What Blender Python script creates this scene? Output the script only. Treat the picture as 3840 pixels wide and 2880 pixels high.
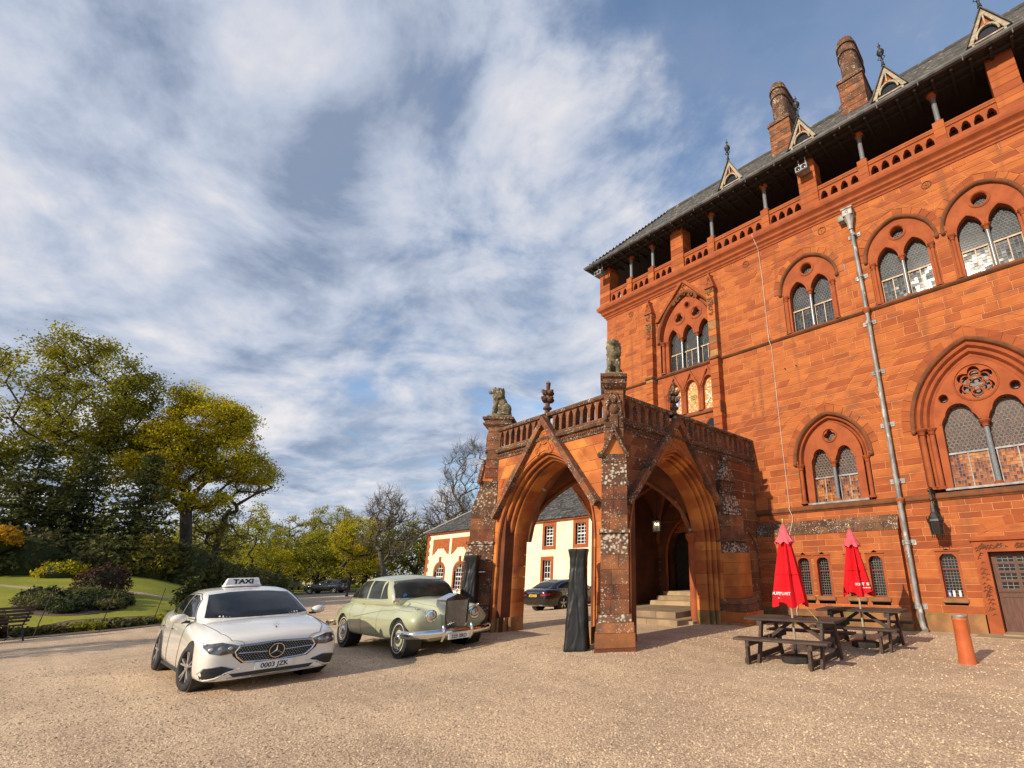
import bpy, bmesh, math, random
import numpy as np
from mathutils import Vector, Matrix, noise as mnoise
from mathutils.geometry import tessellate_polygon
from mathutils.bvhtree import BVHTree
for o in list(bpy.data.objects): bpy.data.objects.remove(o)
SC = bpy.context.scene
C = SC.collection
rnd = random.Random(11)
R = math.radians
PI = math.pi

# ------------------------------------------------------------ camera
EYE = 1.70
PITCH, ROLL, YAW = 0.302737, -0.024689, -0.69198
def camera():
    cam = bpy.data.cameras.new('camera'); o = bpy.data.objects.new('camera', cam); C.objects.link(o)
    f = Vector((math.sin(YAW)*math.cos(PITCH), math.cos(YAW)*math.cos(PITCH), math.sin(PITCH)))
    rt = Vector((math.cos(YAW), -math.sin(YAW), 0)); up = rt.cross(f)
    r2 = rt*math.cos(ROLL)+up*math.sin(ROLL); u2 = -rt*math.sin(ROLL)+up*math.cos(ROLL)
    o.matrix_world = Matrix(((r2.x,u2.x,-f.x,0),(r2.y,u2.y,-f.y,0),(r2.z,u2.z,-f.z,EYE),(0,0,0,1)))
    cam.sensor_width = 36; cam.sensor_fit = 'HORIZONTAL'; cam.lens = 36*1832.15/3840
    cam.shift_x = (1920-2430.77)/3840; cam.shift_y = (1548.03-1440)/3840
    cam.clip_start = 0.05; cam.clip_end = 3000
    SC.camera = o
camera()

# ------------------------------------------------------------ sky, sun, exposure
SUN_TRAVEL = Vector((0.06, 1.0, -0.47)).normalized()
def world():
    w = bpy.data.worlds.new('World'); SC.world = w; w.use_nodes = True
    nt = w.node_tree; n = nt.nodes; l = nt.links; n.clear()
    out = n.new('ShaderNodeOutputWorld'); bg = n.new('ShaderNodeBackground'); bg.inputs[1].default_value = 0.125
    sky = n.new('ShaderNodeTexSky'); sky.sky_type = 'NISHITA'; sky.sun_disc = False
    s = -SUN_TRAVEL
    sky.sun_elevation = math.asin(s.z); sky.sun_rotation = math.atan2(s.x, s.y)
    sky.air_density = 1.0; sky.dust_density = 0.6; sky.ozone_density = 1.6
    tc = n.new('ShaderNodeTexCoord')
    sep = n.new('ShaderNodeSeparateXYZ'); l.new(tc.outputs['Generated'], sep.inputs[0])
    def m(op, a, b=None, clamp=False):
        x = n.new('ShaderNodeMath'); x.operation = op; x.use_clamp = clamp
        for i, v in enumerate((a, b)):
            if v is None: continue
            if isinstance(v, (int, float)): x.inputs[i].default_value = v
            else: l.new(v, x.inputs[i])
        return x.outputs[0]
    zc = m('ADD', m('MAXIMUM', sep.outputs[2], 0.0), 0.16)
    px = m('DIVIDE', sep.outputs[0], zc); py = m('DIVIDE', sep.outputs[1], zc)
    comb = n.new('ShaderNodeCombineXYZ'); l.new(px, comb.inputs[0]); l.new(py, comb.inputs[1])
    def fbm(scale, detail, rough, off, rot, stretch, dist=0.0):
        mp = n.new('ShaderNodeMapping'); mp.inputs['Location'].default_value = off; mp.inputs['Rotation'].default_value = (0, 0, rot)
        mp.inputs['Scale'].default_value = stretch; l.new(comb.outputs[0], mp.inputs[0])
        t = n.new('ShaderNodeTexNoise'); t.inputs['Scale'].default_value = scale; t.inputs['Detail'].default_value = detail
        t.inputs['Roughness'].default_value = rough; t.inputs['Distortion'].default_value = dist; l.new(mp.outputs[0], t.inputs[0])
        return t.outputs[0]
    big = fbm(0.62, 3, 0.5, (3.1, 0.7, 0), 0.5, (1, 1.2, 1))
    mid = fbm(2.1, 9, 0.61, (0.4, 2.2, 0), 0.5, (1, 1.25, 1), 0.35)
    mid2 = fbm(2.1, 4, 0.5, (0.47, 2.02, 0), 0.5, (1, 1.25, 1), 0.35)
    fine = fbm(6.0, 8, 0.66, (5, 1, 0), 0.4, (1, 1.2, 1), 0.2)
    # more cover over the trees, the blue opens up over the house
    side = m('MULTIPLY', m('ADD', m('MULTIPLY', sep.outputs[0], -0.85), m('MULTIPLY', sep.outputs[1], -0.75)), 0.20)
    d = m('ADD', m('ADD', m('MULTIPLY', big, 0.60), m('MULTIPLY', mid, 0.72)), m('ADD', m('MULTIPLY', fine, 0.14), side))
    mask = n.new('ShaderNodeMapRange'); mask.interpolation_type = 'SMOOTHSTEP'; l.new(d, mask.inputs[0])
    mask.inputs[1].default_value = 0.61; mask.inputs[2].default_value = 0.80; mask.inputs[3].default_value = 0.16; mask.inputs[4].default_value = 0.97
    relief = m('MULTIPLY', m('SUBTRACT', mid, mid2), 1.0)
    sh = m('ADD', m('ADD', m('MULTIPLY', fbm(0.9, 5, 0.55, (9, 4, 0), 0.45, (1, 1.3, 1), 0.2), 0.75), m('MULTIPLY', mid, 0.45)), m('ADD', relief, m('MULTIPLY', fine, 0.22)))
    shr = n.new('ShaderNodeValToRGB'); l.new(sh, shr.inputs[0])
    e = shr.color_ramp.elements; e[0].position = 0.45; e[0].color = (1.9, 2.4, 3.4, 1); e[1].position = 1.0; e[1].color = (6.4, 6.2, 6.3, 1)
    k = shr.color_ramp.elements.new(0.70); k.color = (3.9, 4.35, 5.3, 1)
    mix = n.new('ShaderNodeMix'); mix.data_type = 'RGBA'; l.new(mask.outputs[0], mix.inputs[0])
    tint = n.new('ShaderNodeMix'); tint.data_type = 'RGBA'; tint.blend_type = 'MULTIPLY'; tint.inputs[0].default_value = 1.0
    l.new(sky.outputs[0], tint.inputs[6]); tint.inputs[7].default_value = (1.5, 1.58, 1.62, 1)
    l.new(tint.outputs[2], mix.inputs[6]); l.new(shr.outputs[0], mix.inputs[7])
    l.new(mix.outputs[2], bg.inputs[0]); l.new(bg.outputs[0], out.inputs[0])
world()
def sun():
    d = bpy.data.lights.new('sun', 'SUN'); d.energy = 5.0; d.angle = R(0.53); d.color = (1.0, 0.87, 0.68)
    o = bpy.data.objects.new('sun', d); C.objects.link(o)
    o.rotation_euler = SUN_TRAVEL.to_track_quat('-Z', 'Y').to_euler(); o.location = (-20, -60, 40)
sun()
vs = SC.view_settings
vs.view_transform = 'Standard'; vs.look = 'None'; vs.gamma = 1.0; vs.use_curve_mapping = False; vs.exposure = 0.10

# ------------------------------------------------------------ materials
MATS = {}
def pm(name, c1, c2=None, scale=6.0, rough=0.8, metal=0.0, bump=0.0, bscale=40.0, coat=0.0, spec=0.5, tone=0.0, detail=4.0, emit=None, alpha=None, stretch=(1,1,1), transl=0.0, c3=None, t3=(0.55,0.62), s3=3.0, voro=False, streak=None):
    """procedural: noise mix of c1/c2, optional patches c3, per-face 'tone' attribute, bump."""
    m = bpy.data.materials.new(name); m.use_nodes = True; nt = m.node_tree; n = nt.nodes; l = nt.links
    b = n['Principled BSDF']; tc = n.new('ShaderNodeTexCoord'); mp = n.new('ShaderNodeMapping'); mp.inputs['Scale'].default_value = stretch
    l.new(tc.outputs['Object'], mp.inputs[0])
    c2 = c2 or tuple(x*0.8 for x in c1)
    def noise(s, d=detail):
        t = n.new('ShaderNodeTexNoise'); t.inputs['Scale'].default_value = s; t.inputs['Detail'].default_value = d; l.new(mp.outputs[0], t.inputs[0]); return t.outputs[0]
    def mixc(f, a, bcol):
        x = n.new('ShaderNodeMix'); x.data_type = 'RGBA'
        if isinstance(f, float): x.inputs[0].default_value = f
        else: l.new(f, x.inputs[0])
        for i, v in ((6, a), (7, bcol)):
            if isinstance(v, tuple): x.inputs[i].default_value = (*v[:3], 1)
            else: l.new(v, x.inputs[i])
        return x
    def ramp(f, a, b_):
        x = n.new('ShaderNodeMapRange'); x.interpolation_type = 'SMOOTHSTEP'; x.inputs[1].default_value = a; x.inputs[2].default_value = b_; l.new(f, x.inputs[0]); return x.outputs[0]
    col = mixc(ramp(noise(scale), 0.36, 0.64), c1, c2).outputs[2]
    if tone:
        at = n.new('ShaderNodeAttribute'); at.attribute_name = 'tone'
        hv = n.new('ShaderNodeHueSaturation'); l.new(col, hv.inputs['Color'])
        v = n.new('ShaderNodeMath'); v.operation = 'MULTIPLY_ADD'; v.inputs[1].default_value = tone; v.inputs[2].default_value = 1-tone*0.5; l.new(at.outputs['Fac'], v.inputs[0]); l.new(v.outputs[0], hv.inputs['Value'])
        hu = n.new('ShaderNodeMath'); hu.operation = 'MULTIPLY_ADD'; hu.inputs[1].default_value = 0.025*min(1, tone); hu.inputs[2].default_value = 0.5-0.0125*min(1, tone); l.new(at.outputs['Fac'], hu.inputs[0]); l.new(hu.outputs[0], hv.inputs['Hue'])
        col = hv.outputs[0]
    if streak:                                    # rain run-off stains, drawn out downwards
        mp2 = n.new('ShaderNodeMapping'); mp2.inputs['Scale'].default_value = (3.4, 3.4, 0.22); l.new(tc.outputs['Object'], mp2.inputs[0])
        t2 = n.new('ShaderNodeTexNoise'); t2.inputs['Scale'].default_value = 1.0; t2.inputs['Detail'].default_value = 5; l.new(mp2.outputs[0], t2.inputs[0])
        sf = n.new('ShaderNodeMath'); sf.operation = 'MULTIPLY'; sf.inputs[1].default_value = 0.75; l.new(ramp(t2.outputs[0], 0.54, 0.74), sf.inputs[0]); col = mixc(sf.outputs[0], col, streak).outputs[2]
    if c3:
        if voro:
            vo = n.new('ShaderNodeTexVoronoi'); vo.inputs['Scale'].default_value = s3; l.new(mp.outputs[0], vo.inputs[0])
            ad = n.new('ShaderNodeMath'); ad.operation = 'MULTIPLY_ADD'; ad.inputs[1].default_value = -0.55; ad.inputs[2].default_value = 0.5; l.new(vo.outputs['Distance'], ad.inputs[0])
            a2 = n.new('ShaderNodeMath'); a2.operation = 'ADD'; l.new(ad.outputs[0], a2.inputs[0]); n2 = noise(s3*0.35, 3)
            a3 = n.new('ShaderNodeMath'); a3.operation = 'MULTIPLY'; a3.inputs[1].default_value = 0.45; l.new(n2, a3.inputs[0]); l.new(a3.outputs[0], a2.inputs[1])
            n3 = noise(s3*2.2, 4); a4 = n.new('ShaderNodeMath'); a4.operation = 'MULTIPLY_ADD'; a4.inputs[1].default_value = 0.30; l.new(n3, a4.inputs[0]); l.new(a2.outputs[0], a4.inputs[2])
            n4 = noise(s3*.12, 2); a5 = n.new('ShaderNodeMath'); a5.operation = 'MULTIPLY_ADD'; a5.inputs[1].default_value = 0.35; l.new(n4, a5.inputs[0]); l.new(a4.outputs[0], a5.inputs[2])
            fac = ramp(a5.outputs[0], t3[0]+.325, t3[1]+.335)
        else: fac = ramp(noise(s3, 6), *t3)
        col = mixc(fac, col, c3).outputs[2]
    l.new(col, b.inputs['Base Color'])
    b.inputs['Roughness'].default_value = rough; b.inputs['Metallic'].default_value = metal
    b.inputs['Coat Weight'].default_value = coat; b.inputs['Coat Roughness'].default_value = 0.04
    b.inputs['Specular IOR Level'].default_value = spec
    if bump:
        bp = n.new('ShaderNodeBump'); bp.inputs['Strength'].default_value = min(1, bump); bp.inputs['Distance'].default_value = 0.02
        l.new(noise(bscale, 5), bp.inputs['Height']); l.new(bp.outputs[0], b.inputs['Normal'])
    if emit: b.inputs['Emission Color'].default_value = (*emit[:3], 1); b.inputs['Emission Strength'].default_value = emit[3]
    if alpha is not None: b.inputs['Alpha'].default_value = alpha
    if transl:
        tr = n.new('ShaderNodeBsdfTranslucent'); ms = n.new('ShaderNodeMixShader'); ms.inputs[0].default_value = transl
        l.new(col, tr.inputs[0]); l.new(b.outputs[0], ms.inputs[1]); l.new(tr.outputs[0], ms.inputs[2]); l.new(ms.outputs[0], n['Material Output'].inputs[0])
    MATS[name] = m
    return m

# ------------------------------------------------------------ mesh builder
class MB:
    def __init__(s, T=None): s.v = []; s.f = []; s.m = []; s.t = []; s.T = T; s.tone = 0.5; s.mi = 0
    def add(s, vs, fs):
        b = len(s.v)
        s.v += [s.T(*p) for p in vs] if s.T else [tuple(p) for p in vs]
        for f in fs: s.f.append(tuple(b+i for i in f)); s.m.append(s.mi); s.t.append(s.tone)
        return s
    def box(s, x0, x1, y0, y1, z0, z1):
        return s.add([(x0,y0,z0),(x1,y0,z0),(x1,y1,z0),(x0,y1,z0),(x0,y0,z1),(x1,y0,z1),(x1,y1,z1),(x0,y1,z1)],
                     [(0,3,2,1),(4,5,6,7),(0,1,5,4),(1,2,6,5),(2,3,7,6),(3,0,4,7)])
    def bbox(s, x0, x1, y0, y1, z0, z1, b=0.006):
        """bevelled box (chamfered cuboid)"""
        b = min(b, (x1-x0)*.45, (y1-y0)*.45, (z1-z0)*.45)
        vs = []; idx = {}
        for i, X in enumerate((x0, x1)):
            for j, Y in enumerate((y0, y1)):
                for k, Z in enumerate((z0, z1)):
                    sx, sy, sz = (b if i == 0 else -b), (b if j == 0 else -b), (b if k == 0 else -b)
                    for a, p in enumerate(((X, Y+sy, Z+sz), (X+sx, Y, Z+sz), (X+sx, Y+sy, Z))): idx[i,j,k,a] = len(vs); vs.append(p)
        f = []
        for i in (0, 1): f.append([idx[i,j,k,0] for j, k in ((0,0),(1,0),(1,1),(0,1))]); f.append([idx[j,i,k,1] for j, k in ((0,0),(1,0),(1,1),(0,1))]); f.append([idx[j,k,i,2] for j, k in ((0,0),(1,0),(1,1),(0,1))])
        for i in (0, 1):
            for j in (0, 1):
                f.append([idx[i,j,0,0], idx[i,j,1,0], idx[i,j,1,1], idx[i,j,0,1]]); f.append([idx[i,0,j,0], idx[i,1,j,0], idx[i,1,j,2], idx[i,0,j,2]]); f.append([idx[0,i,j,1], idx[1,i,j,1], idx[1,i,j,2], idx[0,i,j,2]])
        for i in (0, 1):
            for j in (0, 1):
                for k in (0, 1): f.append([idx[i,j,k,0], idx[i,j,k,1], idx[i,j,k,2]])
        return s.add(vs, f)
    def prism(s, poly, d0, d1, ax=2):
        """polygon (a,b) extruded along the third axis; ax=2: (a,b,d); 1: (a,d,b); 0: (d,a,b)"""
        def P(a, b, d): return (a, b, d) if ax == 2 else (a, d, b) if ax == 1 else (d, a, b)
        n = len(poly); vs = [P(a, b, d0) for a, b in poly]+[P(a, b, d1) for a, b in poly]
        fs = [(i, (i+1) % n, n+(i+1) % n, n+i) for i in range(n)]
        tr = tessellate_polygon([[Vector((a, b, 0)) for a, b in poly]])
        fs += [tuple(t) for t in tr]+[tuple(n+i for i in t) for t in tr]
        return s.add(vs, fs)
    def plate(s, loops, d0, d1, back=True):
        """outer loop with holes in (u,v), extruded d0..d1 in w"""
        flat = [p for lp in loops for p in lp]; n = len(flat)
        tr = tessellate_polygon([[Vector((a, b, 0)) for a, b in lp] for lp in loops])
        vs = [(a, b, d1) for a, b in flat]+[(a, b, d0) for a, b in flat]
        fs = [tuple(t) for t in tr]
        if back: fs += [tuple(n+i for i in t) for t in tr]
        k = 0
        for lp in loops:
            m = len(lp)
            for i in range(m): j = (i+1) % m; fs.append((k+i, k+j, n+k+j, n+k+i))
            k += m
        return s.add(vs, fs)
    def grid(s, rows, closed=False, caps=False):
        """rows: list of equal length point lists"""
        n = len(rows[0]); vs = [p for r in rows for p in r]; fs = []
        for i in range(len(rows)-1):
            for j in range(n if closed else n-1):
                k = (j+1) % n; fs.append((i*n+j, i*n+k, (i+1)*n+k, (i+1)*n+j))
        if caps and closed: fs.append(tuple(range(n))); fs.append(tuple((len(rows)-1)*n+j for j in range(n)))
        return s.add(vs, fs)
    def lathe(s, prof, c=(0,0,0), n=12, ax=2, ph=0.0, caps=True):
        rows = []
        for r, z in prof:
            row = []
            for k in range(n):
                a = 2*PI*k/n+ph; ca, sa = r*math.cos(a), r*math.sin(a)
                row.append((c[0]+ca, c[1]+sa, c[2]+z) if ax == 2 else (c[0]+ca, c[1]+z, c[2]+sa) if ax == 1 else (c[0]+z, c[1]+ca, c[2]+sa))
            rows.append(row)
        return s.grid(rows, closed=True, caps=caps)
    def tube(s, pts, r, n=6, caps=True):
        pts = [Vector(p) for p in pts]; rows = []; u = None
        for i, p in enumerate(pts):
            d = (pts[min(i+1, len(pts)-1)]-pts[max(i-1, 0)]).normalized()
            if u is None:
                u = d.cross(Vector((0, 0, 1)));
                if u.length < 1e-3: u = d.cross(Vector((1, 0, 0)))
            u = (u-d*u.dot(d)).normalized(); w = d.cross(u)
            rr = r[i] if isinstance(r, (list, tuple)) else r
            rows.append([tuple(p+u*(rr*math.cos(2*PI*k/n))+w*(rr*math.sin(2*PI*k/n))) for k in range(n)])
        return s.grid(rows, closed=True, caps=caps)
    def ball(s, c, r, n=8, m=5):
        r = (r, r, r) if isinstance(r, (int, float)) else r
        rows = []
        for i in range(m+1):
            a = -PI/2+PI*i/m; rows.append([(c[0]+r[0]*math.cos(a)*math.cos(2*PI*k/n), c[1]+r[1]*math.cos(a)*math.sin(2*PI*k/n), c[2]+r[2]*math.sin(a)) for k in range(n)])
        return s.grid(rows, closed=True)
    def bar(s, a, b, w, h, up=(0,0,1)):
        """rectangular bar from a to b"""
        a, b = Vector(a), Vector(b); d = (b-a).normalized(); u = Vector(up)
        if abs(d.dot(u)) > .99: u = Vector((0, 1, 0))
        x = d.cross(u).normalized(); y = x.cross(d)
        vs = []
        for p in (a, b):
            for sx, sy in ((-1,-1),(1,-1),(1,1),(-1,1)): vs.append(tuple(p+x*(sx*w/2)+y*(sy*h/2)))
        return s.add(vs, [(0,1,2,3),(7,6,5,4),(0,4,5,1),(1,5,6,2),(2,6,7,3),(3,7,4,0)])
    def mesh(s, name, recalc=True):
        me = bpy.data.meshes.new(name); me.from_pydata(s.v, [], s.f)
        if recalc:
            bm = bmesh.new(); bm.from_mesh(me); bmesh.ops.recalc_face_normals(bm, faces=bm.faces); bm.to_mesh(me); bm.free()
        if any(s.m): me.polygons.foreach_set('material_index', s.m)
        at = me.attributes.new('tone', 'FLOAT', 'FACE'); at.data.foreach_set('value', s.t)
        me.update(); return me
def link(name, me, mats, parent=None, smooth=None, kind=None):
    o = bpy.data.objects.new(name, me); C.objects.link(o)
    for m in (mats if isinstance(mats, (list, tuple)) else [mats]):
        if m is not None: me.materials.append(MATS[m] if isinstance(m, str) else m)
    if smooth is not None:
        me.polygons.foreach_set('use_smooth', [True]*len(me.polygons))
        if smooth < 180: me.set_sharp_from_angle(angle=R(smooth))
    if parent is not None:
        o.parent = parent; o.matrix_parent_inverse = pw(parent).inverted()
    if kind: o['kind'] = kind
    return o
def pw(o): return (pw(o.parent) @ o.matrix_parent_inverse @ o.matrix_basis) if o.parent else o.matrix_basis.copy()
def ob(name, mb, mats, parent=None, smooth=None, kind=None, recalc=True): return link(name, mb.mesh(name, recalc), mats, parent, smooth, kind)
def empty(name, loc, label=None, cat=None, group=None, rz=0.0, parent=None):
    o = bpy.data.objects.new(name, None); C.objects.link(o); o.location = loc; o.rotation_euler = (0, 0, rz); o.empty_display_size = 0.2
    if parent is not None: o.parent = parent; o.matrix_parent_inverse = pw(parent).inverted()
    if label: tag(o, label, cat, group)
    return o
def tag(o, label, cat=None, group=None, kind=None):
    o['label'] = label
    if cat: o['category'] = cat
    if group: o['group'] = group
    if kind: o['kind'] = kind
    return o
def loc_ob(name, mb, mats, parent, smooth=None, kind=None, recalc=True):
    """mesh given in the parent's own coordinates"""
    o = link(name, mb.mesh(name, recalc), mats, None, smooth, kind); o.parent = parent; return o
def copy_tree(o, parent=None):
    c = o.copy(); C.objects.link(c)
    if parent is not None: c.parent = parent
    for ch in [x for x in C.objects if x.parent == o]: copy_tree(ch, c)
    return c
def text_geo(txt, size, ext=0.0, align='CENTER', space=1.0, bold=0.0):
    cu = bpy.data.curves.new('t', 'FONT'); cu.body = txt; cu.size = size; cu.extrude = ext; cu.align_x = align; cu.space_character = space; cu.offset = bold; cu.resolution_u = 3
    o = bpy.data.objects.new('t', cu); C.objects.link(o); dg = bpy.context.evaluated_depsgraph_get()
    me = bpy.data.meshes.new_from_object(o.evaluated_get(dg)); v = [tuple(x.co) for x in me.vertices]; f = [tuple(p.vertices) for p in me.polygons]
    bpy.data.objects.remove(o); bpy.data.curves.remove(cu); bpy.data.meshes.remove(me)
    return v, f
def smooth01(a, b, x):
    t = max(0.0, min(1.0, (x-a)/(b-a))); return t*t*(3-2*t)
# ------------------------------------------------------------ material library
pm('sandstone', (0.378,0.108,0.034), (0.318,0.087,0.029), 2.2, 0.9, bump=0.35, bscale=26, tone=0.44, spec=0.22, streak=(0.22,0.074,0.034), stretch=(1,1,2.2), c3=(0.21,0.075,0.036), t3=(0.54,0.80), s3=1.1)
pm('mortar', (0.56,0.25,0.12), (0.46,0.19,0.09), 5, 0.95, spec=0.2)
pm('shaded_vault_stone', (0.17,0.060,0.030), (0.11,0.042,0.024), 2, 0.95, bump=0.3, tone=0.4, spec=0.15)  # shade inside the porch put into the colour: darker than the outer stone
pm('carved_stone', (0.345,0.090,0.031), (0.275,0.070,0.026), 3, 0.88, bump=0.2, bscale=30, tone=0.4, spec=0.25)
pm('dark_stone', (0.13,0.058,0.030), (0.21,0.075,0.032), 3.5, 0.92, bump=0.35, bscale=26, tone=0.5, spec=0.2)
pm('weathered_stone', (0.24,0.088,0.040), (0.12,0.058,0.036), 3.0, 0.93, bump=0.4, bscale=24, tone=0.5, spec=0.2, c3=(0.43,0.37,0.28), t3=(0.57,0.70), s3=24.0, voro=True)
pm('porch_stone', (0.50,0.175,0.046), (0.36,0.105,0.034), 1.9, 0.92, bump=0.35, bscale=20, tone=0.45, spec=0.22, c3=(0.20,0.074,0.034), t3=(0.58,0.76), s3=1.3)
pm('lichen_stone', (0.16,0.075,0.045), (0.10,0.055,0.036), 5, 0.95, bump=0.5, bscale=30, tone=0.4, spec=0.15, c3=(0.48,0.43,0.34), t3=(0.42,0.62), s3=15.0, voro=True)
pm('spotted_stone', (0.155,0.074,0.043), (0.082,0.048,0.033), 4, 0.95, bump=0.5, bscale=28, tone=0.5, spec=0.15, c3=(0.45,0.40,0.31), t3=(0.53,0.67), s3=24.0, voro=True)
pm('base_stone', (0.30,0.15,0.065), (0.21,0.10,0.05), 2.5, 0.95, bump=0.4, bscale=20, tone=0.6, spec=0.2, c3=(0.17,0.13,0.045), t3=(0.52,0.68), s3=3)
pm('statue_stone', (0.20,0.165,0.10), (0.085,0.066,0.042), 6, 0.95, bump=0.7, bscale=26, spec=0.15, c3=(0.40,0.37,0.27), t3=(0.56,0.66), s3=12)
pm('granite', (0.22,0.23,0.24), (0.12,0.125,0.135), 60, 0.22, spec=0.6, detail=2)
pm('timber_dark', (0.030,0.022,0.018), (0.016,0.012,0.011), 8, 0.8, bump=0.2, bscale=30, tone=0.5, stretch=(1,6,1))
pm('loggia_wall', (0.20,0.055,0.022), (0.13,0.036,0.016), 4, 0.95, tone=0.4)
pm('slate', (0.046,0.044,0.043), (0.075,0.070,0.064), 5, 0.75, bump=0.3, bscale=30, tone=0.9, c3=(0.24,0.225,0.185), t3=(0.60,0.68), s3=5)
pm('gutter_paint', (0.045,0.046,0.05), (0.10,0.10,0.10), 4, 0.6)
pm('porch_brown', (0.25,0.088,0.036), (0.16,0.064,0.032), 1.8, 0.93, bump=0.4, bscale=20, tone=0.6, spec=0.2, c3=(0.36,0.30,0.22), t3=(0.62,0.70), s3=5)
pm('lead', (0.17,0.175,0.18), (0.30,0.30,0.30), 5, 0.55, 0.3, bump=0.15, tone=0.3)
pm('pipe_paint', (0.30,0.29,0.275), (0.15,0.145,0.14), 4, 0.55, 0.1, bump=0.2, bscale=14, stretch=(1,1,0.5), c3=(0.50,0.47,0.42), t3=(0.58,0.66), s3=6)
pm('iron', (0.030,0.029,0.028), (0.055,0.05,0.046), 12, 0.5, 0.5, bump=0.2)
pm('cream_wood', (0.42,0.36,0.26), (0.25,0.20,0.14), 8, 0.8, bump=0.2, stretch=(1,1,4))
pm('window_wood', (0.58,0.42,0.28), (0.42,0.28,0.17), 10, 0.6)
pm('leading', (0.055,0.055,0.058), (0.09,0.09,0.09), 10, 0.5, 0.4)
pm('leading_light', (0.22,0.195,0.17), (0.15,0.135,0.12), 10, 0.6, 0.2)
pm('leaded_glass', (0.022,0.026,0.030), (0.05,0.055,0.058), 3, 0.07, spec=0.9, tone=1.2)
pm('dark_glass', (0.006,0.007,0.009), (0.012,0.012,0.014), 3, 0.05, spec=0.8, tone=1.0)
pm('amber_reflection_glass', (0.34,0.105,0.022), (0.20,0.05,0.016), 2.2, 0.12, spec=0.7, tone=1.4, c3=(0.55,0.24,0.07), t3=(0.55,0.7), s3=3)  # orange reflection in the lower panes is put into the glass colour
pm('brown_glass', (0.085,0.040,0.028), (0.05,0.028,0.024), 4, 0.15, spec=0.6, tone=1.2)
pm('mosaic', (0.52,0.12,0.04), (0.60,0.36,0.07), 14, 0.25, spec=0.6, c3=(0.70,0.66,0.52), t3=(0.53,0.58), s3=16, detail=3)
pm('mosaic_blue', (0.06,0.16,0.50), (0.55,0.55,0.52), 9, 0.3)
pm('mosaic_white', (0.72,0.68,0.56), (0.55,0.48,0.34), 20, 0.3)
pm('white_cable', (0.60,0.52,0.44), None, 4, 0.5)
pm('gravel', (0.42,0.31,0.21), (0.32,0.23,0.155), 0.35, 0.95, spec=0.2)
pm('pebble', (0.58,0.435,0.30), (0.44,0.315,0.21), 1.5, 0.85, tone=1.0, spec=0.3)
for _n in MATS['pebble'].node_tree.nodes:
    if _n.type == 'ATTRIBUTE': _n.attribute_type = 'INSTANCER'
pm('asphalt', (0.055,0.055,0.058), (0.075,0.073,0.07), 2, 0.9, bump=0.2)
pm('grass', (0.22,0.225,0.026), (0.29,0.27,0.034), 0.5, 0.9, bump=0.5, bscale=30, spec=0.15, c3=(0.15,0.17,0.022), t3=(0.5,0.7), s3=9)
pm('soil', (0.095,0.060,0.038), (0.14,0.095,0.06), 2, 0.97, bump=0.8, bscale=12)
pm('render_white', (0.78,0.72,0.54), (0.74,0.66,0.45), 0.8, 0.92, bump=0.4, bscale=10, spec=0.2, c3=(0.55,0.46,0.25), t3=(0.60,0.72), s3=2.2)
pm('wood_dark', (0.080,0.048,0.035), (0.045,0.028,0.022), 5, 0.75, bump=0.35, bscale=40, stretch=(1,8,8), tone=0.5)
pm('red_fabric', (0.72,0.012,0.020), (0.62,0.008,0.014), 3, 0.85, bump=0.2, bscale=60, spec=0.2, transl=0.12)
pm('faded_fabric', (0.75,0.13,0.16), (0.68,0.08,0.10), 4, 0.9, bump=0.2, bscale=60, spec=0.2, transl=0.12)
pm('pole_wood', (0.40,0.34,0.26), (0.28,0.23,0.17), 10, 0.7, stretch=(1,1,0.3))
pm('brass', (0.55,0.38,0.12), (0.45,0.30,0.09), 10, 0.4, 0.6)
pm('terracotta', (0.50,0.115,0.032), (0.42,0.09,0.026), 4, 0.55, bump=0.1, spec=0.4)
pm('black_cover', (0.010,0.010,0.012), (0.015,0.015,0.017), 3, 0.40, bump=0.06, bscale=30, spec=0.4)
pm('print_white', (0.78,0.76,0.74), None, 5, 0.7)
pm('door_wood', (0.125,0.046,0.026), (0.08,0.032,0.020), 5, 0.6, bump=0.15, stretch=(6,6,1))
pm('step_stone', (0.38,0.27,0.155), (0.28,0.195,0.115), 2.5, 0.9, bump=0.3, tone=0.5)
pm('red_frame', (0.17,0.012,0.018), (0.12,0.01,0.014), 6, 0.5)
pm('lamp_glow', (0.9,0.6,0.3), None, 3, 0.5, emit=(1.0,0.62,0.28,9.0))
pm('clear_glass', (0.85,0.9,0.9), None, 3, 0.02, alpha=0.18)

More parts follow.
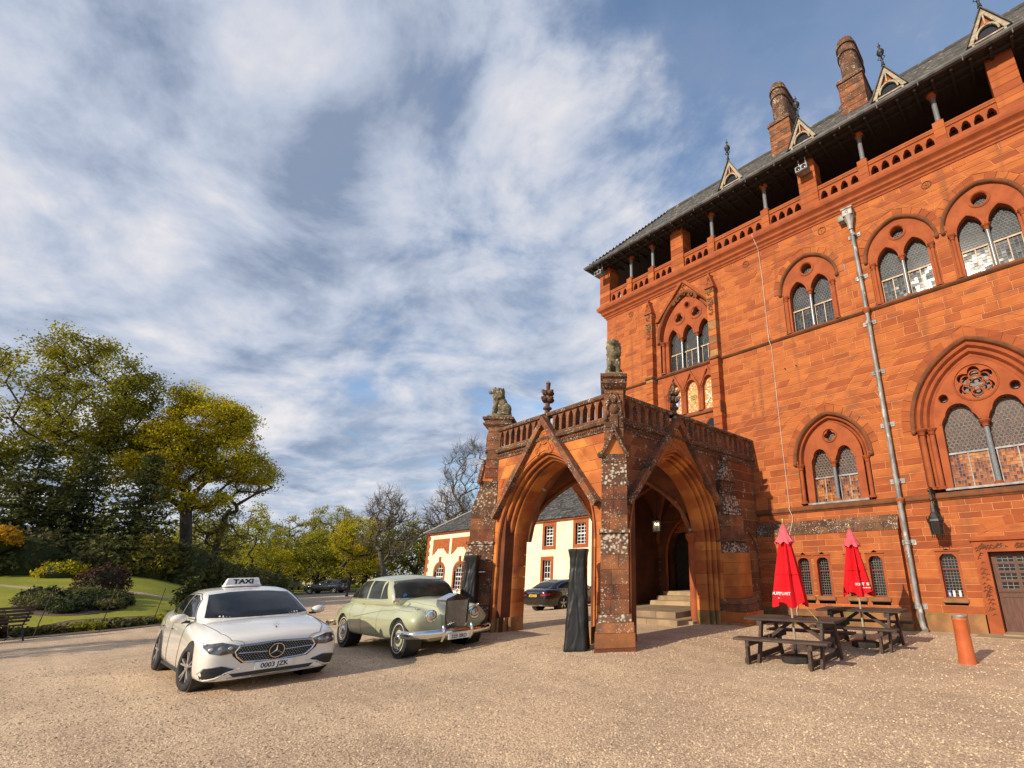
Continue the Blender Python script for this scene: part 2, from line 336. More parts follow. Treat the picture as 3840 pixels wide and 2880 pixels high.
# ------------------------------------------------------------ ground
def gz(x, y):
    dx = max(-13-x, 0, x+7); dy = max(7.2-y, 0, y-12)
    z = .16*(1-smooth01(0, 2.3, math.hypot(dx, dy))); s = y/max(-x, 1.0)
    z += -.7*smooth01(13, 30, -x)*smooth01(.12, .28, s)
    z += min(2.1, .1*max(0, -x-27))*(1-smooth01(.06, .24, s))*smooth01(26.5, 30, -x)
    return z
def axis_pts(a, b, near0, near1, fine, coarse):
    out = []; x = a
    while x < b: out.append(x); x += fine if near0 <= x < near1 else max(fine, min(coarse, min(abs(x-near0), abs(x-near1))*0.22+fine))
    return out+[b]
def gravel_material():
    m = bpy.data.materials.new('gravel_bed'); m.use_nodes = True; nt = m.node_tree; n = nt.nodes; l = nt.links; b = n['Principled BSDF']
    tc = n.new('ShaderNodeTexCoord')
    v = n.new('ShaderNodeTexVoronoi'); v.inputs['Scale'].default_value = 78; v.inputs['Randomness'].default_value = 1.0; l.new(tc.outputs['Object'], v.inputs[0])
    v2 = n.new('ShaderNodeTexVoronoi'); v2.inputs['Scale'].default_value = 30; l.new(tc.outputs['Object'], v2.inputs[0])
    rp = n.new('ShaderNodeValToRGB'); sp = n.new('ShaderNodeSeparateColor'); l.new(v.outputs['Color'], sp.inputs[0]); l.new(sp.outputs[0], rp.inputs[0])
    e = rp.color_ramp.elements; e[0].color = (0.33,0.22,0.138,1); e[1].color = (0.84,0.66,0.455,1); k = e.new(0.5); k.color = (0.58,0.42,0.278,1)
    ns = n.new('ShaderNodeTexNoise'); ns.inputs['Scale'].default_value = 0.45; ns.inputs['Detail'].default_value = 6; l.new(tc.outputs['Object'], ns.inputs[0])
    rp2 = n.new('ShaderNodeValToRGB'); l.new(ns.outputs[0], rp2.inputs[0]); rp2.color_ramp.elements[0].position = 0.35; rp2.color_ramp.elements[0].color = (0.82,0.80,0.80,1); rp2.color_ramp.elements[1].position = 0.65; rp2.color_ramp.elements[1].color = (1.08,1.06,1.03,1)
    nb = n.new('ShaderNodeTexNoise'); nb.inputs['Scale'].default_value = 3.2; nb.inputs['Detail'].default_value = 5; l.new(tc.outputs['Object'], nb.inputs[0])
    mpw = n.new('ShaderNodeMapping'); mpw.inputs['Rotation'].default_value = (0, 0, 0.12); mpw.inputs['Scale'].default_value = (0.05, 1.0, 1); l.new(tc.outputs['Object'], mpw.inputs[0])
    nw = n.new('ShaderNodeTexNoise'); nw.inputs['Scale'].default_value = 2.6; nw.inputs['Detail'].default_value = 3; nw.inputs['Distortion'].default_value = 0.4; l.new(mpw.outputs[0], nw.inputs[0])   # raked wheel lines
    a0 = n.new('ShaderNodeMath'); a0.operation = 'MULTIPLY_ADD'; a0.inputs[1].default_value = 0.45; l.new(nb.outputs[0], a0.inputs[0]); l.new(ns.outputs[0], a0.inputs[2])
    a1 = n.new('ShaderNodeMath'); a1.operation = 'MULTIPLY_ADD'; a1.inputs[1].default_value = 0.55; l.new(nw.outputs[0], a1.inputs[0]); l.new(a0.outputs[0], a1.inputs[2])
    a2 = n.new('ShaderNodeMath'); a2.operation = 'SUBTRACT'; a2.inputs[1].default_value = 0.5; l.new(a1.outputs[0], a2.inputs[0]); l.new(a2.outputs[0], rp2.inputs[0])
    mx = n.new('ShaderNodeMix'); mx.data_type = 'RGBA'; mx.blend_type = 'MULTIPLY'; mx.inputs[0].default_value = 1; l.new(rp.outputs[0], mx.inputs[6]); l.new(rp2.outputs[0], mx.inputs[7])
    l.new(mx.outputs[2], b.inputs['Base Color']); b.inputs['Roughness'].default_value = 0.92; b.inputs['Specular IOR Level'].default_value = 0.2
    ad = n.new('ShaderNodeMath'); ad.operation = 'ADD'; l.new(v.outputs['Distance'], ad.inputs[0]); l.new(v2.outputs['Distance'], ad.inputs[1])
    bp = n.new('ShaderNodeBump'); bp.inputs['Strength'].default_value = 0.8; bp.inputs['Distance'].default_value = 0.010; bp.invert = True
    l.new(ad.outputs[0], bp.inputs['Height']); l.new(bp.outputs[0], b.inputs['Normal'])
    MATS['gravel_bed'] = m
gravel_material()
def ground():
    xs = axis_pts(-700, 500, -60, 6, 0.6, 60); ys = axis_pts(-500, 700, -8, 30, 0.6, 60)
    mb = MB(); mb.grid([[(x, y, gz(x, y)) for x in xs] for y in ys])
    o = ob('ground', mb, 'gravel_bed', smooth=180, recalc=False); o['kind'] = 'structure'; o['label'] = 'pale pinkish gravel forecourt'
ground()
def sheet(name, poly, mat, dz, step=0.7, label=None, nrm=True):
    """a sheet draped over the ground inside a polygon (x,y)"""
    me = bpy.data.meshes.new(name); bm = bmesh.new()
    f = bm.faces.new([bm.verts.new((x, y, 0)) for x, y in poly])
    xs = [p[0] for p in poly]; ys = [p[1] for p in poly]
    x = min(xs)+step
    while x < max(xs):
        bmesh.ops.bisect_plane(bm, geom=bm.verts[:]+bm.edges[:]+bm.faces[:], plane_co=(x, 0, 0), plane_no=(1, 0, 0)); x += step
    y = min(ys)+step
    while y < max(ys):
        bmesh.ops.bisect_plane(bm, geom=bm.verts[:]+bm.edges[:]+bm.faces[:], plane_co=(0, y, 0), plane_no=(0, 1, 0)); y += step
    bmesh.ops.triangulate(bm, faces=bm.faces[:])
    for v in bm.verts: v.co.z = gz(v.co.x, v.co.y)+dz
    bmesh.ops.recalc_face_normals(bm, faces=bm.faces); bm.to_mesh(me); bm.free()
    o = link(name, me, mat, None, 180); o['kind'] = 'structure'
    if label: o['label'] = label
    return o
# ------------------------------------------------------------ shared gothic geometry
YF = 14.45
def TF(u, v, w): return (u, YF-w, v)                 # facade frame: u = x, v = z, w = outward
def arch_pts(uc, vs, hw, rise, v0=None, n=10):
    """pointed/round arch from lower left over the apex to lower right"""
    if rise <= hw*1.001: c = 0.0; rad = hw; a1 = PI/2
    else: rad = (rise*rise+hw*hw)/(2*hw); c = rad-hw; a1 = math.acos(c/rad)
    L = [(uc+c-rad*math.cos(a1*i/n), vs+rad*math.sin(a1*i/n)*(rise/(rad*math.sin(a1)))) for i in range(n+1)]
    Rr = [(2*uc-x, z) for x, z in reversed(L[:-1])]
    p = L+Rr
    if v0 is not None: p = [(uc-hw, v0)]+p+[(uc+hw, v0)]
    return p
def foil(uc, vc, r, k, depth=0.36, ph=PI/2, n=36):
    return [(uc+r*((1-depth)+depth*abs(math.cos(k/2*(2*PI*i/n-ph+PI/2-PI/2))))*math.cos(2*PI*i/n), vc+r*((1-depth)+depth*abs(math.cos(k/2*(2*PI*i/n-ph))))*math.sin(2*PI*i/n)) for i in range(n)]
def circ(uc, vc, r, n=20): return [(uc+r*math.cos(2*PI*i/n), vc+r*math.sin(2*PI*i/n)) for i in range(n)]
def trefoil_head(uc, v0, vs, hw, n=18, cusp=0.2, tall=1.15):
    p = [(uc-hw, v0)]
    for i in range(n+1):
        a = PI-PI*i/n; rr = hw*((1-cusp)+cusp*abs(math.cos(1.5*(a-PI/2)))); p.append((uc+rr*math.cos(a), vs+rr*math.sin(a)*tall))
    return p+[(uc+hw, v0)]
def sweep_arch(mb, uc, vs, hw, rise, prof, v0=None, n=10, i0=None, i1=None):
    """prof: list of (delta, w); each gives a concentric arch"""
    rows = []
    for d, w in prof:
        if rise <= hw*1.001: pts = arch_pts(uc, vs, hw+d, hw+d, v0, n)
        else:
            rad = (rise*rise+hw*hw)/(2*hw); c = rad-hw; r2 = rad+d; pts = arch_pts(uc, vs, hw+d, math.sqrt(max(1e-6, r2*r2-c*c)), v0, n)
        if i0 is not None: pts = pts[i0:i1+1]
        rows.append([(a, b, w) for a, b in pts])
    cols = [[rows[j][i] for j in range(len(rows))] for i in range(len(rows[0]))]
    mb.grid(cols, closed=True, caps=True)
def ring(mb, uc, vc, prof, n=24):
    rows = [[(uc+r*math.cos(2*PI*i/n), vc+r*math.sin(2*PI*i/n), w) for r, w in prof] for i in range(n+1)]
    mb.grid(rows, closed=True)
def shaft(mb, u, w, v0, v1, r, base=True, cap=True, n=10, mi=(0, 1)):
    """colonnette standing on v, in u/v/w space: base and cap material mi[0], shaft mi[1]"""
    def lat(prof):
        mb.grid([[(u+q*math.cos(2*PI*k/n), z, w+q*math.sin(2*PI*k/n)) for k in range(n)] for q, z in prof], closed=True, caps=True)
    mb.mi = mi[0]
    if base: lat([(r*1.9, v0), (r*1.9, v0+.03), (r*1.5, v0+.045), (r*1.6, v0+.065), (r*1.1, v0+.09)])
    if cap: lat([(r*1.05, v1-.17), (r*1.35, v1-.155), (r*1.1, v1-.14), (r*1.25, v1-.10), (r*1.7, v1-.06), (r*2.0, v1-.045), (r*2.0, v1-.03), (r*1.8, v1-.025), (r*2.15, v1-.02), (r*2.15, v1)])
    mb.mi = mi[1]; lat([(r, v0+.085), (r*.97, (v0+v1)/2), (r*.95, v1-.165)]); mb.mi = 0
def leaded_grid(mb, u0, u1, v0, v1, w, du, dv, pane, rr, barw=0.006):
    """panes as slightly tilted quads (into pane MB) and lead bars (into mb)"""
    nu = max(1, round((u1-u0)/du)); nv = max(1, round((v1-v0)/dv)); a = (u1-u0)/nu; b = (v1-v0)/nv
    for i in range(nu):
        for j in range(nv):
            t = [rr.uniform(-.0011, .0011) for _ in range(3)]; x, z = u0+i*a, v0+j*b; pane.tone = rr.random()
            pane.add([(x, z, w+t[0]), (x+a, z, w+t[1]), (x+a, z+b, w+t[2]), (x, z+b, w+t[0]+t[2]-t[1])], [(0,1,2,3)])
    for i in range(nu+1): mb.box(u0+i*a-barw, u0+i*a+barw, v0, v1, w+.001, w+.012)
    for j in range(nv+1): mb.box(u0, u1, v0+j*b-barw, v0+j*b+barw, w+.0015, w+.013)
def scale_pattern(mb, pane, u0, u1, v0, v1, w, r, rr, inside):
    """rounded leading (rings) over glass in the head of a light"""
    j = 0; z = v0
    while z < v1:
        x = u0+(r if j % 2 else 0)
        while x < u1+r:
            if inside(x, z):
                q = r*rr.uniform(.85, 1.1)
                for k in range(8):
                    a0, a1 = 2*PI*k/8, 2*PI*(k+1)/8
                    mb.add([(x+q*math.cos(a0), z+q*math.sin(a0), w+.004), (x+q*math.cos(a1), z+q*math.sin(a1), w+.004), (x+(q-.010)*math.cos(a1), z+(q-.010)*math.sin(a1), w+.005), (x+(q-.010)*math.cos(a0), z+(q-.010)*math.sin(a0), w+.005)], [(0,1,2,3)])
            x += 2*r
        z += r*1.72; j += 1

# ------------------------------------------------------------ coursed ashlar
def block_fn(uc, hw, v0, vs, rise, pad=0.0, low=None):
    """interval blocked at height v by an arched opening"""
    rad = (rise*rise+hw*hw)/(2*hw) if rise > hw else hw; c = rad-hw; rad += pad; top = vs+math.sqrt(max(0, rad*rad-c*c))
    def f(v):
        if v < v0-1e-6 or v > top+1e-6: return None
        if v < vs-1e-6: return (uc-hw-(pad if low is None else low), uc+hw+(pad if low is None else low))
        q = rad*rad-(v-vs)**2; h = math.sqrt(max(0, q))-c; return (uc-max(0, h), uc+max(0, h))
    f.top = top; f.uc = uc; f.v0 = v0; f.vs = vs; f.step = low is not None
    return f
def rect_fn(u0, u1, v0, v1):
    def f(v): return (u0, u1) if v0-1e-6 <= v <= v1+1e-6 else None
    f.top = v1; f.uc = (u0+u1)/2; f.v0 = v0; f.vs = -99; return f
def courses(u0, u1, v0, v1, h, holes, rr):
    """yields (zlo, zhi, [(ua_lo, ua_hi, ub_lo, ub_hi)]) spans between openings"""
    n = max(1, round((v1-v0)/h)); zs = [v0]
    for i in range(1, n): zs.append(v0+(v1-v0)*(i+rr.uniform(-.16, .16))/n)
    zs.append(v1)
    for k in range(n):
        a, b = zs[k], zs[k+1]; cuts = []
        for f in holes:
            if f.top <= a+1e-4 or f.v0 >= b-1e-4: continue
            lo = f(max(a, f.v0)); hi = f(b) if b <= f.top else (f.uc, f.uc)
            if getattr(f, 'step', 0) and a < f.vs < b: lo = hi = f(f.vs+1e-3) if (b-f.vs) > (f.vs-a) else f(f.vs-1e-3)
            if f.top < b and f.top-a > .6*(b-a) and lo and hasattr(f, 'rect'): hi = lo
            lo = lo or hi
            cuts.append((lo, hi))
        cuts.sort(key=lambda c: c[0][0]); spans = []; pl, ph = u0, u0
        for lo, hi in cuts:
            spans.append((pl, ph, lo[0], hi[0])); pl, ph = max(pl, lo[1]), max(ph, hi[1])
        spans.append((pl, ph, u1, u1))
        yield a, b, [s for s in spans if max(s[2]-s[0], s[3]-s[1]) > .03]
def ashlar(parent, T, u0, u1, v0, v1, h, lens, holes, mat, seed, eye, limit=300, name='stone', gap=0.0075, proud=0.010, backmat='mortar', tones=None, store=None, pick=None):
    rr = random.Random(seed); back = MB(T); stones = []
    for a, b, spans in courses(u0, u1, v0, v1, h, holes, rr):
        for (la, ha, lb, hb) in spans:
            back.add([(la, a, 0), (lb, a, 0), (hb, b, 0), (ha, b, 0)], [(0,1,2,3)])
            L = max(lb-la, hb-ha); n = max(1, round(L/rr.uniform(*lens))); cs = [0]
            for i in range(1, n): cs.append((i+rr.uniform(-.28, .28))/n)
            cs.append(1)
            for i in range(n):
                p, q = cs[i], cs[i+1]
                stones.append((la+(lb-la)*p, la+(lb-la)*q, ha+(hb-ha)*q, ha+(hb-ha)*p, a, b, rr.random()**1.0, rr.uniform(-.002, .004)))
    def build(mb, s):
        x0, x1, x2, x3, a, b, t, dw = s; g = gap; w = proud+dw; e = .004
        mb.tone = t if not tones else tones(t, (x0+x1)/2, (a+b)/2)
        q = [(x0+g, a+g), (max(x1-g, x0+g), a+g), (max(x2-g, x3+g), b-g), (x3+g, b-g)]
        cx = sum(p[0] for p in q)/4; cz = sum(p[1] for p in q)/4
        fr = [(p[0]+(e if p[0] < cx else -e), p[1]+(e if p[1] < cz else -e)) for p in q]
        mb.add([(p[0], p[1], 0) for p in q]+[(p[0], p[1], w) for p in fr], [(4,5,6,7),(0,1,5,4),(1,2,6,5),(2,3,7,6),(3,0,4,7)])
    def size(s):
        p = Vector(T((s[0]+s[1])/2, (s[4]+s[5])/2, 0)); return abs((s[1]-s[0])+(s[2]-s[3]))/2*(s[5]-s[4])/max(1, (p-eye).length_squared)*(pick(p) if pick else 1)
    stones.sort(key=size, reverse=True)
    for s in stones[:limit]:
        m = MB(T); build(m, s); ob(name, m, mat, parent, recalc=False)
    rest = MB(T)
    for s in stones[limit:]: build(rest, s)
    ob('wall_backing', back, backmat, parent, recalc=False)
    if rest.v: ob('ashlar', rest, mat, parent, kind='stuff', recalc=False)
EYEV = Vector((0, 0, EYE))

# ------------------------------------------------------------ the mansion
MAN = empty('mansion', (-6, YF+3, 0), 'large red sandstone gothic mansion with slate roof and open top gallery', 'mansion')
XL, XR = -14.3, 4.2
def voussoirs(parent, T, uc, vs, hw, rise, d0, d1, n, w=0.012, seed=0, mat='sandstone'):
    rr = random.Random(seed)
    def P(d):
        rad = (rise*rise+hw*hw)/(2*hw) if rise > hw else hw; c = max(0, rad-hw); r2 = rad+d
        return arch_pts(uc, vs, hw+d, math.sqrt(max(1e-6, r2*r2-c*c)) if rise > hw else hw+d, None, n)
    a, b = P(d0), P(d1)
    for i in range(len(a)-1):
        m = MB(T); m.tone = rr.random()
        def lerp(p, q, t): return (p[0]+(q[0]-p[0])*t, p[1]+(q[1]-p[1])*t)
        q = [lerp(a[i], a[i+1], .03), lerp(a[i], a[i+1], .97), lerp(b[i], b[i+1], .97), lerp(b[i], b[i+1], .03)]
        ww = w+rr.uniform(0, .004)
        m.add([(*p, 0) for p in q]+[(*p, ww) for p in q], [(4,5,6,7),(0,1,5,4),(1,2,6,5),(2,3,7,6),(3,0,4,7)])
        ob('voussoir', m, mat, parent)
def gothic(name, P, seed):
    """traceried window as a part of the mansion"""
    rr = random.Random(seed); uc = P['uc']; T = TF
    W = empty(name, TF(uc, P['sill'], 0), parent=MAN)
    if P.get('label'): W['label'] = P['label']
    hw, vs, rise = P['arch']                      # inner arch of the recess
    outer = arch_pts(uc, vs, hw, rise, P['sill'], 12)
    holes = []; lights = P['lights']              # list of (u, halfwidth)
    for lu, lh in lights:
        holes.append(trefoil_head(lu, P['sill']+.03, P['lspring'], lh, cusp=.2, tall=P.get('tall', 1.2)) if P.get('tref') else arch_pts(lu, P['lspring'], lh, P['lrise'], P['sill']+.03, 8))
    for kind, fu, fv, fr in P['foils']:
        holes.append(circ(fu, fv, fr) if kind == 0 else foil(fu, fv, fr, kind, .34, PI/2 if kind != 4 else PI/4*0))
    nl = len(lights); notch = []
    for k, h in enumerate(reversed(holes[:nl])):              # lights open onto each other below the capitals
        q = list(reversed(h)); bz = P['cap']-.03
        q[0] = (q[0][0], P['sill'] if k == 0 else bz); q[-1] = (q[-1][0], P['sill'] if k == nl-1 else bz); notch += q
    m = MB(T); m.plate([outer+notch]+holes[nl:], -.30, -P.get('rec', .05)); ob('tracery', m, 'carved_stone', W, 30)
    m = MB(T)
    for lu, lh in lights:
        if not P.get('tref'): sweep_arch(m, lu, P['lspring'], lh, P['lrise'], [(-.012, -.07), (-.012, -.03), (.02, -.015), (.05, -.02), (.065, -.05), (.05, -.07)], None, 8)
        else:
            a = trefoil_head(lu, P['sill'], P['lspring'], lh, cusp=.2, tall=P.get('tall', 1.2))[1:-1]; b = trefoil_head(lu, P['sill'], P['lspring'], lh*1.14, cusp=.2, tall=P.get('tall', 1.2))[1:-1]
            m.grid([[(x, z, w) for x, z in (a if q == 0 else b)] for q, w in ((0, -.09), (0, -.035), (1, -.03), (1, -.07))])
    for kind, fu, fv, fr in P['foils']:
        k = P.get('ringk', 1.32)
        ring(m, fu, fv, [(fr*1.02, -.07), (fr*1.06, -.03), (fr*(1+k)/2, -.01), (fr*k, -.03), (fr*k, -.07)])
    if P.get('rose'):                               # inner rose of the big window
        fu, fv, fr = P['rose']
        for rad, ww in ((.80, -.14), (.46, -.12)):
            for i in range(6):
                a = 2*PI*i/6+PI/6 if rad > .6 else 2*PI*i/6+PI/2*0+PI/6
                cx, cz = fu+fr*rad*.62*math.cos(a), fv+fr*rad*.62*math.sin(a); q = fr*rad*.36; pts = []
                for k in range(13):
                    t = a-2.0+4.0*k/12; pts.append((cx+q*math.cos(t), cz+q*math.sin(t), ww))
                m.tube(pts, .022, 5)
    ob('moulding', m, 'carved_stone', W, 40)
    # hood mould and orders
    m = MB(T); sweep_arch(m, uc, vs, hw, rise, [(.0, -.06), (.0, .0), (.02, .035), (.045, .055), (.085, .06), (.10, .045), (.10, .0)] if not P.get('orders') else [(p[0]+P['ohw'], p[1]) for p in [(.0, .0), (.0, .03), (.03, .06), (.07, .07), (.10, .05), (.10, .0)]], None, 14)
    for sx in (-1, 1):
        e = hw+(P.get('ohw', 0))+.05; m.ball((uc+sx*e, vs-.05, .045), (.065, .075, .06))
    ob('hood_mould', m, 'dark_stone', W, 40)
    if P.get('orders'):
        m = MB(T); d = 0; o = P['ohw']; ns = P['orders']; prof = [(-.001, -.06)]
        for i in range(ns):
            t0 = o*i/ns; t1 = o*(i+1)/ns; w0 = -.20+.20*i/ns
            prof += [(t0, w0), (t0+(t1-t0)*.15, w0+.04), (t0+(t1-t0)*.45, w0+.055), (t0+(t1-t0)*.7, w0+.03), (t0+(t1-t0)*.8, w0+.0)]
        prof += [(o, 0.0), (o, .008), (o, -.3), (0, -.3)]
        sweep_arch(m, uc, vs, hw, rise, prof, P['sill'], 14); ob('arch_order', m, 'carved_stone', W, 30)
    voussoirs(W, T, uc, vs, hw, rise, P.get('ohw', 0)+.105, P.get('ohw', 0)+.105+P.get('vd', .20), P.get('vn', 8), seed=seed)
    # plain wall behind the voussoirs and the stepped course ends
    o_ = P.get('ohw', 0); q_ = hw+o_+(.27 if not o_ else .45); zb = P['sill']-.05; rad_ = (rise*rise+hw*hw)/(2*hw) if rise > hw else hw; c_ = max(0, rad_-hw); r2_ = rad_+o_+.02
    m = MB(T); m.plate([[(uc-q_, zb), (uc-hw-o_-.02, zb)]+arch_pts(uc, vs, hw+o_+.02, math.sqrt(max(1e-6, r2_*r2_-c_*c_)), None, 12)+[(uc+hw+o_+.02, zb), (uc+q_, zb), (uc+q_, vs+rise+o_+(.36 if not o_ else .62)), (uc-q_, vs+rise+o_+(.36 if not o_ else .62))]], -.03, -.004); ob('wall_filling', m, 'sandstone', W)
    # shafts
    for su, sw, sr, mi in P['shafts']: m = MB(T); shaft(m, su, sw, P['sill']+.02, P['cap'], sr, mi=(0, mi)); ob('colonnette', m, ['carved_stone', 'granite'], W, 40)
    # sill, timber, glass
    m = MB(T); m.bbox(uc-hw-.02, uc+hw+.02, P['sill']-.03, P['sill']+.03, -.30, .02); ob('sill', m, P.get('sillmat', 'dark_stone'), W)
    fw = MB(T); lead = MB(T); pane = MB(T); head = MB(T); gw = -.25
    for lu, lh in lights:
        s0 = P['sill']+.03; tr = P['transom']
        for a, b in ((lu-lh, lu-lh+.022), (lu-.012, lu+.012), (lu+lh-.022, lu+lh)): fw.box(a, b, s0, tr, gw+.004, gw+.03)
        fw.box(lu-lh, lu+lh, s0, s0+.025, gw+.005, gw+.032); fw.box(lu-lh-.05, lu+lh+.05, tr-.02, tr+.025, gw+.003, gw+.04)
        for a, b in ((lu-lh+.022, lu-.012), (lu+.012, lu+lh-.022)): leaded_grid(lead, a, b, s0+.025, tr-.02, gw, P['du'], P['du']*1.12, pane, rr, .0038)
        top = P['lspring']+lh*1.3
        head.tone = .6; head.add([(lu-lh-.04, tr, gw-.01), (lu+lh+.04, tr, gw-.01), (lu+lh+.04, top+.1, gw-.012), (lu-lh-.04, top+.1, gw-.012)], [(0,1,2,3)])
        scale_pattern(lead, head, lu-lh+.03, lu+lh-.03, tr+.05, top, gw-.006, .045 if not P.get('rose') else .05, rr, lambda x, z: True)
    for kind, fu, fv, fr in P['foils']:
        head.add([(fu-fr*1.2, fv-fr*1.2, gw-.01), (fu+fr*1.2, fv-fr*1.2, gw-.01), (fu+fr*1.2, fv+fr*1.2, gw-.013), (fu-fr*1.2, fv+fr*1.2, gw-.013)], [(0,1,2,3)])
        scale_pattern(lead, head, fu-fr, fu+fr, fv-fr, fv+fr, gw-.006, fr*.22 if fr < .3 else .05, rr, lambda x, z: math.hypot(x-fu, z-fv) < fr*.95)
    m = MB(T); m.box(uc-hw-.1, uc+hw+.1, P['sill']-.05, vs+rise+.05, -.36, -.31); ob('dark_room', m, 'dark_glass', W)
    ob('window_frame', fw, P.get('wood', 'window_wood'), W)
    ob('leading', lead, P.get('lead', 'leading'), W)
    ob('leaded_panes', pane, P['glass'], W, kind='stuff', recalc=False)
    ob('head_glass', head, P.get('hglass', 'leaded_glass'), W, recalc=False)
    return W
HOLES = []
def mansion_windows():
    for i, uc in enumerate((-4.95, -2.11, 0.0)):
        P = dict(uc=uc, sill=8.93, arch=(.92, 10.50, 1.06), lights=[(uc-.37, .315), (uc+.37, .315)], lspring=10.28, lrise=.50, foils=[(0, uc, 11.13, .185)], ringk=1.42, cap=10.33,
                 shafts=[(uc, -.12, .055, 1), (uc-.80, -.03, .05, 0), (uc+.80, -.03, .05, 0)], transom=9.78, du=.085, glass='leaded_glass', vn=7, vd=.20)
        gothic('traceried_window', P, 40+i); HOLES.append(block_fn(uc, .92, 8.86, 10.50, 1.06, .31, -.02))
    uc = -4.94
    P = dict(uc=uc, sill=3.33, arch=(.86, 4.62, 1.12), ohw=.22, orders=2, lights=[(uc-.365, .30), (uc+.365, .30)], lspring=4.56, lrise=.4, tref=True, tall=1.3, foils=[(4, uc, 5.32, .17)], cap=4.53,
             shafts=[(uc, -.10, .055, 1), (uc-.98, .0, .06, 0), (uc+.98, .0, .06, 0)], transom=4.10, du=.075, glass='amber_reflection_glass', hglass='brown_glass', lead='leading_light', wood='lead', vn=8, vd=.20, sillmat='lead')
    gothic('traceried_window', P, 50); HOLES.append(block_fn(uc, .86, 3.2, 4.62, 1.12, .22+.305, .20))
    uc = -1.05
    P = dict(uc=uc, sill=3.36, arch=(1.12, 5.0, 1.72), ohw=.44, orders=3, lights=[(uc-.52, .44), (uc+.52, .44)], lspring=5.05, lrise=.5, tref=True, tall=1.12, foils=[(6, uc, 6.02, .44), (0, uc-.78, 5.74, .10), (0, uc+.78, 5.74, .10)], ringk=1.16, cap=5.0,
             rose=(uc, 6.02, .44), shafts=[(uc, -.10, .065, 1), (uc-1.21, -.06, .07, 0), (uc-1.43, .0, .075, 0), (uc+1.21, -.06, .07, 0), (uc+1.43, .0, .075, 0)], transom=4.28, du=.072, glass='amber_reflection_glass', hglass='brown_glass', lead='leading_light', wood='lead', vn=11, vd=.22, sillmat='lead')
    gothic('great_window', P, 60); HOLES.append(block_fn(uc, 1.12, 3.2, 5.0, 1.72, .44+.325, .42))
mansion_windows()
def bay():
    """three light window between two carved buttresses, heraldic panels below"""
    uc = -9.98; T = TF
    P = dict(uc=uc+.05, sill=8.93, arch=(1.16, 10.42, 1.62), ohw=.16, orders=1, lights=[(uc-.62, .27), (uc+.12, .27), (uc+.88, .27)], lspring=10.30, lrise=.50, foils=[(3, uc-.30, 11.20, .20), (3, uc+.52, 11.20, .20), (0, uc+.12, 11.66, .10)], ringk=1.5, cap=10.33,
             shafts=[(uc-.25, -.12, .05, 1), (uc+.50, -.12, .05, 1), (uc-1.10, -.02, .07, 0), (uc-.92, -.08, .06, 0), (uc+1.20, -.02, .07, 0)], transom=9.74, du=.075, glass='leaded_glass', vn=9, vd=.02)
    W = gothic('bay_window', P, 70); W['label'] = 'three light gothic window under a carved gable'
    HOLES.append(block_fn(uc+.05, 1.16, 8.86, 10.42, 1.62, .30, .14))
    # gable coping with dogtooth
    m = MB(T); a = (uc-1.42, 11.32); b = (uc+.04, 12.86); c = (uc+1.44, 11.32)
    for p, q in ((a, b), (b, c)): m.bar((p[0], p[1], .05), (q[0], q[1], .05), .16, .10, up=(0, 0, 1)) if False else None
    m.plate([[(a[0], a[1]), (b[0], b[1]), (c[0], c[1]), (c[0]-.16, c[1]), (b[0], b[1]-.19), (a[0]+.16, a[1])]], 0, .12)
    ob('gable_coping', m, 'carved_stone', W)
    m = MB(T); rr = random.Random(4)
    for p, q in ((a, b), (b, c)):
        for i in range(15):
            t = (i+.5)/15; x, z = p[0]+(q[0]-p[0])*t, p[1]+(q[1]-p[1])*t-.15; m.ball((x, z, .06), (.035, .035, .03), 5, 3)
    for i in range(70):
        t = rr.uniform(-.75, .85); h = rr.uniform(0, 1); z = 12.08+abs(t)*-.35+h*(.58-abs(t)*.62); m.ball((uc+.04+t*.75, z, .012), (rr.uniform(.03, .06), rr.uniform(.03, .06), .03), 5, 3)
    ob('gable_carving', m, 'dark_stone', W, kind='stuff')
    # buttresses
    for x0, x1 in ((-11.80, -11.46), (-8.75, -8.41)):
        B = empty('buttress', TF((x0+x1)/2, 5.0, 0), parent=MAN); rr = random.Random(int(-x0*10))
        z = 4.9
        while z < 11.75:
            h = min(rr.uniform(.22, .36), 11.8-z); m = MB(T); m.tone = rr.random(); d = .30 if z < 8.8 else .26
            m.bbox(x0, x1, z+.004, z+h-.004, 0, d, .008); ob('stone', m, 'sandstone' if z < 8.6 or rr.random() < .5 else 'base_stone', B); z += h
        m = MB(T); m.bbox(x0-.03, x1+.03, 8.80, 8.90, -.0, .36, .02); ob('string_course', m, 'dark_stone', B)
        m = MB(T); cx = (x0+x1)/2; m.prism([(x0-.03, 11.80), (x1+.03, 11.80), (cx, 12.42)], .0, .30); m.box(x0-.03, x1+.03, 11.74, 11.80, 0, .32); m.ball((cx, 12.45, .2), (.05, .07, .05), 6, 4); ob('gablet', m, 'carved_stone', B)
        m = MB(T); rr = random.Random(3)
        for i in range(46): m.ball((rr.uniform(x0+.06, x1-.06), rr.uniform(10.6, 11.72), .262), (rr.uniform(.025, .05), rr.uniform(.025, .05), .03), 5, 3)
        for i in range(10): t = rr.uniform(0, .8); m.ball((cx+rr.uniform(-.12, .12)*(1-t), 11.85+t*.45, .30), (.03, .035, .025), 5, 3)
        ob('panel_carving', m, 'dark_stone', B, kind='stuff')
        m = MB(T); m.bbox(x1-.02 if x0 > -9 else x0, x1+.36-.34 if x0 > -9 else x1, 6.75, 7.2, 0, .36, .02); ob('corbel', m, 'dark_stone', B)
    # heraldic panels
    H = empty('heraldic_panels', TF(uc, 7.0, 0), parent=MAN); H['label'] = 'row of painted coats of arms under small gables'
    holes = []; cs = (uc-.62, uc+.16, uc+.93)
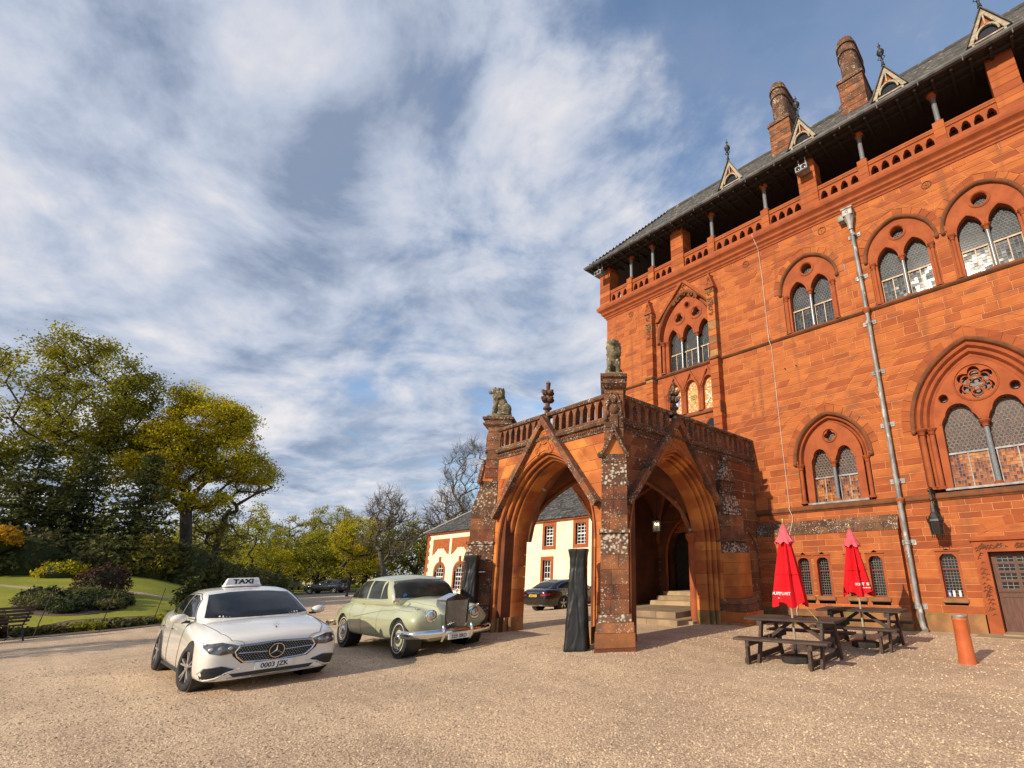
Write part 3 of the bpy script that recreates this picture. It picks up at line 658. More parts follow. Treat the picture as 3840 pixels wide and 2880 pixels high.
    for x in cs: holes.append(trefoil_head(x, 7.12, 8.03, .28, cusp=.16, tall=1.25))
    m = MB(T); m.plate([[(uc-1.2, 7.02), (uc+1.32, 7.02), (uc+1.32, 8.86), (uc-1.2, 8.86)]]+holes, -.22, .0); ob('panel_frame', m, 'carved_stone', H, 30)
    HOLES.append(rect_fn(uc-1.2, uc+1.32, 7.02, 8.86))
    for i, x in enumerate(cs):
        m = MB(T); m.plate([[(x-.40, 8.06), (x, 8.78), (x+.40, 8.06), (x+.33, 8.06), (x, 8.66), (x-.33, 8.06)]], 0, .07); ob('gablet', m, 'carved_stone', H)
        m = MB(T); a = trefoil_head(x, 7.1, 8.03, .29, cusp=.16, tall=1.25)[1:-1]; b = trefoil_head(x, 7.1, 8.03, .34, cusp=.16, tall=1.25)[1:-1]
        m.grid([[(p, q, w) for p, q in (a if k == 0 else b)] for k, w in ((0, -.05), (0, .03), (1, .035), (1, 0))]); ob('arch_moulding', m, 'carved_stone', H, 30)
        m = MB(T); m.box(x-.30, x+.30, 7.1, 8.45, -.16, -.12); ob('mosaic_panel', m, 'mosaic', H)
        m = MB(T)
        sh = [(x-.13, 7.95), (x+.13, 7.95), (x+.13, 7.68), (x+.08, 7.52), (x, 7.44), (x-.08, 7.52), (x-.13, 7.68)]
        if i == 1:
            m.plate([sh], -.119, -.10); ob('shield', m, 'brass', H)
            m = MB(T)
            for k in range(3): m.box(x-.10, x+.10, 7.62+k*.07, 7.645+k*.07, -.10, -.094)
            ob('shield_bars', m, 'iron', H)
        elif i == 2:
            m.bar((x-.2, 7.35, -.10), (x+.2, 7.85, -.10), .05, .02, up=(0, 0, 1)); m.bar((x-.2, 7.85, -.098), (x+.2, 7.35, -.098), .05, .02, up=(0, 0, 1)); ob('saltire', m, 'mosaic_white', H)
        else: m.plate([sh], -.119, -.10); ob('shield', m, 'mosaic_blue', H)
    for x in (uc-1.02, uc-.23, uc+.545, uc+1.26):
        for e in (-.045, .045): m = MB(T); shaft(m, x+e, -.01, 7.1, 8.05, .038, mi=(0, 0)); ob('colonnette', m, 'carved_stone', H, 40)
    m = MB(T); m.bbox(uc-1.25, uc+1.36, 6.94, 7.04, -.02, .09, .02); ob('sill', m, 'dark_stone', H)
    # blind arch half hidden by the porch parapet
    m = MB(T); sweep_arch(m, uc+.98, 6.3, .28, .42, [(0, -.04), (0, .03), (.05, .05), (.09, .0)], 5.6, 8); ob('arch_moulding', m, 'carved_stone', H, 30)
    m = MB(T); m.plate([arch_pts(uc+.98, 6.3, .28, .42, 5.6)], .011, .016); ob('arch_glass', m, 'dark_glass', H)
bay()
SMALL = [(-6.09, .17), (-5.53, .17), (-4.69, .17), (-4.11, .17), (-2.45, .19)]
LPRO = 0.20                                   # the lower lancet wall stands forward
def small_windows():
    for i, (u, h) in enumerate(SMALL):
        T = (lambda a, b, w: TF(a, b, w+LPRO)) if i < 4 else TF
        W = empty('lancet_window', TF(u, .77, 0), parent=MAN); rr = random.Random(90+i)
        def shape(e, v0=.78, v1=1.80):
            hh = h+e; return [(u-hh, v0-e), (u+hh, v0-e), (u+hh, v1-.10+e*.4), (u+hh-.035, v1-.045+e*.4), (u+hh-.09, v1+e*.4), (u-hh+.09, v1+e*.4), (u-hh+.035, v1-.045+e*.4), (u-hh, v1-.10+e*.4)]
        m = MB(T); m.plate([[(u-h-.06, .70), (u+h+.06, .70), (u+h+.06, 1.86), (u-h-.06, 1.86)], shape(0)], -.22, .014); m.tone = .3; ob('surround', m, 'carved_stone', W)
        m = MB(T); m.plate([shape(0), shape(-.018)], -.18, -.13); m.box(u-h, u+h, 1.415, 1.45, -.17, -.125); ob('window_frame', m, 'red_frame', W)
        lead = MB(T); pane = MB(T); leaded_grid(lead, u-h+.015, u+h-.015, .80, 1.42, -.165, .064, .072, pane, rr, .0042); leaded_grid(lead, u-h+.015, u+h-.015, 1.45, 1.80, -.165, .064, .072, pane, rr, .0042)
        ob('leading', lead, 'leading_light', W); ob('leaded_panes', pane, 'dark_glass', W, kind='stuff', recalc=False)
        m = MB(T); m.bbox(u-h-.09, u+h+.09, .66, .76, -.1, .07, .02); ob('sill', m, 'base_stone', W)
        m = MB(T); m.bbox(u-h-.08, u+h+.08, 1.862, 1.89, 0, .045, .008); ob('label_mould', m, 'carved_stone', W)
        if i == 4: HOLES.append(rect_fn(u-h-.06, u+h+.06, .70, 1.86))
    # jars on the inner sill of the window by the door
    for k, (x, m_) in enumerate(((-2.58, 'mosaic_blue'), (-2.48, 'print_white'), (-2.35, 'print_white'))):
        m = MB(); m.lathe([(.028, 0), (.034, .01), (.034, .09), (.03, .10), (.03, .115), (.033, .12), (.033, .145), (.028, .15)], (x, YF+.14, .79), 10)
        o = ob('jar', m, m_, None, 40); tag(o, ['small blue jar inside the lancet window by the door, nearest the downpipe', 'small white jar in the middle of the lancet window sill by the door', 'small white jar inside the lancet window, nearest the door'][k], 'jar', 'jars on the window sill')
small_windows()
LW_HOLES = [rect_fn(u-h-.06, u+h+.06, .70, 1.86) for u, h in SMALL[:4]]
DOOR = (-1.60, 0.35, 1.84)
HOLES.append(rect_fn(-1.88, 0.62, 0.0, 2.08))
def facade_wall():
    hs = HOLES
    def tones(t, x, z):
        return (.62+.38*(t-.3)/.7) if t > .3 else .05+1.5*t
    ashlar(MAN, TF, XL, XR, 3.24, 12.56, .205, (.36, .80), [h for h in hs if h.top > 3.2], 'sandstone', 5, EYEV, 300, tones=tones)
    ashlar(MAN, TF, -3.42, XR, .42, 3.12, .172, (.36, .74), hs, 'sandstone', 6, EYEV, 150, name='lower_stone')
    ashlar(MAN, TF, XL, -3.42, 2.80, 3.12, .16, (.4, .7), [], 'sandstone', 16, EYEV, 20, name='lower_stone')
    T2 = lambda u, v, w: TF(u, v, w+LPRO)
    ashlar(MAN, T2, -7.56, -3.42, .42, 2.46, .17, (.36, .74), LW_HOLES, 'sandstone', 8, EYEV, 130, name='lower_stone')
    ashlar(MAN, TF, XL, -7.56, .0, 2.80, .25, (.4, .9), [rect_fn(-11.3, -9.6, .5, 2.6)], 'shaded_vault_stone', 9, EYEV, 40, name='inner_stone')
    m = MB(); m.box(-3.43, -3.42, YF-LPRO, YF, 0, 2.46); ob('wall_return', m, 'sandstone', MAN)
    # sloping lichen covered band above the lancets
    for k, (a, b, c, d) in enumerate(((2.46, 2.66, LPRO+.03, LPRO-.02), (2.66, 2.86, LPRO-.02, .03))):
        x = -7.60
        while x < -3.40:
            x2 = min(-3.40, x+rnd.uniform(.7, 1.2)); m = MB(TF); m.tone = rnd.random()
            m.add([(x+.004, a, 0), (x2-.004, a, 0), (x2-.004, a, c), (x+.004, a, c), (x+.004, b-.006, d), (x2-.004, b-.006, d), (x+.004, b-.006, 0), (x2-.004, b-.006, 0)], [(0,1,2,3),(3,2,5,4),(4,5,7,6),(0,3,4,6),(1,7,5,2)])
            ob('weathering_stone', m, 'spotted_stone', MAN); x = x2
    # plinth
    x = -7.60
    while x < -1.9:
        x2 = min(-1.90, x+rnd.uniform(.8, 1.5)); pr = LPRO if x < -3.5 else 0
        if x < -3.43 < x2: x2 = -3.43
        m = MB(TF); m.tone = rnd.random(); m.add([(x+.004, -.3, -.05), (x2-.004, -.3, -.05), (x2-.004, -.3, pr+.10), (x+.004, -.3, pr+.10), (x+.004, .34, pr+.10), (x2-.004, .34, pr+.10), (x+.004, .42, pr+.02), (x2-.004, .42, pr+.02), (x+.004, .42, -.05), (x2-.004, .42, -.05)], [(3,2,5,4),(4,5,7,6),(6,7,9,8),(0,3,4,6,8),(1,9,7,5,2)])
        ob('plinth_stone', m, 'base_stone', MAN); x = x2
    x = .65
    while x < XR:
        m = MB(TF); m.bbox(x+.004, min(XR, x+1.2)-.004, -.3, .42, -.05, .10, .02); ob('plinth_stone', m, 'base_stone', MAN); x += 1.2
    m = MB(); m.box(XL, XL+.3, YF+.02, 24, -.5, 12.6); m.box(XR-.2, XR, YF+.02, 24, -.5, 15); m.box(XL, XR, 23.7, 24, -.5, 15); ob('side_wall', m, 'sandstone', MAN)
facade_wall()
def corner_band(prof, mat, name, y_end=24.0, xr=None, seg=None, smooth=None):
    """moulding running round the left corner of the house; prof (delta, z)"""
    m = MB(); rows = []
    xr = xr or XR
    P = [(XL, y_end), (XL, YF), (xr, YF)]
    rows = [[(XL-d, y_end, z) for d, z in prof], [(XL-d, YF-d, z) for d, z in prof], [(xr, YF-d, z) for d, z in prof]]
    m.grid(rows, closed=True, caps=True); return ob(name, m, mat, MAN, smooth)
corner_band([(-.02, 8.78), (.0, 8.80), (.05, 8.83), (.09, 8.87), (.09, 8.90), (.0, 8.94), (-.02, 8.94)], 'dark_stone', 'string_course')
corner_band([(-.02, 3.10), (.03, 3.10), (.05, 3.13), (.09, 3.16), (.10, 3.20), (.10, 3.23), (.0, 3.30), (-.02, 3.30)], 'dark_stone', 'string_course')
corner_band([(-.02, 12.55), (.04, 12.55), (.05, 12.60), (.10, 12.64), (.11, 12.70), (.19, 12.76), (.20, 12.84), (.24, 12.88), (.32, 12.94), (.35, 13.02), (.35, 13.10), (.30, 13.14), (.26, 13.22), (-.02, 13.24)], 'carved_stone', 'cornice')
def gallery():
    """open top storey: balustrade, columns, piers, back wall, ceiling"""
    G0 = .02
    Tg = lambda u, v, w: TF(u, v, w+G0)
    piers = [(-14.66, -14.02), (-10.42, -9.79), (-4.76, -4.14), (.93, 1.57), (3.6, 4.2)]
    cols = [-12.80, -11.53, -8.46, -6.12, -2.65, -.46]
    for a, b in piers:
        Pp = empty('gallery_pier', TF((a+b)/2, 13.24, 0), parent=MAN); z = 13.24; rr = random.Random(int(a*10))
        while z < 15.28:
            h = min(rr.uniform(.20, .30), 15.3-z); m = MB(Tg); m.tone = rr.random(); m.bbox(a, b, z+.003, z+h-.003, -.5, .10, .006); ob('stone', m, 'sandstone', Pp); z += h
    for u in cols:
        Cc = empty('gallery_column', TF(u, 13.24, 0), parent=MAN); rr = random.Random(int(u*31))
        for z0, z1 in ((13.24, 13.52), (13.52, 13.80), (13.80, 14.08)):
            m = MB(Tg); m.tone = rr.random(); m.bbox(u-.15, u+.15, z0+.003, z1-.003, -.22, .11, .006); ob('pedestal', m, 'sandstone', Cc)
        m = MB(Tg); shaft(m, u+.02, -.05, 14.08, 15.22, .075, mi=(0, 1), n=12); ob('shaft', m, ['carved_stone', 'granite'], Cc, 40)
        m = MB(Tg); m.bbox(u-.17, u+.20, 15.20, 15.32, -.35, .14, .01); ob('bracket', m, 'timber_dark', Cc)
    edges = sorted([(a, b) for a, b in piers]+[(u-.15, u+.15) for u in cols])
    for (a0, a1), (b0, b1) in zip(edges[:-1], edges[1:]):
        u0, u1 = a1, b0; L = u1-u0
        if L < .3: continue
        n = max(1, round(L/.335)); p = L/n; holes = []
        B = empty('parapet', TF((u0+u1)/2, 13.24, 0), parent=MAN)
        for i in range(n): holes.append(trefoil_head(u0+p*(i+.5), 13.265, 13.53, .12, 12, .2, 1.5))
        m = MB(Tg); m.plate([[(u0, 13.24), (u1, 13.24), (u1, 13.80), (u0, 13.80)]]+holes, -.14, .02); ob('pierced_panel', m, 'carved_stone', B, 25)
        m = MB(Tg); m.grid([[(x, z, w) for z, w in ((13.80, -.16), (13.80, .05), (13.84, .06), (13.87, .04), (13.90, .06), (13.95, .05), (13.98, -.02), (13.98, -.16))] for x in (u0, u1)], closed=True, caps=True); ob('rail', m, 'sandstone', B)
        m = MB(Tg); m.box(u0, u1, 13.24, 13.27, -.14, .10); ob('ledge', m, 'base_stone', B)
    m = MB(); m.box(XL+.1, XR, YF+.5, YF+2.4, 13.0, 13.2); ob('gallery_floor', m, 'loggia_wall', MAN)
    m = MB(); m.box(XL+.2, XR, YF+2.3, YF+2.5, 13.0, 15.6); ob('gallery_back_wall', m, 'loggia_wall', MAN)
    for u in (-13.0, -9.0, -5.6, -1.4, 1.9):
        m = MB(); m.box(u-.35, u+.35, YF+2.26, YF+2.30, 13.2, 15.0); ob('gallery_shutter', m, 'timber_dark', MAN)
gallery()
def roof():
    ey, ez, o = 13.78, 15.17, .67; ex = XL-o; sl = 1.2; ry = 16.6; rz = ez+sl*(ry-ey)
    RO = empty('roof', (-5, ry, rz), parent=MAN)
    m = MB(); m.add([(ex, ey, ez+.03), (XR+3, ey, ez+.03), (XR+3, YF+2.4, ez+.26), (ex, YF+2.4, ez+.26)], [(0,1,2,3)]); m.add([(ex, ey, ez+.03), (ex, 24, ez+.03), (XL+1.6, 24, ez+.26), (XL+1.6, YF, ez+.26)], [(0,1,2,3)]); ob('soffit', m, 'timber_dark', RO)
    m = MB(); x = ex+.25
    while x < XR+2.5: m.bar((x, ey+.04, ez-.02), (x, YF+.6, ez+.10), .07, .13); x += .48
    ob('rafter_ends', m, 'timber_dark', RO, kind='stuff')
    m = MB()
    for y, z in ((ey+.28, ez-.03), (ey+.62, ez+.02)): m.box(ex+.2, XR+3, y, y+.09, z, z+.07)
    ob('wall_plate', m, 'timber_dark', RO)
    prof = [(0, 0), (-.10, -.0), (-.13, .05), (-.13, .11), (-.115, .12), (-.02, .12), (0, .10)]
    m = MB(); m.grid([[(XL-o+q, 24, ez+z) for q, z in prof], [(XL-o+q, ey+q, ez+z) for q, z in prof], [(XR+3, ey+q, ez+z) for q, z in prof]], closed=True, caps=True); ob('gutter', m, 'gutter_paint', RO, 30)
    m = MB(); k = ex+.5
    while k < XR+2.5: m.box(k-.015, k+.015, ey-.135, ey-.12, ez-.14, ez+.08); m.ball((k, ey-.12, ez-.14), .025, 5, 3); k += 1.15
    ob('gutter_bracket', m, 'iron', RO)
    # slates, front and left slope
    rr = random.Random(2); m = MB(); s = MB(); step = .17; nrow = int((ry-ey)/ (step/math.hypot(1, sl)))
    dy = (ry-ey)/nrow
    for i in range(nrow):
        y0 = ey+i*dy; y1 = y0+dy*1.5; z0 = ez+.13+sl*(y0-ey); z1 = ez+.13+sl*(y1-ey); x = ex+(y0-ey)+rr.uniform(0, .2)
        while x < XR+3:
            w = rr.uniform(.16, .27); s.tone = rr.random(); q = rr.uniform(.008, .022); s.add([(x, y0, z0+q), (x+w-.008, y0, z0+q), (x+w-.008, y1, z1-.02), (x, y1, z1-.02), (x, y0, z0-.02), (x+w-.008, y0, z0-.02)], [(0,1,2,3),(4,5,1,0)]); x += w
        y = ey+(y0-ey)
        while y < 23:
            w = rr.uniform(.16, .27); X = ex+i*dy; s.tone = rr.random(); s.add([(X, y, z0), (X, y+w, z0), (X+dy*1.5, y+w, z1-.02), (X+dy*1.5, y, z1-.02)], [(0,1,2,3)]); y += w
    ob('slates', s, 'slate', RO, kind='stuff', recalc=False)
    m.add([(ex, ey, ez+.10), (XR+3, ey, ez+.10), (XR+3, ry, rz+.10), (ex+(ry-ey), ry, rz+.10), (ex, 24, ez+.10), (ex+(ry-ey), 24, rz+.1), (XR+3, 20, rz-1.5), (ex+(ry-ey)+1, 24, rz-1.5)], [(0,1,2,3),(4,0,3,5),(3,2,6,7)]); ob('roof_deck', m, 'timber_dark', RO)
    m = MB(); m.tube([(ex+(ry-ey), ry, rz+.14), (XR+3, ry, rz+.14)], .09, 8); m.tube([(ex, ey, ez+.14), (ex+(ry-ey), ry, rz+.14)], .05, 6); ob('ridge', m, 'slate', RO)
    # crested gable behind the middle chimneys
    m = MB(); x0 = -4.6
    for i in range(5): m.prism([(x0+i*.45, rz), (x0+i*.45+.46, rz), (x0+i*.45+.46, rz+.18+i*.16), (x0+i*.45, rz+.08+i*.16)], ry+.2, ry+.45, 1); m.ball((x0+i*.45+.2, ry+.3, rz+.30+i*.16), (.09, .07, .12), 6, 4)
    m.ball((x0+2.1, ry+.3, rz+1.15), (.13, .09, .10), 6, 4); m.tube([(x0+2.1, ry+.3, rz+.8), (x0+2.1, ry+.3, rz+1.4)], .05, 6); ob('crested_gable', m, 'weathered_stone', RO)
    for i, u in enumerate((-7.15, -4.29, -1.44, 1.17, 3.9)):
        D = empty('dormer', (u, 14.0, 15.5), parent=MAN); yd = 13.95; w = .43; b = 15.52; a = 16.68
        m = MB(); m.box(u-w+.05, u+w-.05, yd+.06, yd+1.0, b-.2, b+.35); m.prism([(u-w+.05, b+.35), (u+w-.05, b+.35), (u, a-.15)], yd+.06, yd+1.6, 1); ob('dormer_wall', m, 'carved_stone', D)
        m = MB()
        for sx in (-1, 1): m.bar((u+sx*(w+.06), yd, b+.10), (u, yd, a), .05, .13, up=(0, 1, 0)) if False else m.prism([(u+sx*(w+.08), b+.10), (u+sx*(w-.06), b+.10), (u, a-.20), (u, a)], yd-.04, yd+.02, 1)
        m.prism([(u-.02, b+.55), (u+.02, b+.55), (u+.02, a-.15), (u-.02, a-.15)], yd-.05, yd+.0, 1)
        arc = [(u+(w-.14)*math.cos(PI*k/10), b+.20+(w-.06)*math.sin(PI*k/10)) for k in range(11)]; arc2 = [(u+(w-.19)*math.cos(PI*k/10), b+.20+(w-.12)*math.sin(PI*k/10)) for k in range(11)]
        m.prism(arc+arc2[::-1], yd-.03, yd+.03, 1)
        for sx in (-1, 1): m.box(u+sx*(w-.05)-.03, u+sx*(w-.05)+.03, yd-.03, yd+.05, b-.1, b+.25)
        for k in range(3): m.box(u-w+.08, u+w-.08, yd+.02, yd+.05, b-.08+k*.10, b-.03+k*.10)
        ob('bargeboard', m, 'cream_wood', D)
        m = MB(); m.prism([(u-w+.1, b+.22), (u+w-.1, b+.22), (u+.12, b+.55), (u-.12, b+.55)], yd+.04, yd+.055, 1); ob('dormer_opening', m, 'dark_glass', D)
        m = MB()
        for sx in (-1, 1): m.add([(u+sx*(w+.13), yd-.10, b+.04), (u, yd-.10, a+.06), (u, yd+1.5, a+.06), (u+sx*(w+.13), yd+1.0, b+.04), (u+sx*(w+.13), yd-.10, b-.02), (u, yd-.10, a), (u, yd+1.5, a), (u+sx*(w+.13), yd+1.0, b-.02)], [(0,1,2,3),(4,5,6,7),(0,1,5,4),(0,3,7,4)])
        ob('dormer_roof', m, 'slate', D)
        m = MB(); m.lathe([(.06, 0), (.045, .08), (.03, .2), (.05, .24), (.03, .28), (.025, .42), (.10, .50), (.12, .56), (.10, .63), (.03, .68), (.025, .80), (.05, .84), (.015, .88), (.01, 1.0)], (u, yd-.06, a+.04), 8)
        for k in range(4): m.tube([(u+.03*math.cos(k*PI/2), yd-.06+.03*math.sin(k*PI/2), a+.30), (u+.11*math.cos(k*PI/2), yd-.06+.11*math.sin(k*PI/2), a+.36), (u+.05*math.cos(k*PI/2), yd-.06+.05*math.sin(k*PI/2), a+.44)], .014, 4)
        ob('finial', m, 'iron', D, 50)
    for i, u in enumerate((-5.42, -2.66)):
        K = empty('chimney', (u, 15.6, 16), parent=MAN); rr = random.Random(50+i)
        def stad(wd, y0, y1, n=8): return [(u+wd*math.cos(PI+PI*k/n), y0+wd*math.sin(PI+PI*k/n)) for k in range(n+1)]+[(u+wd*math.cos(PI*k/n), y1+wd*math.sin(PI*k/n)) for k in range(n+1)]
        z = 15.6
        while z < 18.2:
            h = rr.uniform(.2, .3); m = MB(); m.tone = rr.random(); m.bbox(u-.43, u+.43, 15.05, 16.75, z+.003, min(18.3, z+h)-.003, .012); ob('stone', m, 'weathered_stone', K); z += h
        m = MB(); lo = [(u-.47, 15.0), (u+.47, 15.0), (u+.47, 16.8), (u-.47, 16.8)]
        m.grid([[(x, y, zz) for x, y in [(u-a, 15.9-b), (u+a, 15.9-b), (u+a, 15.9+b), (u-a, 15.9+b)]] for a, b, zz in ((.47, .9, 18.28), (.47, .9, 18.36), (.36, .80, 18.55))], closed=True, caps=True)
        for wd, a, b in ((.31, 18.5, 19.75), (.36, 19.72, 19.82), (.31, 19.8, 20.15), (.36, 20.12, 20.22), (.29, 20.2, 20.46)):
            m.prism(stad(wd, 15.45, 16.35), a, b)
        ob('flue', m, 'spotted_stone', K, 40)
roof()
def door():
    D = empty('oak_door', TF(-.6, 0, 0), parent=MAN); D['label'] = 'dark brown glazed double door in a carved stone frame'
    m = MB(TF); m.plate([[(-1.88, 0), (-1.60, 0), (-1.60, 1.82), (.34, 1.82), (.34, 0), (.62, 0), (.62, 2.08), (-1.88, 2.08)]], -.30, .03); ob('door_surround', m, 'carved_stone', D)
    m = MB(TF); rr = random.Random(9)
    for i in range(110):
        t = rr.random()
        if t < .45: x, z = -1.74+rr.uniform(-.06, .06), rr.uniform(.4, 1.95)
        else: x, z = rr.uniform(-1.74, .5), 1.95+rr.uniform(-.05, .05)
        m.tube([(x-.04, z-.03, .03), (x, z+.02, .048), (x+.04, z-.01, .03)], .012, 4)
    ob('leaf_carving', m, 'porch_brown', D, kind='stuff')
    m = MB(TF); m.grid([[(x, z, w) for z, w in ((2.08, 0), (2.08, .09), (2.13, .10), (2.16, .06), (2.17, 0))] for x in (-1.92, .66)], closed=True, caps=True); ob('label_mould', m, 'carved_stone', D)
    for k, (a, b) in enumerate(((-1.58, -.645), (-.635, .32))):
        m = MB(TF); m.box(a, b, 0.04, .90, -.28, -.24); holes = []; w = (b-a)
        cs = [(a+.10+i*(w-.14)/2, a+.10+i*(w-.14)/2+(w-.2)/2-.03) for i in range(2)] ; rows = [(.98+j*.2, .98+j*.2+.15) for j in range(4)]
        for x0, x1 in cs:
            for z0, z1 in rows: holes.append([(x0, z0), (x1, z0), (x1, z1), (x0, z1)])
        m.plate([[(a, .90), (b, .90), (b, 1.80), (a, 1.80)]]+holes, -.28, -.22); m.box(a+.06, b-.06, .80, .86, -.24, -.22); m.box(a+.06, b-.06, .92, .95, -.22, -.205); ob('door_leaf', m, 'door_wood', D)
        pane = MB(TF); lead = MB(TF); rr = random.Random(5)
        for x0, x1 in cs:
            for z0, z1 in rows: leaded_grid(lead, x0, x1, z0, z1, -.25, .12, .075, pane, rr, .006)
        ob('pane', pane, 'dark_glass', D, recalc=False); ob('glazing_bar', lead, 'leading_light', D)
        m = MB(TF); q = -.75 if k == 0 else -.53; ring(m, q, .86, [(.045, -.205), (.055, -.20), (.06, -.21), (.05, -.215)]); ob('ring_handle', m, 'brass', D)
    m = MB(TF); m.box(-1.60, .34, 0, .05, -.3, .3); m.bbox(-2.1, .9, -.2, .02, .0, .75, .02); ob('threshold', m, 'step_stone', D)
    voussoirs(D, TF, -.63, 1.9, 1.25, .62 if False else 1.2501, -.0, .0, 1) if False else None
    rr = random.Random(12)
    for i in range(11):                                   # flat relieving arch, proud of the courses
        t0 = R(118)-R(56)*i/11; t1 = R(118)-R(56)*(i+1)/11; m = MB(TF); m.tone = rr.random(); r0, r1 = 2.25, 2.45; cz = .22
        q = [(-.63+r0*math.cos(t0-.004), cz+r0*math.sin(t0)), (-.63+r0*math.cos(t1+.004), cz+r0*math.sin(t1)), (-.63+r1*math.cos(t1+.004), cz+r1*math.sin(t1)), (-.63+r1*math.cos(t0-.004), cz+r1*math.sin(t0))]
        m.add([(*p, .0) for p in q]+[(*p, .018) for p in q], [(4,5,6,7),(0,1,5,4),(1,2,6,5),(2,3,7,6),(3,0,4,7)]); ob('voussoir', m, 'sandstone', D)
door()
def trims():
    for u, z in ((-7.10, 12.25), (-4.24, 12.24), (-12.80, 12.29), (-1.10, 12.22)):
        m = MB(TF); ring(m, u, z, [(.10, 0), (.11, .03), (.13, .03), (.14, .012)], 14); m.ball((u, z, .015), (.03, .03, .02), 6, 4)
        for k in range(7): m.ball((u+.065*math.cos(k*2*PI/7), z+.065*math.sin(k*2*PI/7), .012), (.018, .018, .012), 5, 3)
        ob('rosette', m, 'dark_stone', MAN, 40)
    m = MB(TF)
    for u, z in ((-6.05, 7.77), (-5.66, 7.78)): m.tube([(u, z, 0), (u, z, .05)], .012, 6); m.ball((u, z, .06), .025, 6, 4)
    ob('tie_bolt', m, 'iron', MAN)
trims()
# ------------------------------------------------------------ fittings on the facade
def downpipe():
    D = empty('downpipe', TF(-3.25, 0, .12), 'tall grey downpipe with square hopper head between the mansion windows', 'pipe'); u = -3.27; w = .13
    T = TF
    m = MB(T); m.tube([(u-.03, 11.75, w), (u, 8.9, w), (u, 3.2, w+.04), (u, 2.9, w+.04), (u, .62, w+.04)], .062, 10); ob('shaft', m, 'pipe_paint', D, 60)
    m = MB(T); m.tube([(u, .64, w+.04), (u+.03, .45, w+.06), (u+.05, .25, w+.14), (u+.06, .12, w+.15), (u+.12, .04, w+.24)], .066, 10); ob('shoe', m, 'pipe_paint', D, 60)
    m = MB(T); m.bbox(u-.19, u+.12, 12.18, 12.42, .02, .32, .015); m.bbox(u-.22, u+.15, 12.40, 12.46, .0, .35, .012); m.bbox(u-.36, u-.17, 12.10, 12.30, .02, .26, .012); m.box(u-.10, u+.04, 12.46, 12.56, .05, .2); m.lathe([(.15, 0), (.12, -.12), (.08, -.25), (.065, -.42)], (0, 0, 0), 4) if False else None
    m.grid([[(u-.03+q*math.cos(2*PI*k/8+PI/8), z, w+.03+q*math.sin(2*PI*k/8+PI/8)) for k in range(8)] for q, z in ((.17, 12.18), (.13, 12.05), (.10, 11.95), (.07, 11.72))], closed=True); ring(m, u-.03, 12.30, [(.03, .32), (.05, .335), (.06, .32)], 12); ob('hopper', m, 'pipe_paint', D, 30)
    for z in (11.53, 10.02, 8.45, 6.88, 5.29, 3.71, 2.11, .56):
        m = MB(T); m.bbox(u-.19, u+.19, z-.07, z+.07, .012, .035, .006); m.grid([[(u+q*math.cos(2*PI*k/10), z+h, w+(.04 if z < 3.3 else 0)+q*math.sin(2*PI*k/10)) for k in range(10)] for q, h in ((.066, -.06), (.082, -.05), (.082, -.02), (.074, 0), (.082, .02), (.082, .04), (.066, .05))], closed=True)
        for sx in (-1, 1): m.ball((u+sx*.13, z, .036), (.02, .02, .012), 6, 4)
        ob('bracket', m, 'pipe_paint', D, 40)
    m = MB(T)
    for z in (8.86, 3.2): m.grid([[(u+q*math.cos(2*PI*k/10), z+h, w+q*math.sin(2*PI*k/10)) for k in range(10)] for q, h in ((.064, -.12), (.08, -.10), (.11, -.02), (.12, .0), (.12, .04), (.064, .06))], closed=True)
    ob('collar', m, 'carved_stone', D, 40)
    m = MB(T)
    pts = [(-6.60, 13.20, .27), (-6.58, 13.05, .37), (-6.53, 12.6, .08), (-6.51, 11.5, .03), (-6.51, 9.2, .03), (-6.49, 8.98, .06), (-6.46, 8.85, .11), (-6.44, 8.7, .03), (-6.44, 6.0, .03), (-6.42, 3.5, .03), (-6.40, 3.34, .05), (-6.40, 3.25, .12), (-6.35, 3.02, .04), (-6.36, 2.85, .07), (-6.40, 2.52, LPRO+.05), (-6.40, 1.0, LPRO+.03), (-6.40, .5, LPRO+.05), (-6.40, .40, LPRO+.13), (-6.40, .02, LPRO+.14)]
    m.tube(pts, .009, 6); o = ob('cable', m, 'white_cable', None, 60); tag(o, 'thin white cable running down the red facade behind the left parasol', 'cable')
downpipe()
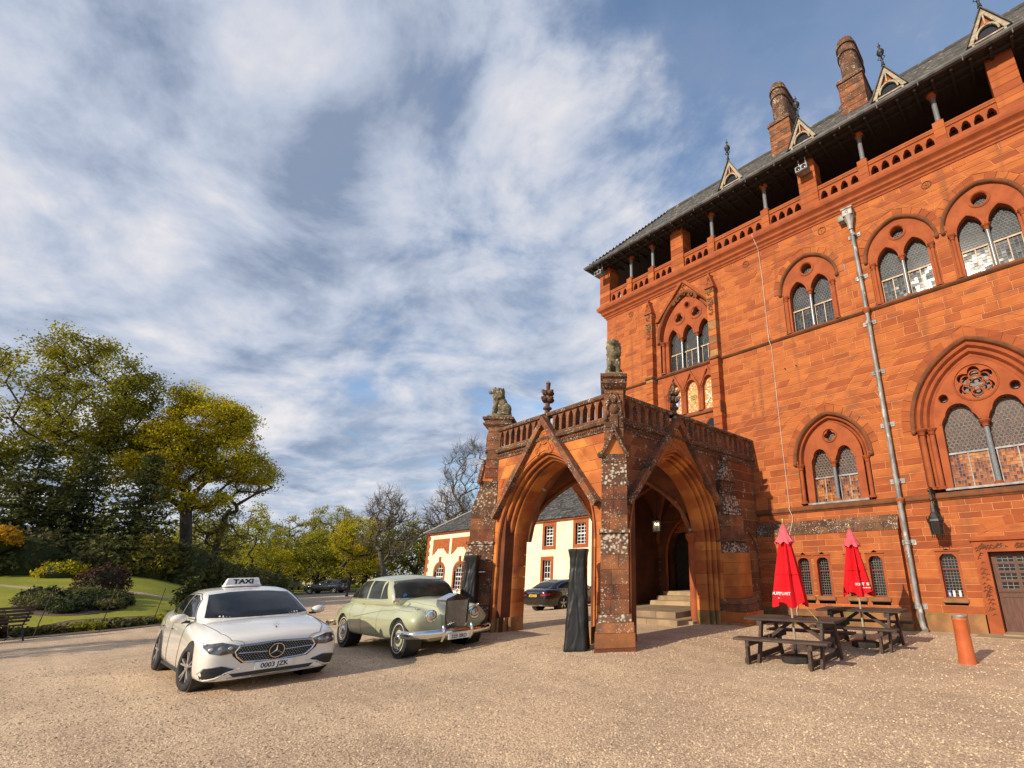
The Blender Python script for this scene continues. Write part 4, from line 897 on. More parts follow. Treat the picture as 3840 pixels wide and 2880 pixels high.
def lantern_wall():
    L = empty('wall_lantern', TF(-2.45, 2.2, .45), 'black iron wall lantern on a scrolled bracket left of the great window', 'lantern'); u, w = -2.47, .50; T = TF
    m = MB(T); m.tube([(u, 3.0, .0), (u, 3.25, .05), (u, 3.42, .2), (u, 3.42, .4), (u, 3.30, w), (u, 3.15, w)], .018, 6); m.tube([(u, 2.75, .0), (u, 2.95, .12), (u, 3.2, .25), (u, 3.30, .40)], .014, 6)
    for z, ww, r in ((3.28, .12, .06), (3.12, .08, .05), (3.33, .33, .05)): m.tube([(u, z+r*math.sin(k*PI/5), ww+r*math.cos(k*PI/5)) for k in range(9)], .010, 5)
    m.bbox(u-.04, u+.04, 2.7, 3.45, .0, .02, .004); ob('bracket', m, 'iron', L, 60)
    def hexa(prof, mb, n=6):
        mb.grid([[(u+q*math.cos(2*PI*k/n), z, w+q*math.sin(2*PI*k/n)) for k in range(n)] for q, z in prof], closed=True, caps=True)
    m = MB(T); hexa([(.02, 3.16), (.045, 3.10), (.02, 3.06), (.03, 3.02), (.06, 2.90), (.065, 2.80), (.09, 2.76), (.15, 2.66), (.18, 2.62), (.19, 2.57), (.17, 2.55)], m)
    for k in range(6): a = 2*PI*k/6; m.tube([(u+.18*math.cos(a), 2.6, w+.18*math.sin(a)), (u+.185*math.cos(a), 2.70, w+.185*math.sin(a))], .008, 4)
    ob('cap', m, 'iron', L)
    m = MB(T); hexa([(.155, 2.56), (.125, 2.26)], m); ob('lantern_glass', m, 'dark_glass', L)
    m = MB(T)
    for k in range(6): a = 2*PI*k/6; m.tube([(u+.16*math.cos(a), 2.57, w+.16*math.sin(a)), (u+.13*math.cos(a), 2.25, w+.13*math.sin(a))], .011, 5); m.tube([(u+.13*math.cos(a), 2.25, w+.13*math.sin(a)), (u+.13*math.cos(a), 2.18, w+.13*math.sin(a))], .008, 4)
    for z, q in ((2.56, .165), (2.26, .135)): m.tube([(u+q*math.cos(2*PI*k/6), z, w+q*math.sin(2*PI*k/6)) for k in range(7)], .012, 5)
    ob('cage', m, 'iron', L)
lantern_wall()
def floodlight(loc, label, grp, dy):
    F = empty('floodlight', loc, label, 'floodlight', grp); x, y, z = loc
    m = MB(); m.bbox(x-.22, x+.22, y-.12, y+.18, z-.12, z+.12, .02); ob('housing', m, 'lead', F)
    m = MB()
    for sx in (-1, 1): m.lathe([(.07, 0), (.08, -.012), (.06, -.02)], (x+sx*.10, y-.12, z), 12, ax=1)
    ob('lens', m, 'dark_glass', F, 40)
    m = MB()
    for sx in (-1, 1): m.tube([(x+sx*.12, y+.05, z+.10), (x+sx*.12, y+.10, z+.30), (x+sx*.12, y+.05, z+.48)], .022, 6)
    ob('arm', m, 'lead', F)
floodlight((-14.25, 13.86, 14.72), 'grey twin floodlight under the left corner of the eaves', 'floodlights under the eaves', 0)
floodlight((-4.45, 14.02, 14.62), 'grey twin floodlight on a gallery pier below the second dormer', 'floodlights under the eaves', 0)

# ------------------------------------------------------------ the porch
PX0, PX1, PY = -12.40, -7.55, 7.85
GP = 0.12
POR = empty('entrance_porch', (-9.98, 9.5, GP), 'lichen covered sandstone entrance porch with pointed arches and pierced parapet', 'porch')
def TFr(u, v, w): return (u, PY-w, v)
def TRi(u, v, w): return (PX1+w, u, v)
def TLe(u, v, w): return (PX0-w, -u, v)
ASP, AHW, ARI = 2.30, 1.90, 2.30
def porch_side(T, uc, u0, u1, seed, wallmat='porch_stone'):
    rr = random.Random(seed); th = .75
    hole = block_fn(uc, AHW, 0, ASP, ARI, 0)
    ashlar(POR, T, u0, u1, GP-.1, 4.72, .30, (.45, .95), [hole], wallmat, seed, EYEV, 70, gap=.005, proud=.012, tones=lambda t, x, z: t)
    m = MB(T); m.plate([[(u0+.05, GP-.1), (uc-AHW, GP-.1)]+arch_pts(uc, ASP, AHW, ARI)[:]+[(uc+AHW, GP-.1), (u1-.05, GP-.1), (u1-.05, 4.9), (u0+.05, 4.9)]], -th, -.015); ob('inner_wall', m, 'shaded_vault_stone', POR)
    # the moulded orders, one voussoir after the other
    prof = [(.0, .05), (-.035, .055), (-.055, .03), (-.05, -.02), (-.03, -.10), (-.05, -.11), (-.075, -.07), (-.11, -.065), (-.135, -.09), (-.13, -.14), (-.10, -.23), (-.12, -.24), (-.145, -.20), (-.18, -.195), (-.205, -.22), (-.20, -.27), (-.17, -.37), (-.19, -.38), (-.215, -.33), (-.25, -.33), (-.27, -.37), (-.27, -.70), (-.24, -.76), (.0, -.76)]
    A = empty('arch', T(uc, GP, 0), parent=POR); n = 9
    pts_n = 2*n+1
    for i in range(pts_n-1):
        m = MB(T); m.tone = rr.random()
        pr = [(d, w) for d, w in prof]
        rows = []
        for d, w in pr:
            rad = (ARI**2+AHW**2)/(2*AHW); c = rad-AHW; r2 = rad+d; q = arch_pts(uc, ASP, AHW+d, math.sqrt(r2*r2-c*c), None, n*3); seg = q[3*i:3*i+4]
            a, b = seg[0], seg[3]
            rows.append([(p[0], p[1], w) for p in seg])
        cols = [[rows[j][k] for j in range(len(rows))] for k in range(4)]
        m.grid(cols, closed=True, caps=True); ob('voussoir', m, 'porch_stone', A, 28)
    for sx in (-1, 1):
        z = GP-.1
        while z < ASP-.02:
            h = min(rr.uniform(.26, .38), ASP-z) if z > .499 else .5-z
            if ASP-z-h < .15: h = ASP-z
            m = MB(T); m.tone = rr.random()
            e = .05 if z < .499 else 0
            m.grid([[(uc+sx*(AHW+d-(e if w > -.5 else 0)), zz, w+(e if w > -.6 else 0)) for d, w in prof] for zz in (z+.003, z+h-.003)], closed=True, caps=True)
            ob('jamb_stone', m, 'porch_stone' if z > .499 else 'base_stone', A, 28); z += h
    # gable over the arch
    Gb = empty('gable', T(uc, 3.1, 0), parent=POR); ap = 5.52; fz = 3.10; fh = 2.08
    cop = lambda o: [(uc-fh+o, fz), (uc, ap-o*1.18), (uc+fh-o, fz)]
    for sx in (-1, 1):
        k = 9
        for i in range(k):
            t0, t1 = i/k, (i+1)/k; m = MB(T); m.tone = rr.random()
            def pt(t, o): return (uc+sx*(fh*(1-t)-o*(1-t*0)), fz+(ap-fz)*t-(o*.75 if True else 0))
            a0, a1 = (uc+sx*fh*(1-t0), fz+(ap-fz)*t0), (uc+sx*fh*(1-t1), fz+(ap-fz)*t1)
            nx, nz = -sx*.755, -.655; wd = .15
            q = [a0, a1, (a1[0]+nx*wd, a1[1]+nz*wd), (a0[0]+nx*wd, a0[1]+nz*wd)]
            if t1 > .99: q[2] = (uc, a1[1]-.24)
            m.prism(q, 0, .20+rr.uniform(0, .008)); ob('coping_stone', m, 'weathered_stone' if i % 3 else 'spotted_stone', Gb)
    m = MB(T)
    arch = arch_pts(uc, ASP, AHW+.01, ARI+.012, None, 12)
    L = [p for p in arch if p[1] > 3.2]
    m.prism([(uc-fh+.22, fz+.12)]+L+[(uc+fh-.22, fz+.12), (uc, ap-.22)], 0, .07); ob('tympanum', m, 'porch_stone', Gb)
    m = MB(T); ring(m, uc, 4.96, [(.14, .07), (.16, .10), (.19, .10), (.20, .07)], 20)
    for k in range(6): m.ball((uc+.09*math.cos(k*PI/3), 4.96+.11*math.sin(k*PI/3), .07), (.05, .06, .03), 6, 4)
    for sx in (-1, 1): ring(m, uc+sx*.27, 4.62, [(.08, .07), (.09, .09), (.11, .09), (.12, .07)], 16)
    m.tube([(uc-.32, 4.55, .08), (uc-.12, 4.85, .08), (uc, 5.2, .08), (uc+.12, 4.85, .08), (uc+.32, 4.55, .08)], .022, 5); ob('tympanum_carving', m, 'porch_stone', Gb, 40)
    # finial cross
    m = MB(T); z = 5.46
    def lat(prof, n=8): m.grid([[(uc+q*math.cos(2*PI*k/n), zz, .02+q*math.sin(2*PI*k/n)) for k in range(n)] for q, zz in prof], closed=True, caps=True)
    lat([(.10, 5.40), (.07, 5.60), (.065, 5.70), (.12, 5.74), (.12, 5.78), (.06, 5.82), (.06, 5.92)])
    for zz, rw in ((6.0, .17), (6.19, .16)):
        for k in range(4): m.ball((uc+rw*.62*math.cos(k*PI/2), zz+rr.uniform(-.01, .01), .02+rw*.62*math.sin(k*PI/2)), (.085, .075, .085), 6, 4)
        for k in range(4): m.ball((uc+rw*math.cos(k*PI/2), zz+.03, .02+rw*math.sin(k*PI/2)), (.05, .05, .05), 6, 4)
    lat([(.06, 5.9), (.06, 6.25), (.05, 6.3), (.06, 6.45), (.07, 6.47), (.04, 6.52)]); ob('cross_finial', m, 'spotted_stone', Gb, 50)
    # cornice with carved frieze
    m = MB(T); m.grid([[(x, z, w) for z, w in ((4.70, 0), (4.70, .04), (4.74, .05), (4.75, .03), (4.86, .03), (4.88, .10), (4.94, .13), (4.96, .12), (5.03, .02), (5.03, -.2), (4.70, -.2))] for x in (u0-.02, u1+.02)], closed=True, caps=True); ob('cornice', m, 'spotted_stone', POR)
    m = MB(T); x = u0
    while x < u1: m.ball((x, 4.80+rr.uniform(-.015, .015), .035), (.035, .04, .035), 5, 3); x += .075
    ob('frieze_carving', m, 'dark_stone', POR, kind='stuff')
    # pierced parapet
    for a, b in ((u0+.28, uc-.30), (uc+.30, u1-.28)):
        n = max(1, round((b-a)/.275)); p = (b-a)/n; holes = [trefoil_head(a+p*(i+.5), 5.06, 5.37, .088, 12, .22, 1.5) for i in range(n)]
        B = empty('parapet', T((a+b)/2, 5.0, 0), parent=POR)
        m = MB(T); m.plate([[(a-.05, 5.03), (b+.05, 5.03), (b+.05, 5.55), (a-.05, 5.55)]]+holes, -.12, .03); ob('pierced_panel', m, 'weathered_stone', B, 25)
        m = MB(T); m.grid([[(x, z, w) for z, w in ((5.52, -.15), (5.52, .08), (5.56, .10), (5.60, .09), (5.66, .0), (5.67, -.06), (5.62, -.15))] for x in (a-.32 if a < uc-.5 else a-.5, b+.35)], closed=True, caps=True); ob('rail', m, 'spotted_stone', B)
    return A
porch_side(TFr, -9.98, PX0, PX1, 21)
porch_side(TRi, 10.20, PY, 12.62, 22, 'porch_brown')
porch_side(TLe, -10.20, -12.62, -PY, 23)
def porch_rest():
    rr = random.Random(31)
    # plain walls between the arched bay and the house
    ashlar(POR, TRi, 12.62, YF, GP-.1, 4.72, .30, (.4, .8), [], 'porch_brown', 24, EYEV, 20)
    ashlar(POR, TLe, -YF, -12.62, GP-.1, 4.72, .30, (.4, .8), [], 'porch_stone', 25, EYEV, 4)
    for a, b in ((PX0+.02, PX0+.75), (PX1-.75, PX1-.02)): m = MB(); m.box(a, b, 12.6, YF-.01, 0, 4.9); ob('inner_wall', m, 'shaded_vault_stone', POR)
    for T, u0, u1 in ((TRi, 12.60, YF), (TLe, -YF, -12.6)):
        m = MB(T); m.grid([[(x, z, w) for z, w in ((4.70, 0), (4.70, .04), (4.74, .05), (4.75, .03), (4.86, .03), (4.88, .10), (4.94, .13), (4.96, .12), (5.03, .02), (5.03, -.2), (4.70, -.2))] for x in (u0, u1)], closed=True, caps=True); ob('cornice', m, 'spotted_stone', POR)
        a, b = u0, u1; n = 6; p = (b-a)/n; holes = [trefoil_head(a+p*(i+.5), 5.06, 5.37, .088, 12, .22, 1.5) for i in range(n)]
        m = MB(T); m.plate([[(a-.28 if T is TRi else a, 5.03), (b if T is TRi else b+.28, 5.03), (b if T is TRi else b+.28, 5.55), (a-.28 if T is TRi else a, 5.55)]]+holes, -.12, .031); ob('pierced_panel', m, 'weathered_stone', POR, 25)
        m = MB(T); m.grid([[(x, z, w) for z, w in ((5.52, -.15), (5.52, .08), (5.56, .10), (5.60, .09), (5.66, .0), (5.67, -.06), (5.62, -.15))] for x in ((a-.0), b)], closed=True, caps=True); ob('rail', m, 'spotted_stone', POR)
    # ceiling: groined vault
    m = MB(); n = 24
    def f(t): t = min(1, abs(t)); return math.sqrt(max(0, (1-t)*(1.0+1.0*t*0+ (1-t)*0+ .9)))/math.sqrt(1.9)
    for y0, y1 in ((8.6, 11.85), (11.85, 14.45)):
        yc, hy = (y0+y1)/2, (y1-y0)/2; xc, hx = -9.975, 1.68
        m.grid([[(xc+hx*(2*i/n-1), yc+hy*(2*j/n-1), 2.5+2.15*max(f((2*i/n-1)), f((2*j/n-1)))) for i in range(n+1)] for j in range(n+1)])
    m.box(PX0+.3, PX1-.3, PY+.3, YF-.01, 4.75, 4.9); ob('vault', m, 'shaded_vault_stone', POR, 30)
    m = MB(); xc, hx = -9.975, 1.68
    for y0, y1 in ((8.6, 11.85), (11.85, 14.45)):
        yc, hy = (y0+y1)/2, (y1-y0)/2
        for s in (-1, 1): m.tube([(xc+hx*t, yc+s*hy*t, 2.46+2.15*f(t)) for t in [k/8-1 for k in range(17)]], .07, 6)
        m.tube([(xc+hx*t, y0 if y0 > 9 else y0+.05, 2.42+2.15*f(t)) for t in [k/8-1 for k in range(17)]], .11, 6)
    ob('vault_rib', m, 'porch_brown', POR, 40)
    for x in (-11.62, -8.33): m = MB(); m.lathe([(.16, 0), (.16, .1), (.11, .16), (.10, 2.2), (.16, 2.3), (.18, 2.42)], (x, 11.85, GP), 10); ob('wall_shaft', m, 'carved_stone', POR, 40)
    # steps and doorway at the back of the porch
    S = empty('porch_steps', (-9.9, 12, GP), parent=POR)
    for k, (a, b, c, d, e) in enumerate(((-11.6, -8.35, 11.05, YF, .30), (-11.6, -8.7, 11.45, YF, .46), (-8.72, -8.2, 11.55, 12.6, .24))):
        x = a
        while x < b-.01:
            x2 = min(b, x+1.1); m = MB(); m.tone = rr.random(); m.bbox(x+.003, x2-.003, c, d-.02, GP-.1, e, .012); ob('step', m, 'step_stone', S); x = x2
    for k in range(3): m = MB(); m.tone = rr.random(); m.bbox(-11.2+.05*k, -9.55-.05*k, 13.35+.3*k, YF+.2, .4, .46+.13*(k+1), .012); ob('step', m, 'step_stone', S)
    m = MB(TF); m.plate([[(-11.5, .4), (-9.3, .4), (-9.3, 3.7), (-11.5, 3.7)], arch_pts(-10.4, 2.0, .75, 1.2, .4)], -.3, .08); ob('inner_doorway', m, 'shaded_vault_stone', POR, 30)
    m = MB(TF); m.box(-11.3, -9.5, .4, 3.4, -.45, -.4); ob('inner_door', m, 'timber_dark', POR)
    m = MB(TF); sweep_arch(m, -10.4, 2.0, .75, 1.2, [(0, .0), (0, .10), (.06, .13), (.12, .10), (.14, .08)], .4); ob('doorway_moulding', m, 'carved_stone', POR, 30)
    for u, z in ((-8.9, .9),): m = MB(TF); m.bbox(u-.3, u+.3, .46, 1.0, .1, .4, .03); ob('stone_bench', m, 'porch_stone', POR)
    # back roof edge
    m = MB(); m.box(PX0+.05, PX1-.05, PY+.05, YF-.01, 4.9, 5.02); ob('flat_roof', m, 'lead', POR)
porch_rest()
def diag_buttress(cx, cy, sx, ped_label=None):
    """diagonal buttress + corner pedestal; outward direction (sx,-1)/sqrt2"""
    d = Vector((sx, -1, 0)).normalized(); t = Vector((1, sx, 0)).normalized()
    if t.x < 0: t = -t
    def T(a, b, z): p = Vector((cx, cy, 0))+t*a+d*b; return (p.x, p.y, z)
    B = empty('buttress', T(0, 0, GP), parent=POR); rr = random.Random(int(cx*7)); 
    def course(z0, z1, hw, p0, p1, mat, split=True):
        k = 2 if split and rr.random() < .7 else 1; c = rr.uniform(-.12, .12)
        for a, b in (((-hw, c), (c, hw)) if k == 2 else ((-hw, hw),)):
            m = MB(T); m.tone = rr.random(); e = .003
            m.add([(a+e, -.25, z0+e), (b-e, -.25, z0+e), (b-e, p0, z0+e), (a+e, p0, z0+e), (a+e, -.25, z1-e), (b-e, -.25, z1-e), (b-e, p1, z1-e), (a+e, p1, z1-e)], [(0,3,2,1),(4,5,6,7),(0,1,5,4),(1,2,6,5),(2,3,7,6),(3,0,4,7)]); ob('stone', m, mat, B)
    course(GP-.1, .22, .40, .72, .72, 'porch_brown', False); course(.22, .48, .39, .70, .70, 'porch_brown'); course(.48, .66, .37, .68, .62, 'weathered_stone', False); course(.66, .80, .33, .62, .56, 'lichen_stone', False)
    z = .80
    for h in (.28, .27, .29, .29): course(z, z+h, .285, .52, .52, 'weathered_stone'); z += h
    course(1.93, 2.16, .285, .52, .47, 'lichen_stone'); course(2.16, 2.36, .285, .47, .42, 'lichen_stone', False); course(2.36, 2.44, .32, .48, .48, 'lichen_stone', False)
    z = 2.44
    for h in (.30, .31, .30): course(z, z+h, .275, .40, .40, 'spotted_stone' if rr.random() < .5 else 'weathered_stone'); z += h
    course(3.35, 3.62, .275, .40, .31, 'lichen_stone', False); course(3.62, 3.88, .275, .31, .22, 'lichen_stone', False); course(3.88, 4.08, .275, .24, .24, 'spotted_stone', False)
    m = MB(T)
    m.add([(-.27, .22, 4.06), (.27, .22, 4.06), (0, .22, 4.56), (-.27, -.1, 4.06), (.27, -.1, 4.06), (0, -.1, 4.56)], [(0,1,2),(3,5,4),(0,2,5,3),(1,4,5,2),(0,3,4,1)]); ob('gablet', m, 'porch_stone', B)
    m = MB(T)
    for s in (-1, 1): m.bar((s*.30, .26, 4.02), (0, .26, 4.60), .09, .07, up=(0, 0, 1)); m.ball((s*.30, .25, 4.05), (.075, .075, .075), 6, 4)
    m.ball((0, .22, 4.66), (.07, .06, .10), 6, 4); ob('gablet_coping', m, 'spotted_stone', B)
    # corner pedestal
    z = 3.90
    while z < 5.68: h = min(.27, 5.70-z); m = MB(T); m.tone = rr.random(); m.bbox(-.225, .225, -.30, .13, z+.003, z+h-.003, .01) ; ob('pedestal_stone', m, 'weathered_stone', B); z += h
    m = MB(T); m.box(-.09, .09, .0, .16, 4.6, 5.1); m.ball((0, .15, 5.15), (.12, .07, .13), 7, 5); m.ball((0, .15, 5.4), (.09, .06, .12), 7, 5)
    for s in (-1, 1): m.ball((s*.15, .13, 5.05), (.07, .06, .09), 6, 4); m.ball((s*.19, .13, 4.92), (.06, .06, .07), 6, 4); m.ball((s*.13, .14, 5.33), (.06, .05, .07), 6, 4); m.tube([(s*.05, .15, 5.55), (s*.14, .15, 5.3), (s*.18, .14, 4.95)], .03, 5)
    ob('shield_carving', m, 'spotted_stone', B, 50)
    m = MB(T); q = .92
    m.grid([[(a*hw, (b*hl)-.12*0+off, z) for a, b in ((-1,-1),(1,-1),(1,1),(-1,1))] for hw, hl, off, z in ((.23, .34, -.14, 5.66), (.30, .42, -.14, 5.74), (.30, .42, -.14, 5.78), (.26, .38, -.14, 5.80), (.26, .38, -.14, 5.86), (.31, .44, -.14, 5.90), (.31, .44, -.14, 5.97))], closed=True, caps=True); ob('pedestal_cap', m, 'spotted_stone', B)
    return T, d
def lion(cx, cy, sx, label):
    T, d = diag_buttress(cx, cy, sx)
    f = lambda a, b, z: T(a, b-.14, z+5.97)
    m = MB(f)                                  # a = sideways, b = forward, z up
    E = m.ball
    E((0, -.12, .30), (.15, .20, .22), 12, 8); E((0, -.02, .45), (.145, .17, .24), 12, 8); E((0, .08, .58), (.145, .14, .22), 12, 8)     # rump, back, chest
    for s in (-1, 1):
        m.tube([(s*.10, .10, .52), (s*.105, .17, .32), (s*.105, .19, .12), (s*.105, .23, .085)], [.075, .062, .052, .055], 8); E((s*.105, .25, .085), (.055, .085, .04), 8, 5)
        E((s*.125, -.12, .22), (.085, .19, .15), 10, 6); E((s*.135, .03, .10), (.06, .15, .05), 8, 5)
    E((0, .08, .76), (.175, .17, .18), 12, 8); E((0, .06, .86), (.165, .15, .13), 12, 8); E((0, .16, .62), (.13, .10, .16), 10, 6)                     # mane
    E((0, .20, .88), (.10, .12, .105), 12, 8); E((0, .31, .86), (.07, .10, .06), 10, 6); E((0, .33, .82), (.05, .06, .03), 8, 5); E((0, .365, .88), (.03, .025, .022), 6, 4)
    for s in (-1, 1): E((s*.115, .10, .93), (.03, .028, .032), 6, 4); E((s*.05, .285, .915), (.022, .02, .018), 6, 4)
    rr = random.Random(6)
    for i in range(60):
        a = rr.uniform(0, 2*PI); h = rr.uniform(.52, .95); q = .165*math.sqrt(max(.1, 1-((h-.76)/.32)**2)); y = .09+q*math.sin(a)
        if y > .20 and h > .74: continue
        E((q*math.cos(a), y, h), (.038, .038, .055), 5, 4)
    m.tube([(0, -.28, .14), (.10, -.34, .10), (.19, -.22, .10), (.20, -.05, .16), (.17, -.02, .27)], [.03, .026, .024, .024, .04], 6)
    me = m.mesh('lion'); o = link('lion_statue', me, 'statue_stone', None, 180)
    md = o.modifiers.new('remesh', 'REMESH'); md.mode = 'VOXEL'; md.voxel_size = .014; md.use_smooth_shade = True
    dm = o.modifiers.new('sm', 'SMOOTH'); dm.iterations = 2; dm.factor = .5
    tag(o, label, 'statue', 'lion statues on the porch')
    b = MB(f); b.bbox(-.205, .205, -.36, .36, .0, .075, .02); p = ob('plinth', b, 'statue_stone', o)
lion(PX1+.02, PY-.02, 1, 'weathered stone lion facing the camera on the near corner of the porch')
lion(PX0-.02, PY-.02, -1, 'weathered stone lion seen in profile on the left corner of the porch')
def side_buttress():
    B = empty('buttress', (-7.3, 12.5, GP), parent=POR); rr = random.Random(77); y0, y1 = 12.08, 12.78
    def course(z0, z1, p0, p1, mat, a=y0, b=y1):
        m = MB(); m.tone = rr.random(); e = .003; X = PX1
        m.add([(X-.1, a+e, z0+e), (X-.1, b-e, z0+e), (X+p0, b-e, z0+e), (X+p0, a+e, z0+e), (X-.1, a+e, z1-e), (X-.1, b-e, z1-e), (X+p1, b-e, z1-e), (X+p1, a+e, z1-e)], [(0,3,2,1),(4,5,6,7),(0,1,5,4),(1,2,6,5),(2,3,7,6),(3,0,4,7)]); ob('stone', m, mat, B)
    course(GP-.2, .22, .78, .78, 'base_stone', y0-.10, y1+.12); course(.22, .48, .76, .76, 'porch_stone', y0-.09, y1+.10); course(.48, .66, .72, .66, 'weathered_stone', y0-.07, y1+.08); course(.66, .80, .64, .58, 'weathered_stone', y0-.04, y1+.05)
    z = .80
    for h in (.3, .32, .3): course(z, z+h, .54, .54, 'porch_stone'); z += h
    course(1.72, 1.98, .54, .54, 'porch_stone'); course(1.98, 2.28, .54, .40, 'lichen_stone'); course(2.28, 2.36, .50, .50, 'spotted_stone', y0-.04, y1+.04)
    z = 2.36
    for h in (.32, .32): course(z, z+h, .42, .42, 'weathered_stone'); z += h
    course(3.0, 3.25, .42, .34, 'lichen_stone'); course(3.25, 3.6, .34, .22, 'lichen_stone'); course(3.6, 4.0, .20, .20, 'spotted_stone')
    m = MB(); yc = (y0+y1)/2; X = PX1
    m.prism([(y0-.04, 4.0), (y1+.04, 4.0), (yc, 4.62)], X-.05, X+.26, 0); m.ball((X+.12, yc, 4.70), (.07, .07, .10), 6, 4)
    for s in (y0-.04, y1+.04): m.ball((X+.24, s, 4.04), .07, 6, 4)
    ob('gablet', m, 'lichen_stone', B)
    m = MB(TRi); sweep_arch(m, 13.62, 1.7, .62, .95, [(0, 0), (0, .06), (.05, .10), (.10, .08), (.14, 0)], GP); m.ball((12.93, 1.68, .1), (.09, .09, .08), 6, 4); ob('blind_arch', m, 'weathered_stone', POR, 40)
side_buttress()
def hanging_lantern():
    x, y, z = -9.6, 11.85, 2.78
    L = empty('hanging_lantern', (x, y, z), 'lit glass lantern hanging in the dark porch vault', 'lantern')
    m = MB(); m.tube([(x, y, z+.3), (x, y, 4.55)], .012, 5); m.lathe([(.02, .34), (.04, .30), (.12, .24), (.14, .22), (.14, .20)], (x, y, z), 6)
    for k in range(6): a = 2*PI*k/6; m.tube([(x+.12*math.cos(a), y+.12*math.sin(a), z-.1), (x+.12*math.cos(a), y+.12*math.sin(a), z+.22)], .008, 4)
    m.lathe([(.125, -.10), (.125, -.12)], (x, y, z), 6); ob('lantern_frame', m, 'iron', L)
    for k in range(3): a = 2*PI*k/3+.4; m = MB(); m.lathe([(.006, 0), (.018, .02), (.015, .05), (.004, .075)], (x+.05*math.cos(a), y+.05*math.sin(a), z+.08), 8); ob('bulb', m, 'lamp_glow', L, 60)
    m = MB(); m.lathe([(.118, -.1), (.118, .2)], (x, y, z), 6); ob('lantern_glass', m, 'clear_glass', L)
    d = bpy.data.lights.new('lantern_bulb', 'POINT'); d.energy = 0.8; d.color = (1, .7, .4); d.shadow_soft_size = .06; o = bpy.data.objects.new('lantern_bulb', d); C.objects.link(o); o.location = (0, 0, .1); o.parent = L
hanging_lantern()
# ------------------------------------------------------------ picnic tables, parasols, pot, heaters, bench
def picnic_table(loc, rz, label):
    t = empty('picnic_table', loc, label, 'picnic table', 'picnic tables by the wall', rz)
    L = .84; rr = random.Random(int(loc[1]*10))
    for k in range(4): m = MB(); m.tone = rr.random(); y = -.36+k*.185; m.bbox(-L, L, y, y+.175, .685+rr.uniform(-.003, .003), .725, .008); loc_ob('tabletop_plank', m, 'wood_dark', t)
    for s in (-1, 1):
        m = MB(); m.tone = rr.random(); m.bbox(-L, L, s*.72-.125, s*.72+.125, .40, .44, .008); loc_ob('seat_plank', m, 'wood_dark', t)
    for x in (-.56, .56):
        m = MB(); m.bbox(x-.03, x+.03, -.36, .36, .60, .684, .006); loc_ob('top_bearer', m, 'wood_dark', t)
        m = MB(); m.bbox(x-.032, x+.032, -.86, .86, .31, .399, .006); loc_ob('seat_bearer', m, 'wood_dark', t)
        for s in (-1, 1):
            m = MB(); m.bar((x+.05, s*.30, .68), (x+.05, s*.52, .0), .045, .095, up=(0, 1, 0)); loc_ob('leg', m, 'wood_dark', t)
            m = MB(); m.bbox(x-.085, x-.035, s*.72-.05, s*.72+.05, .0, .40, .006); loc_ob('seat_leg', m, 'wood_dark', t)
        m = MB(); m.bbox(x-.10, x-.05, -.78, .78, .03, .12, .006); loc_ob('ground_rail', m, 'wood_dark', t)
    for s in (-1, 1): m = MB(); m.bar((s*.52, 0, .36), (s*.06, 0, .66), .06, .06); loc_ob('brace', m, 'wood_dark', t)
    return t
TAB1 = (-4.21, 9.13, gz(-4.2, 9.1)); TAB2 = (-3.72, 11.35, gz(-3.7, 11.3))
picnic_table(TAB1, R(3), 'dark brown picnic table with the left parasol, nearer the camera')
picnic_table(TAB2, R(2), 'dark brown picnic table with the right parasol, closer to the wall')
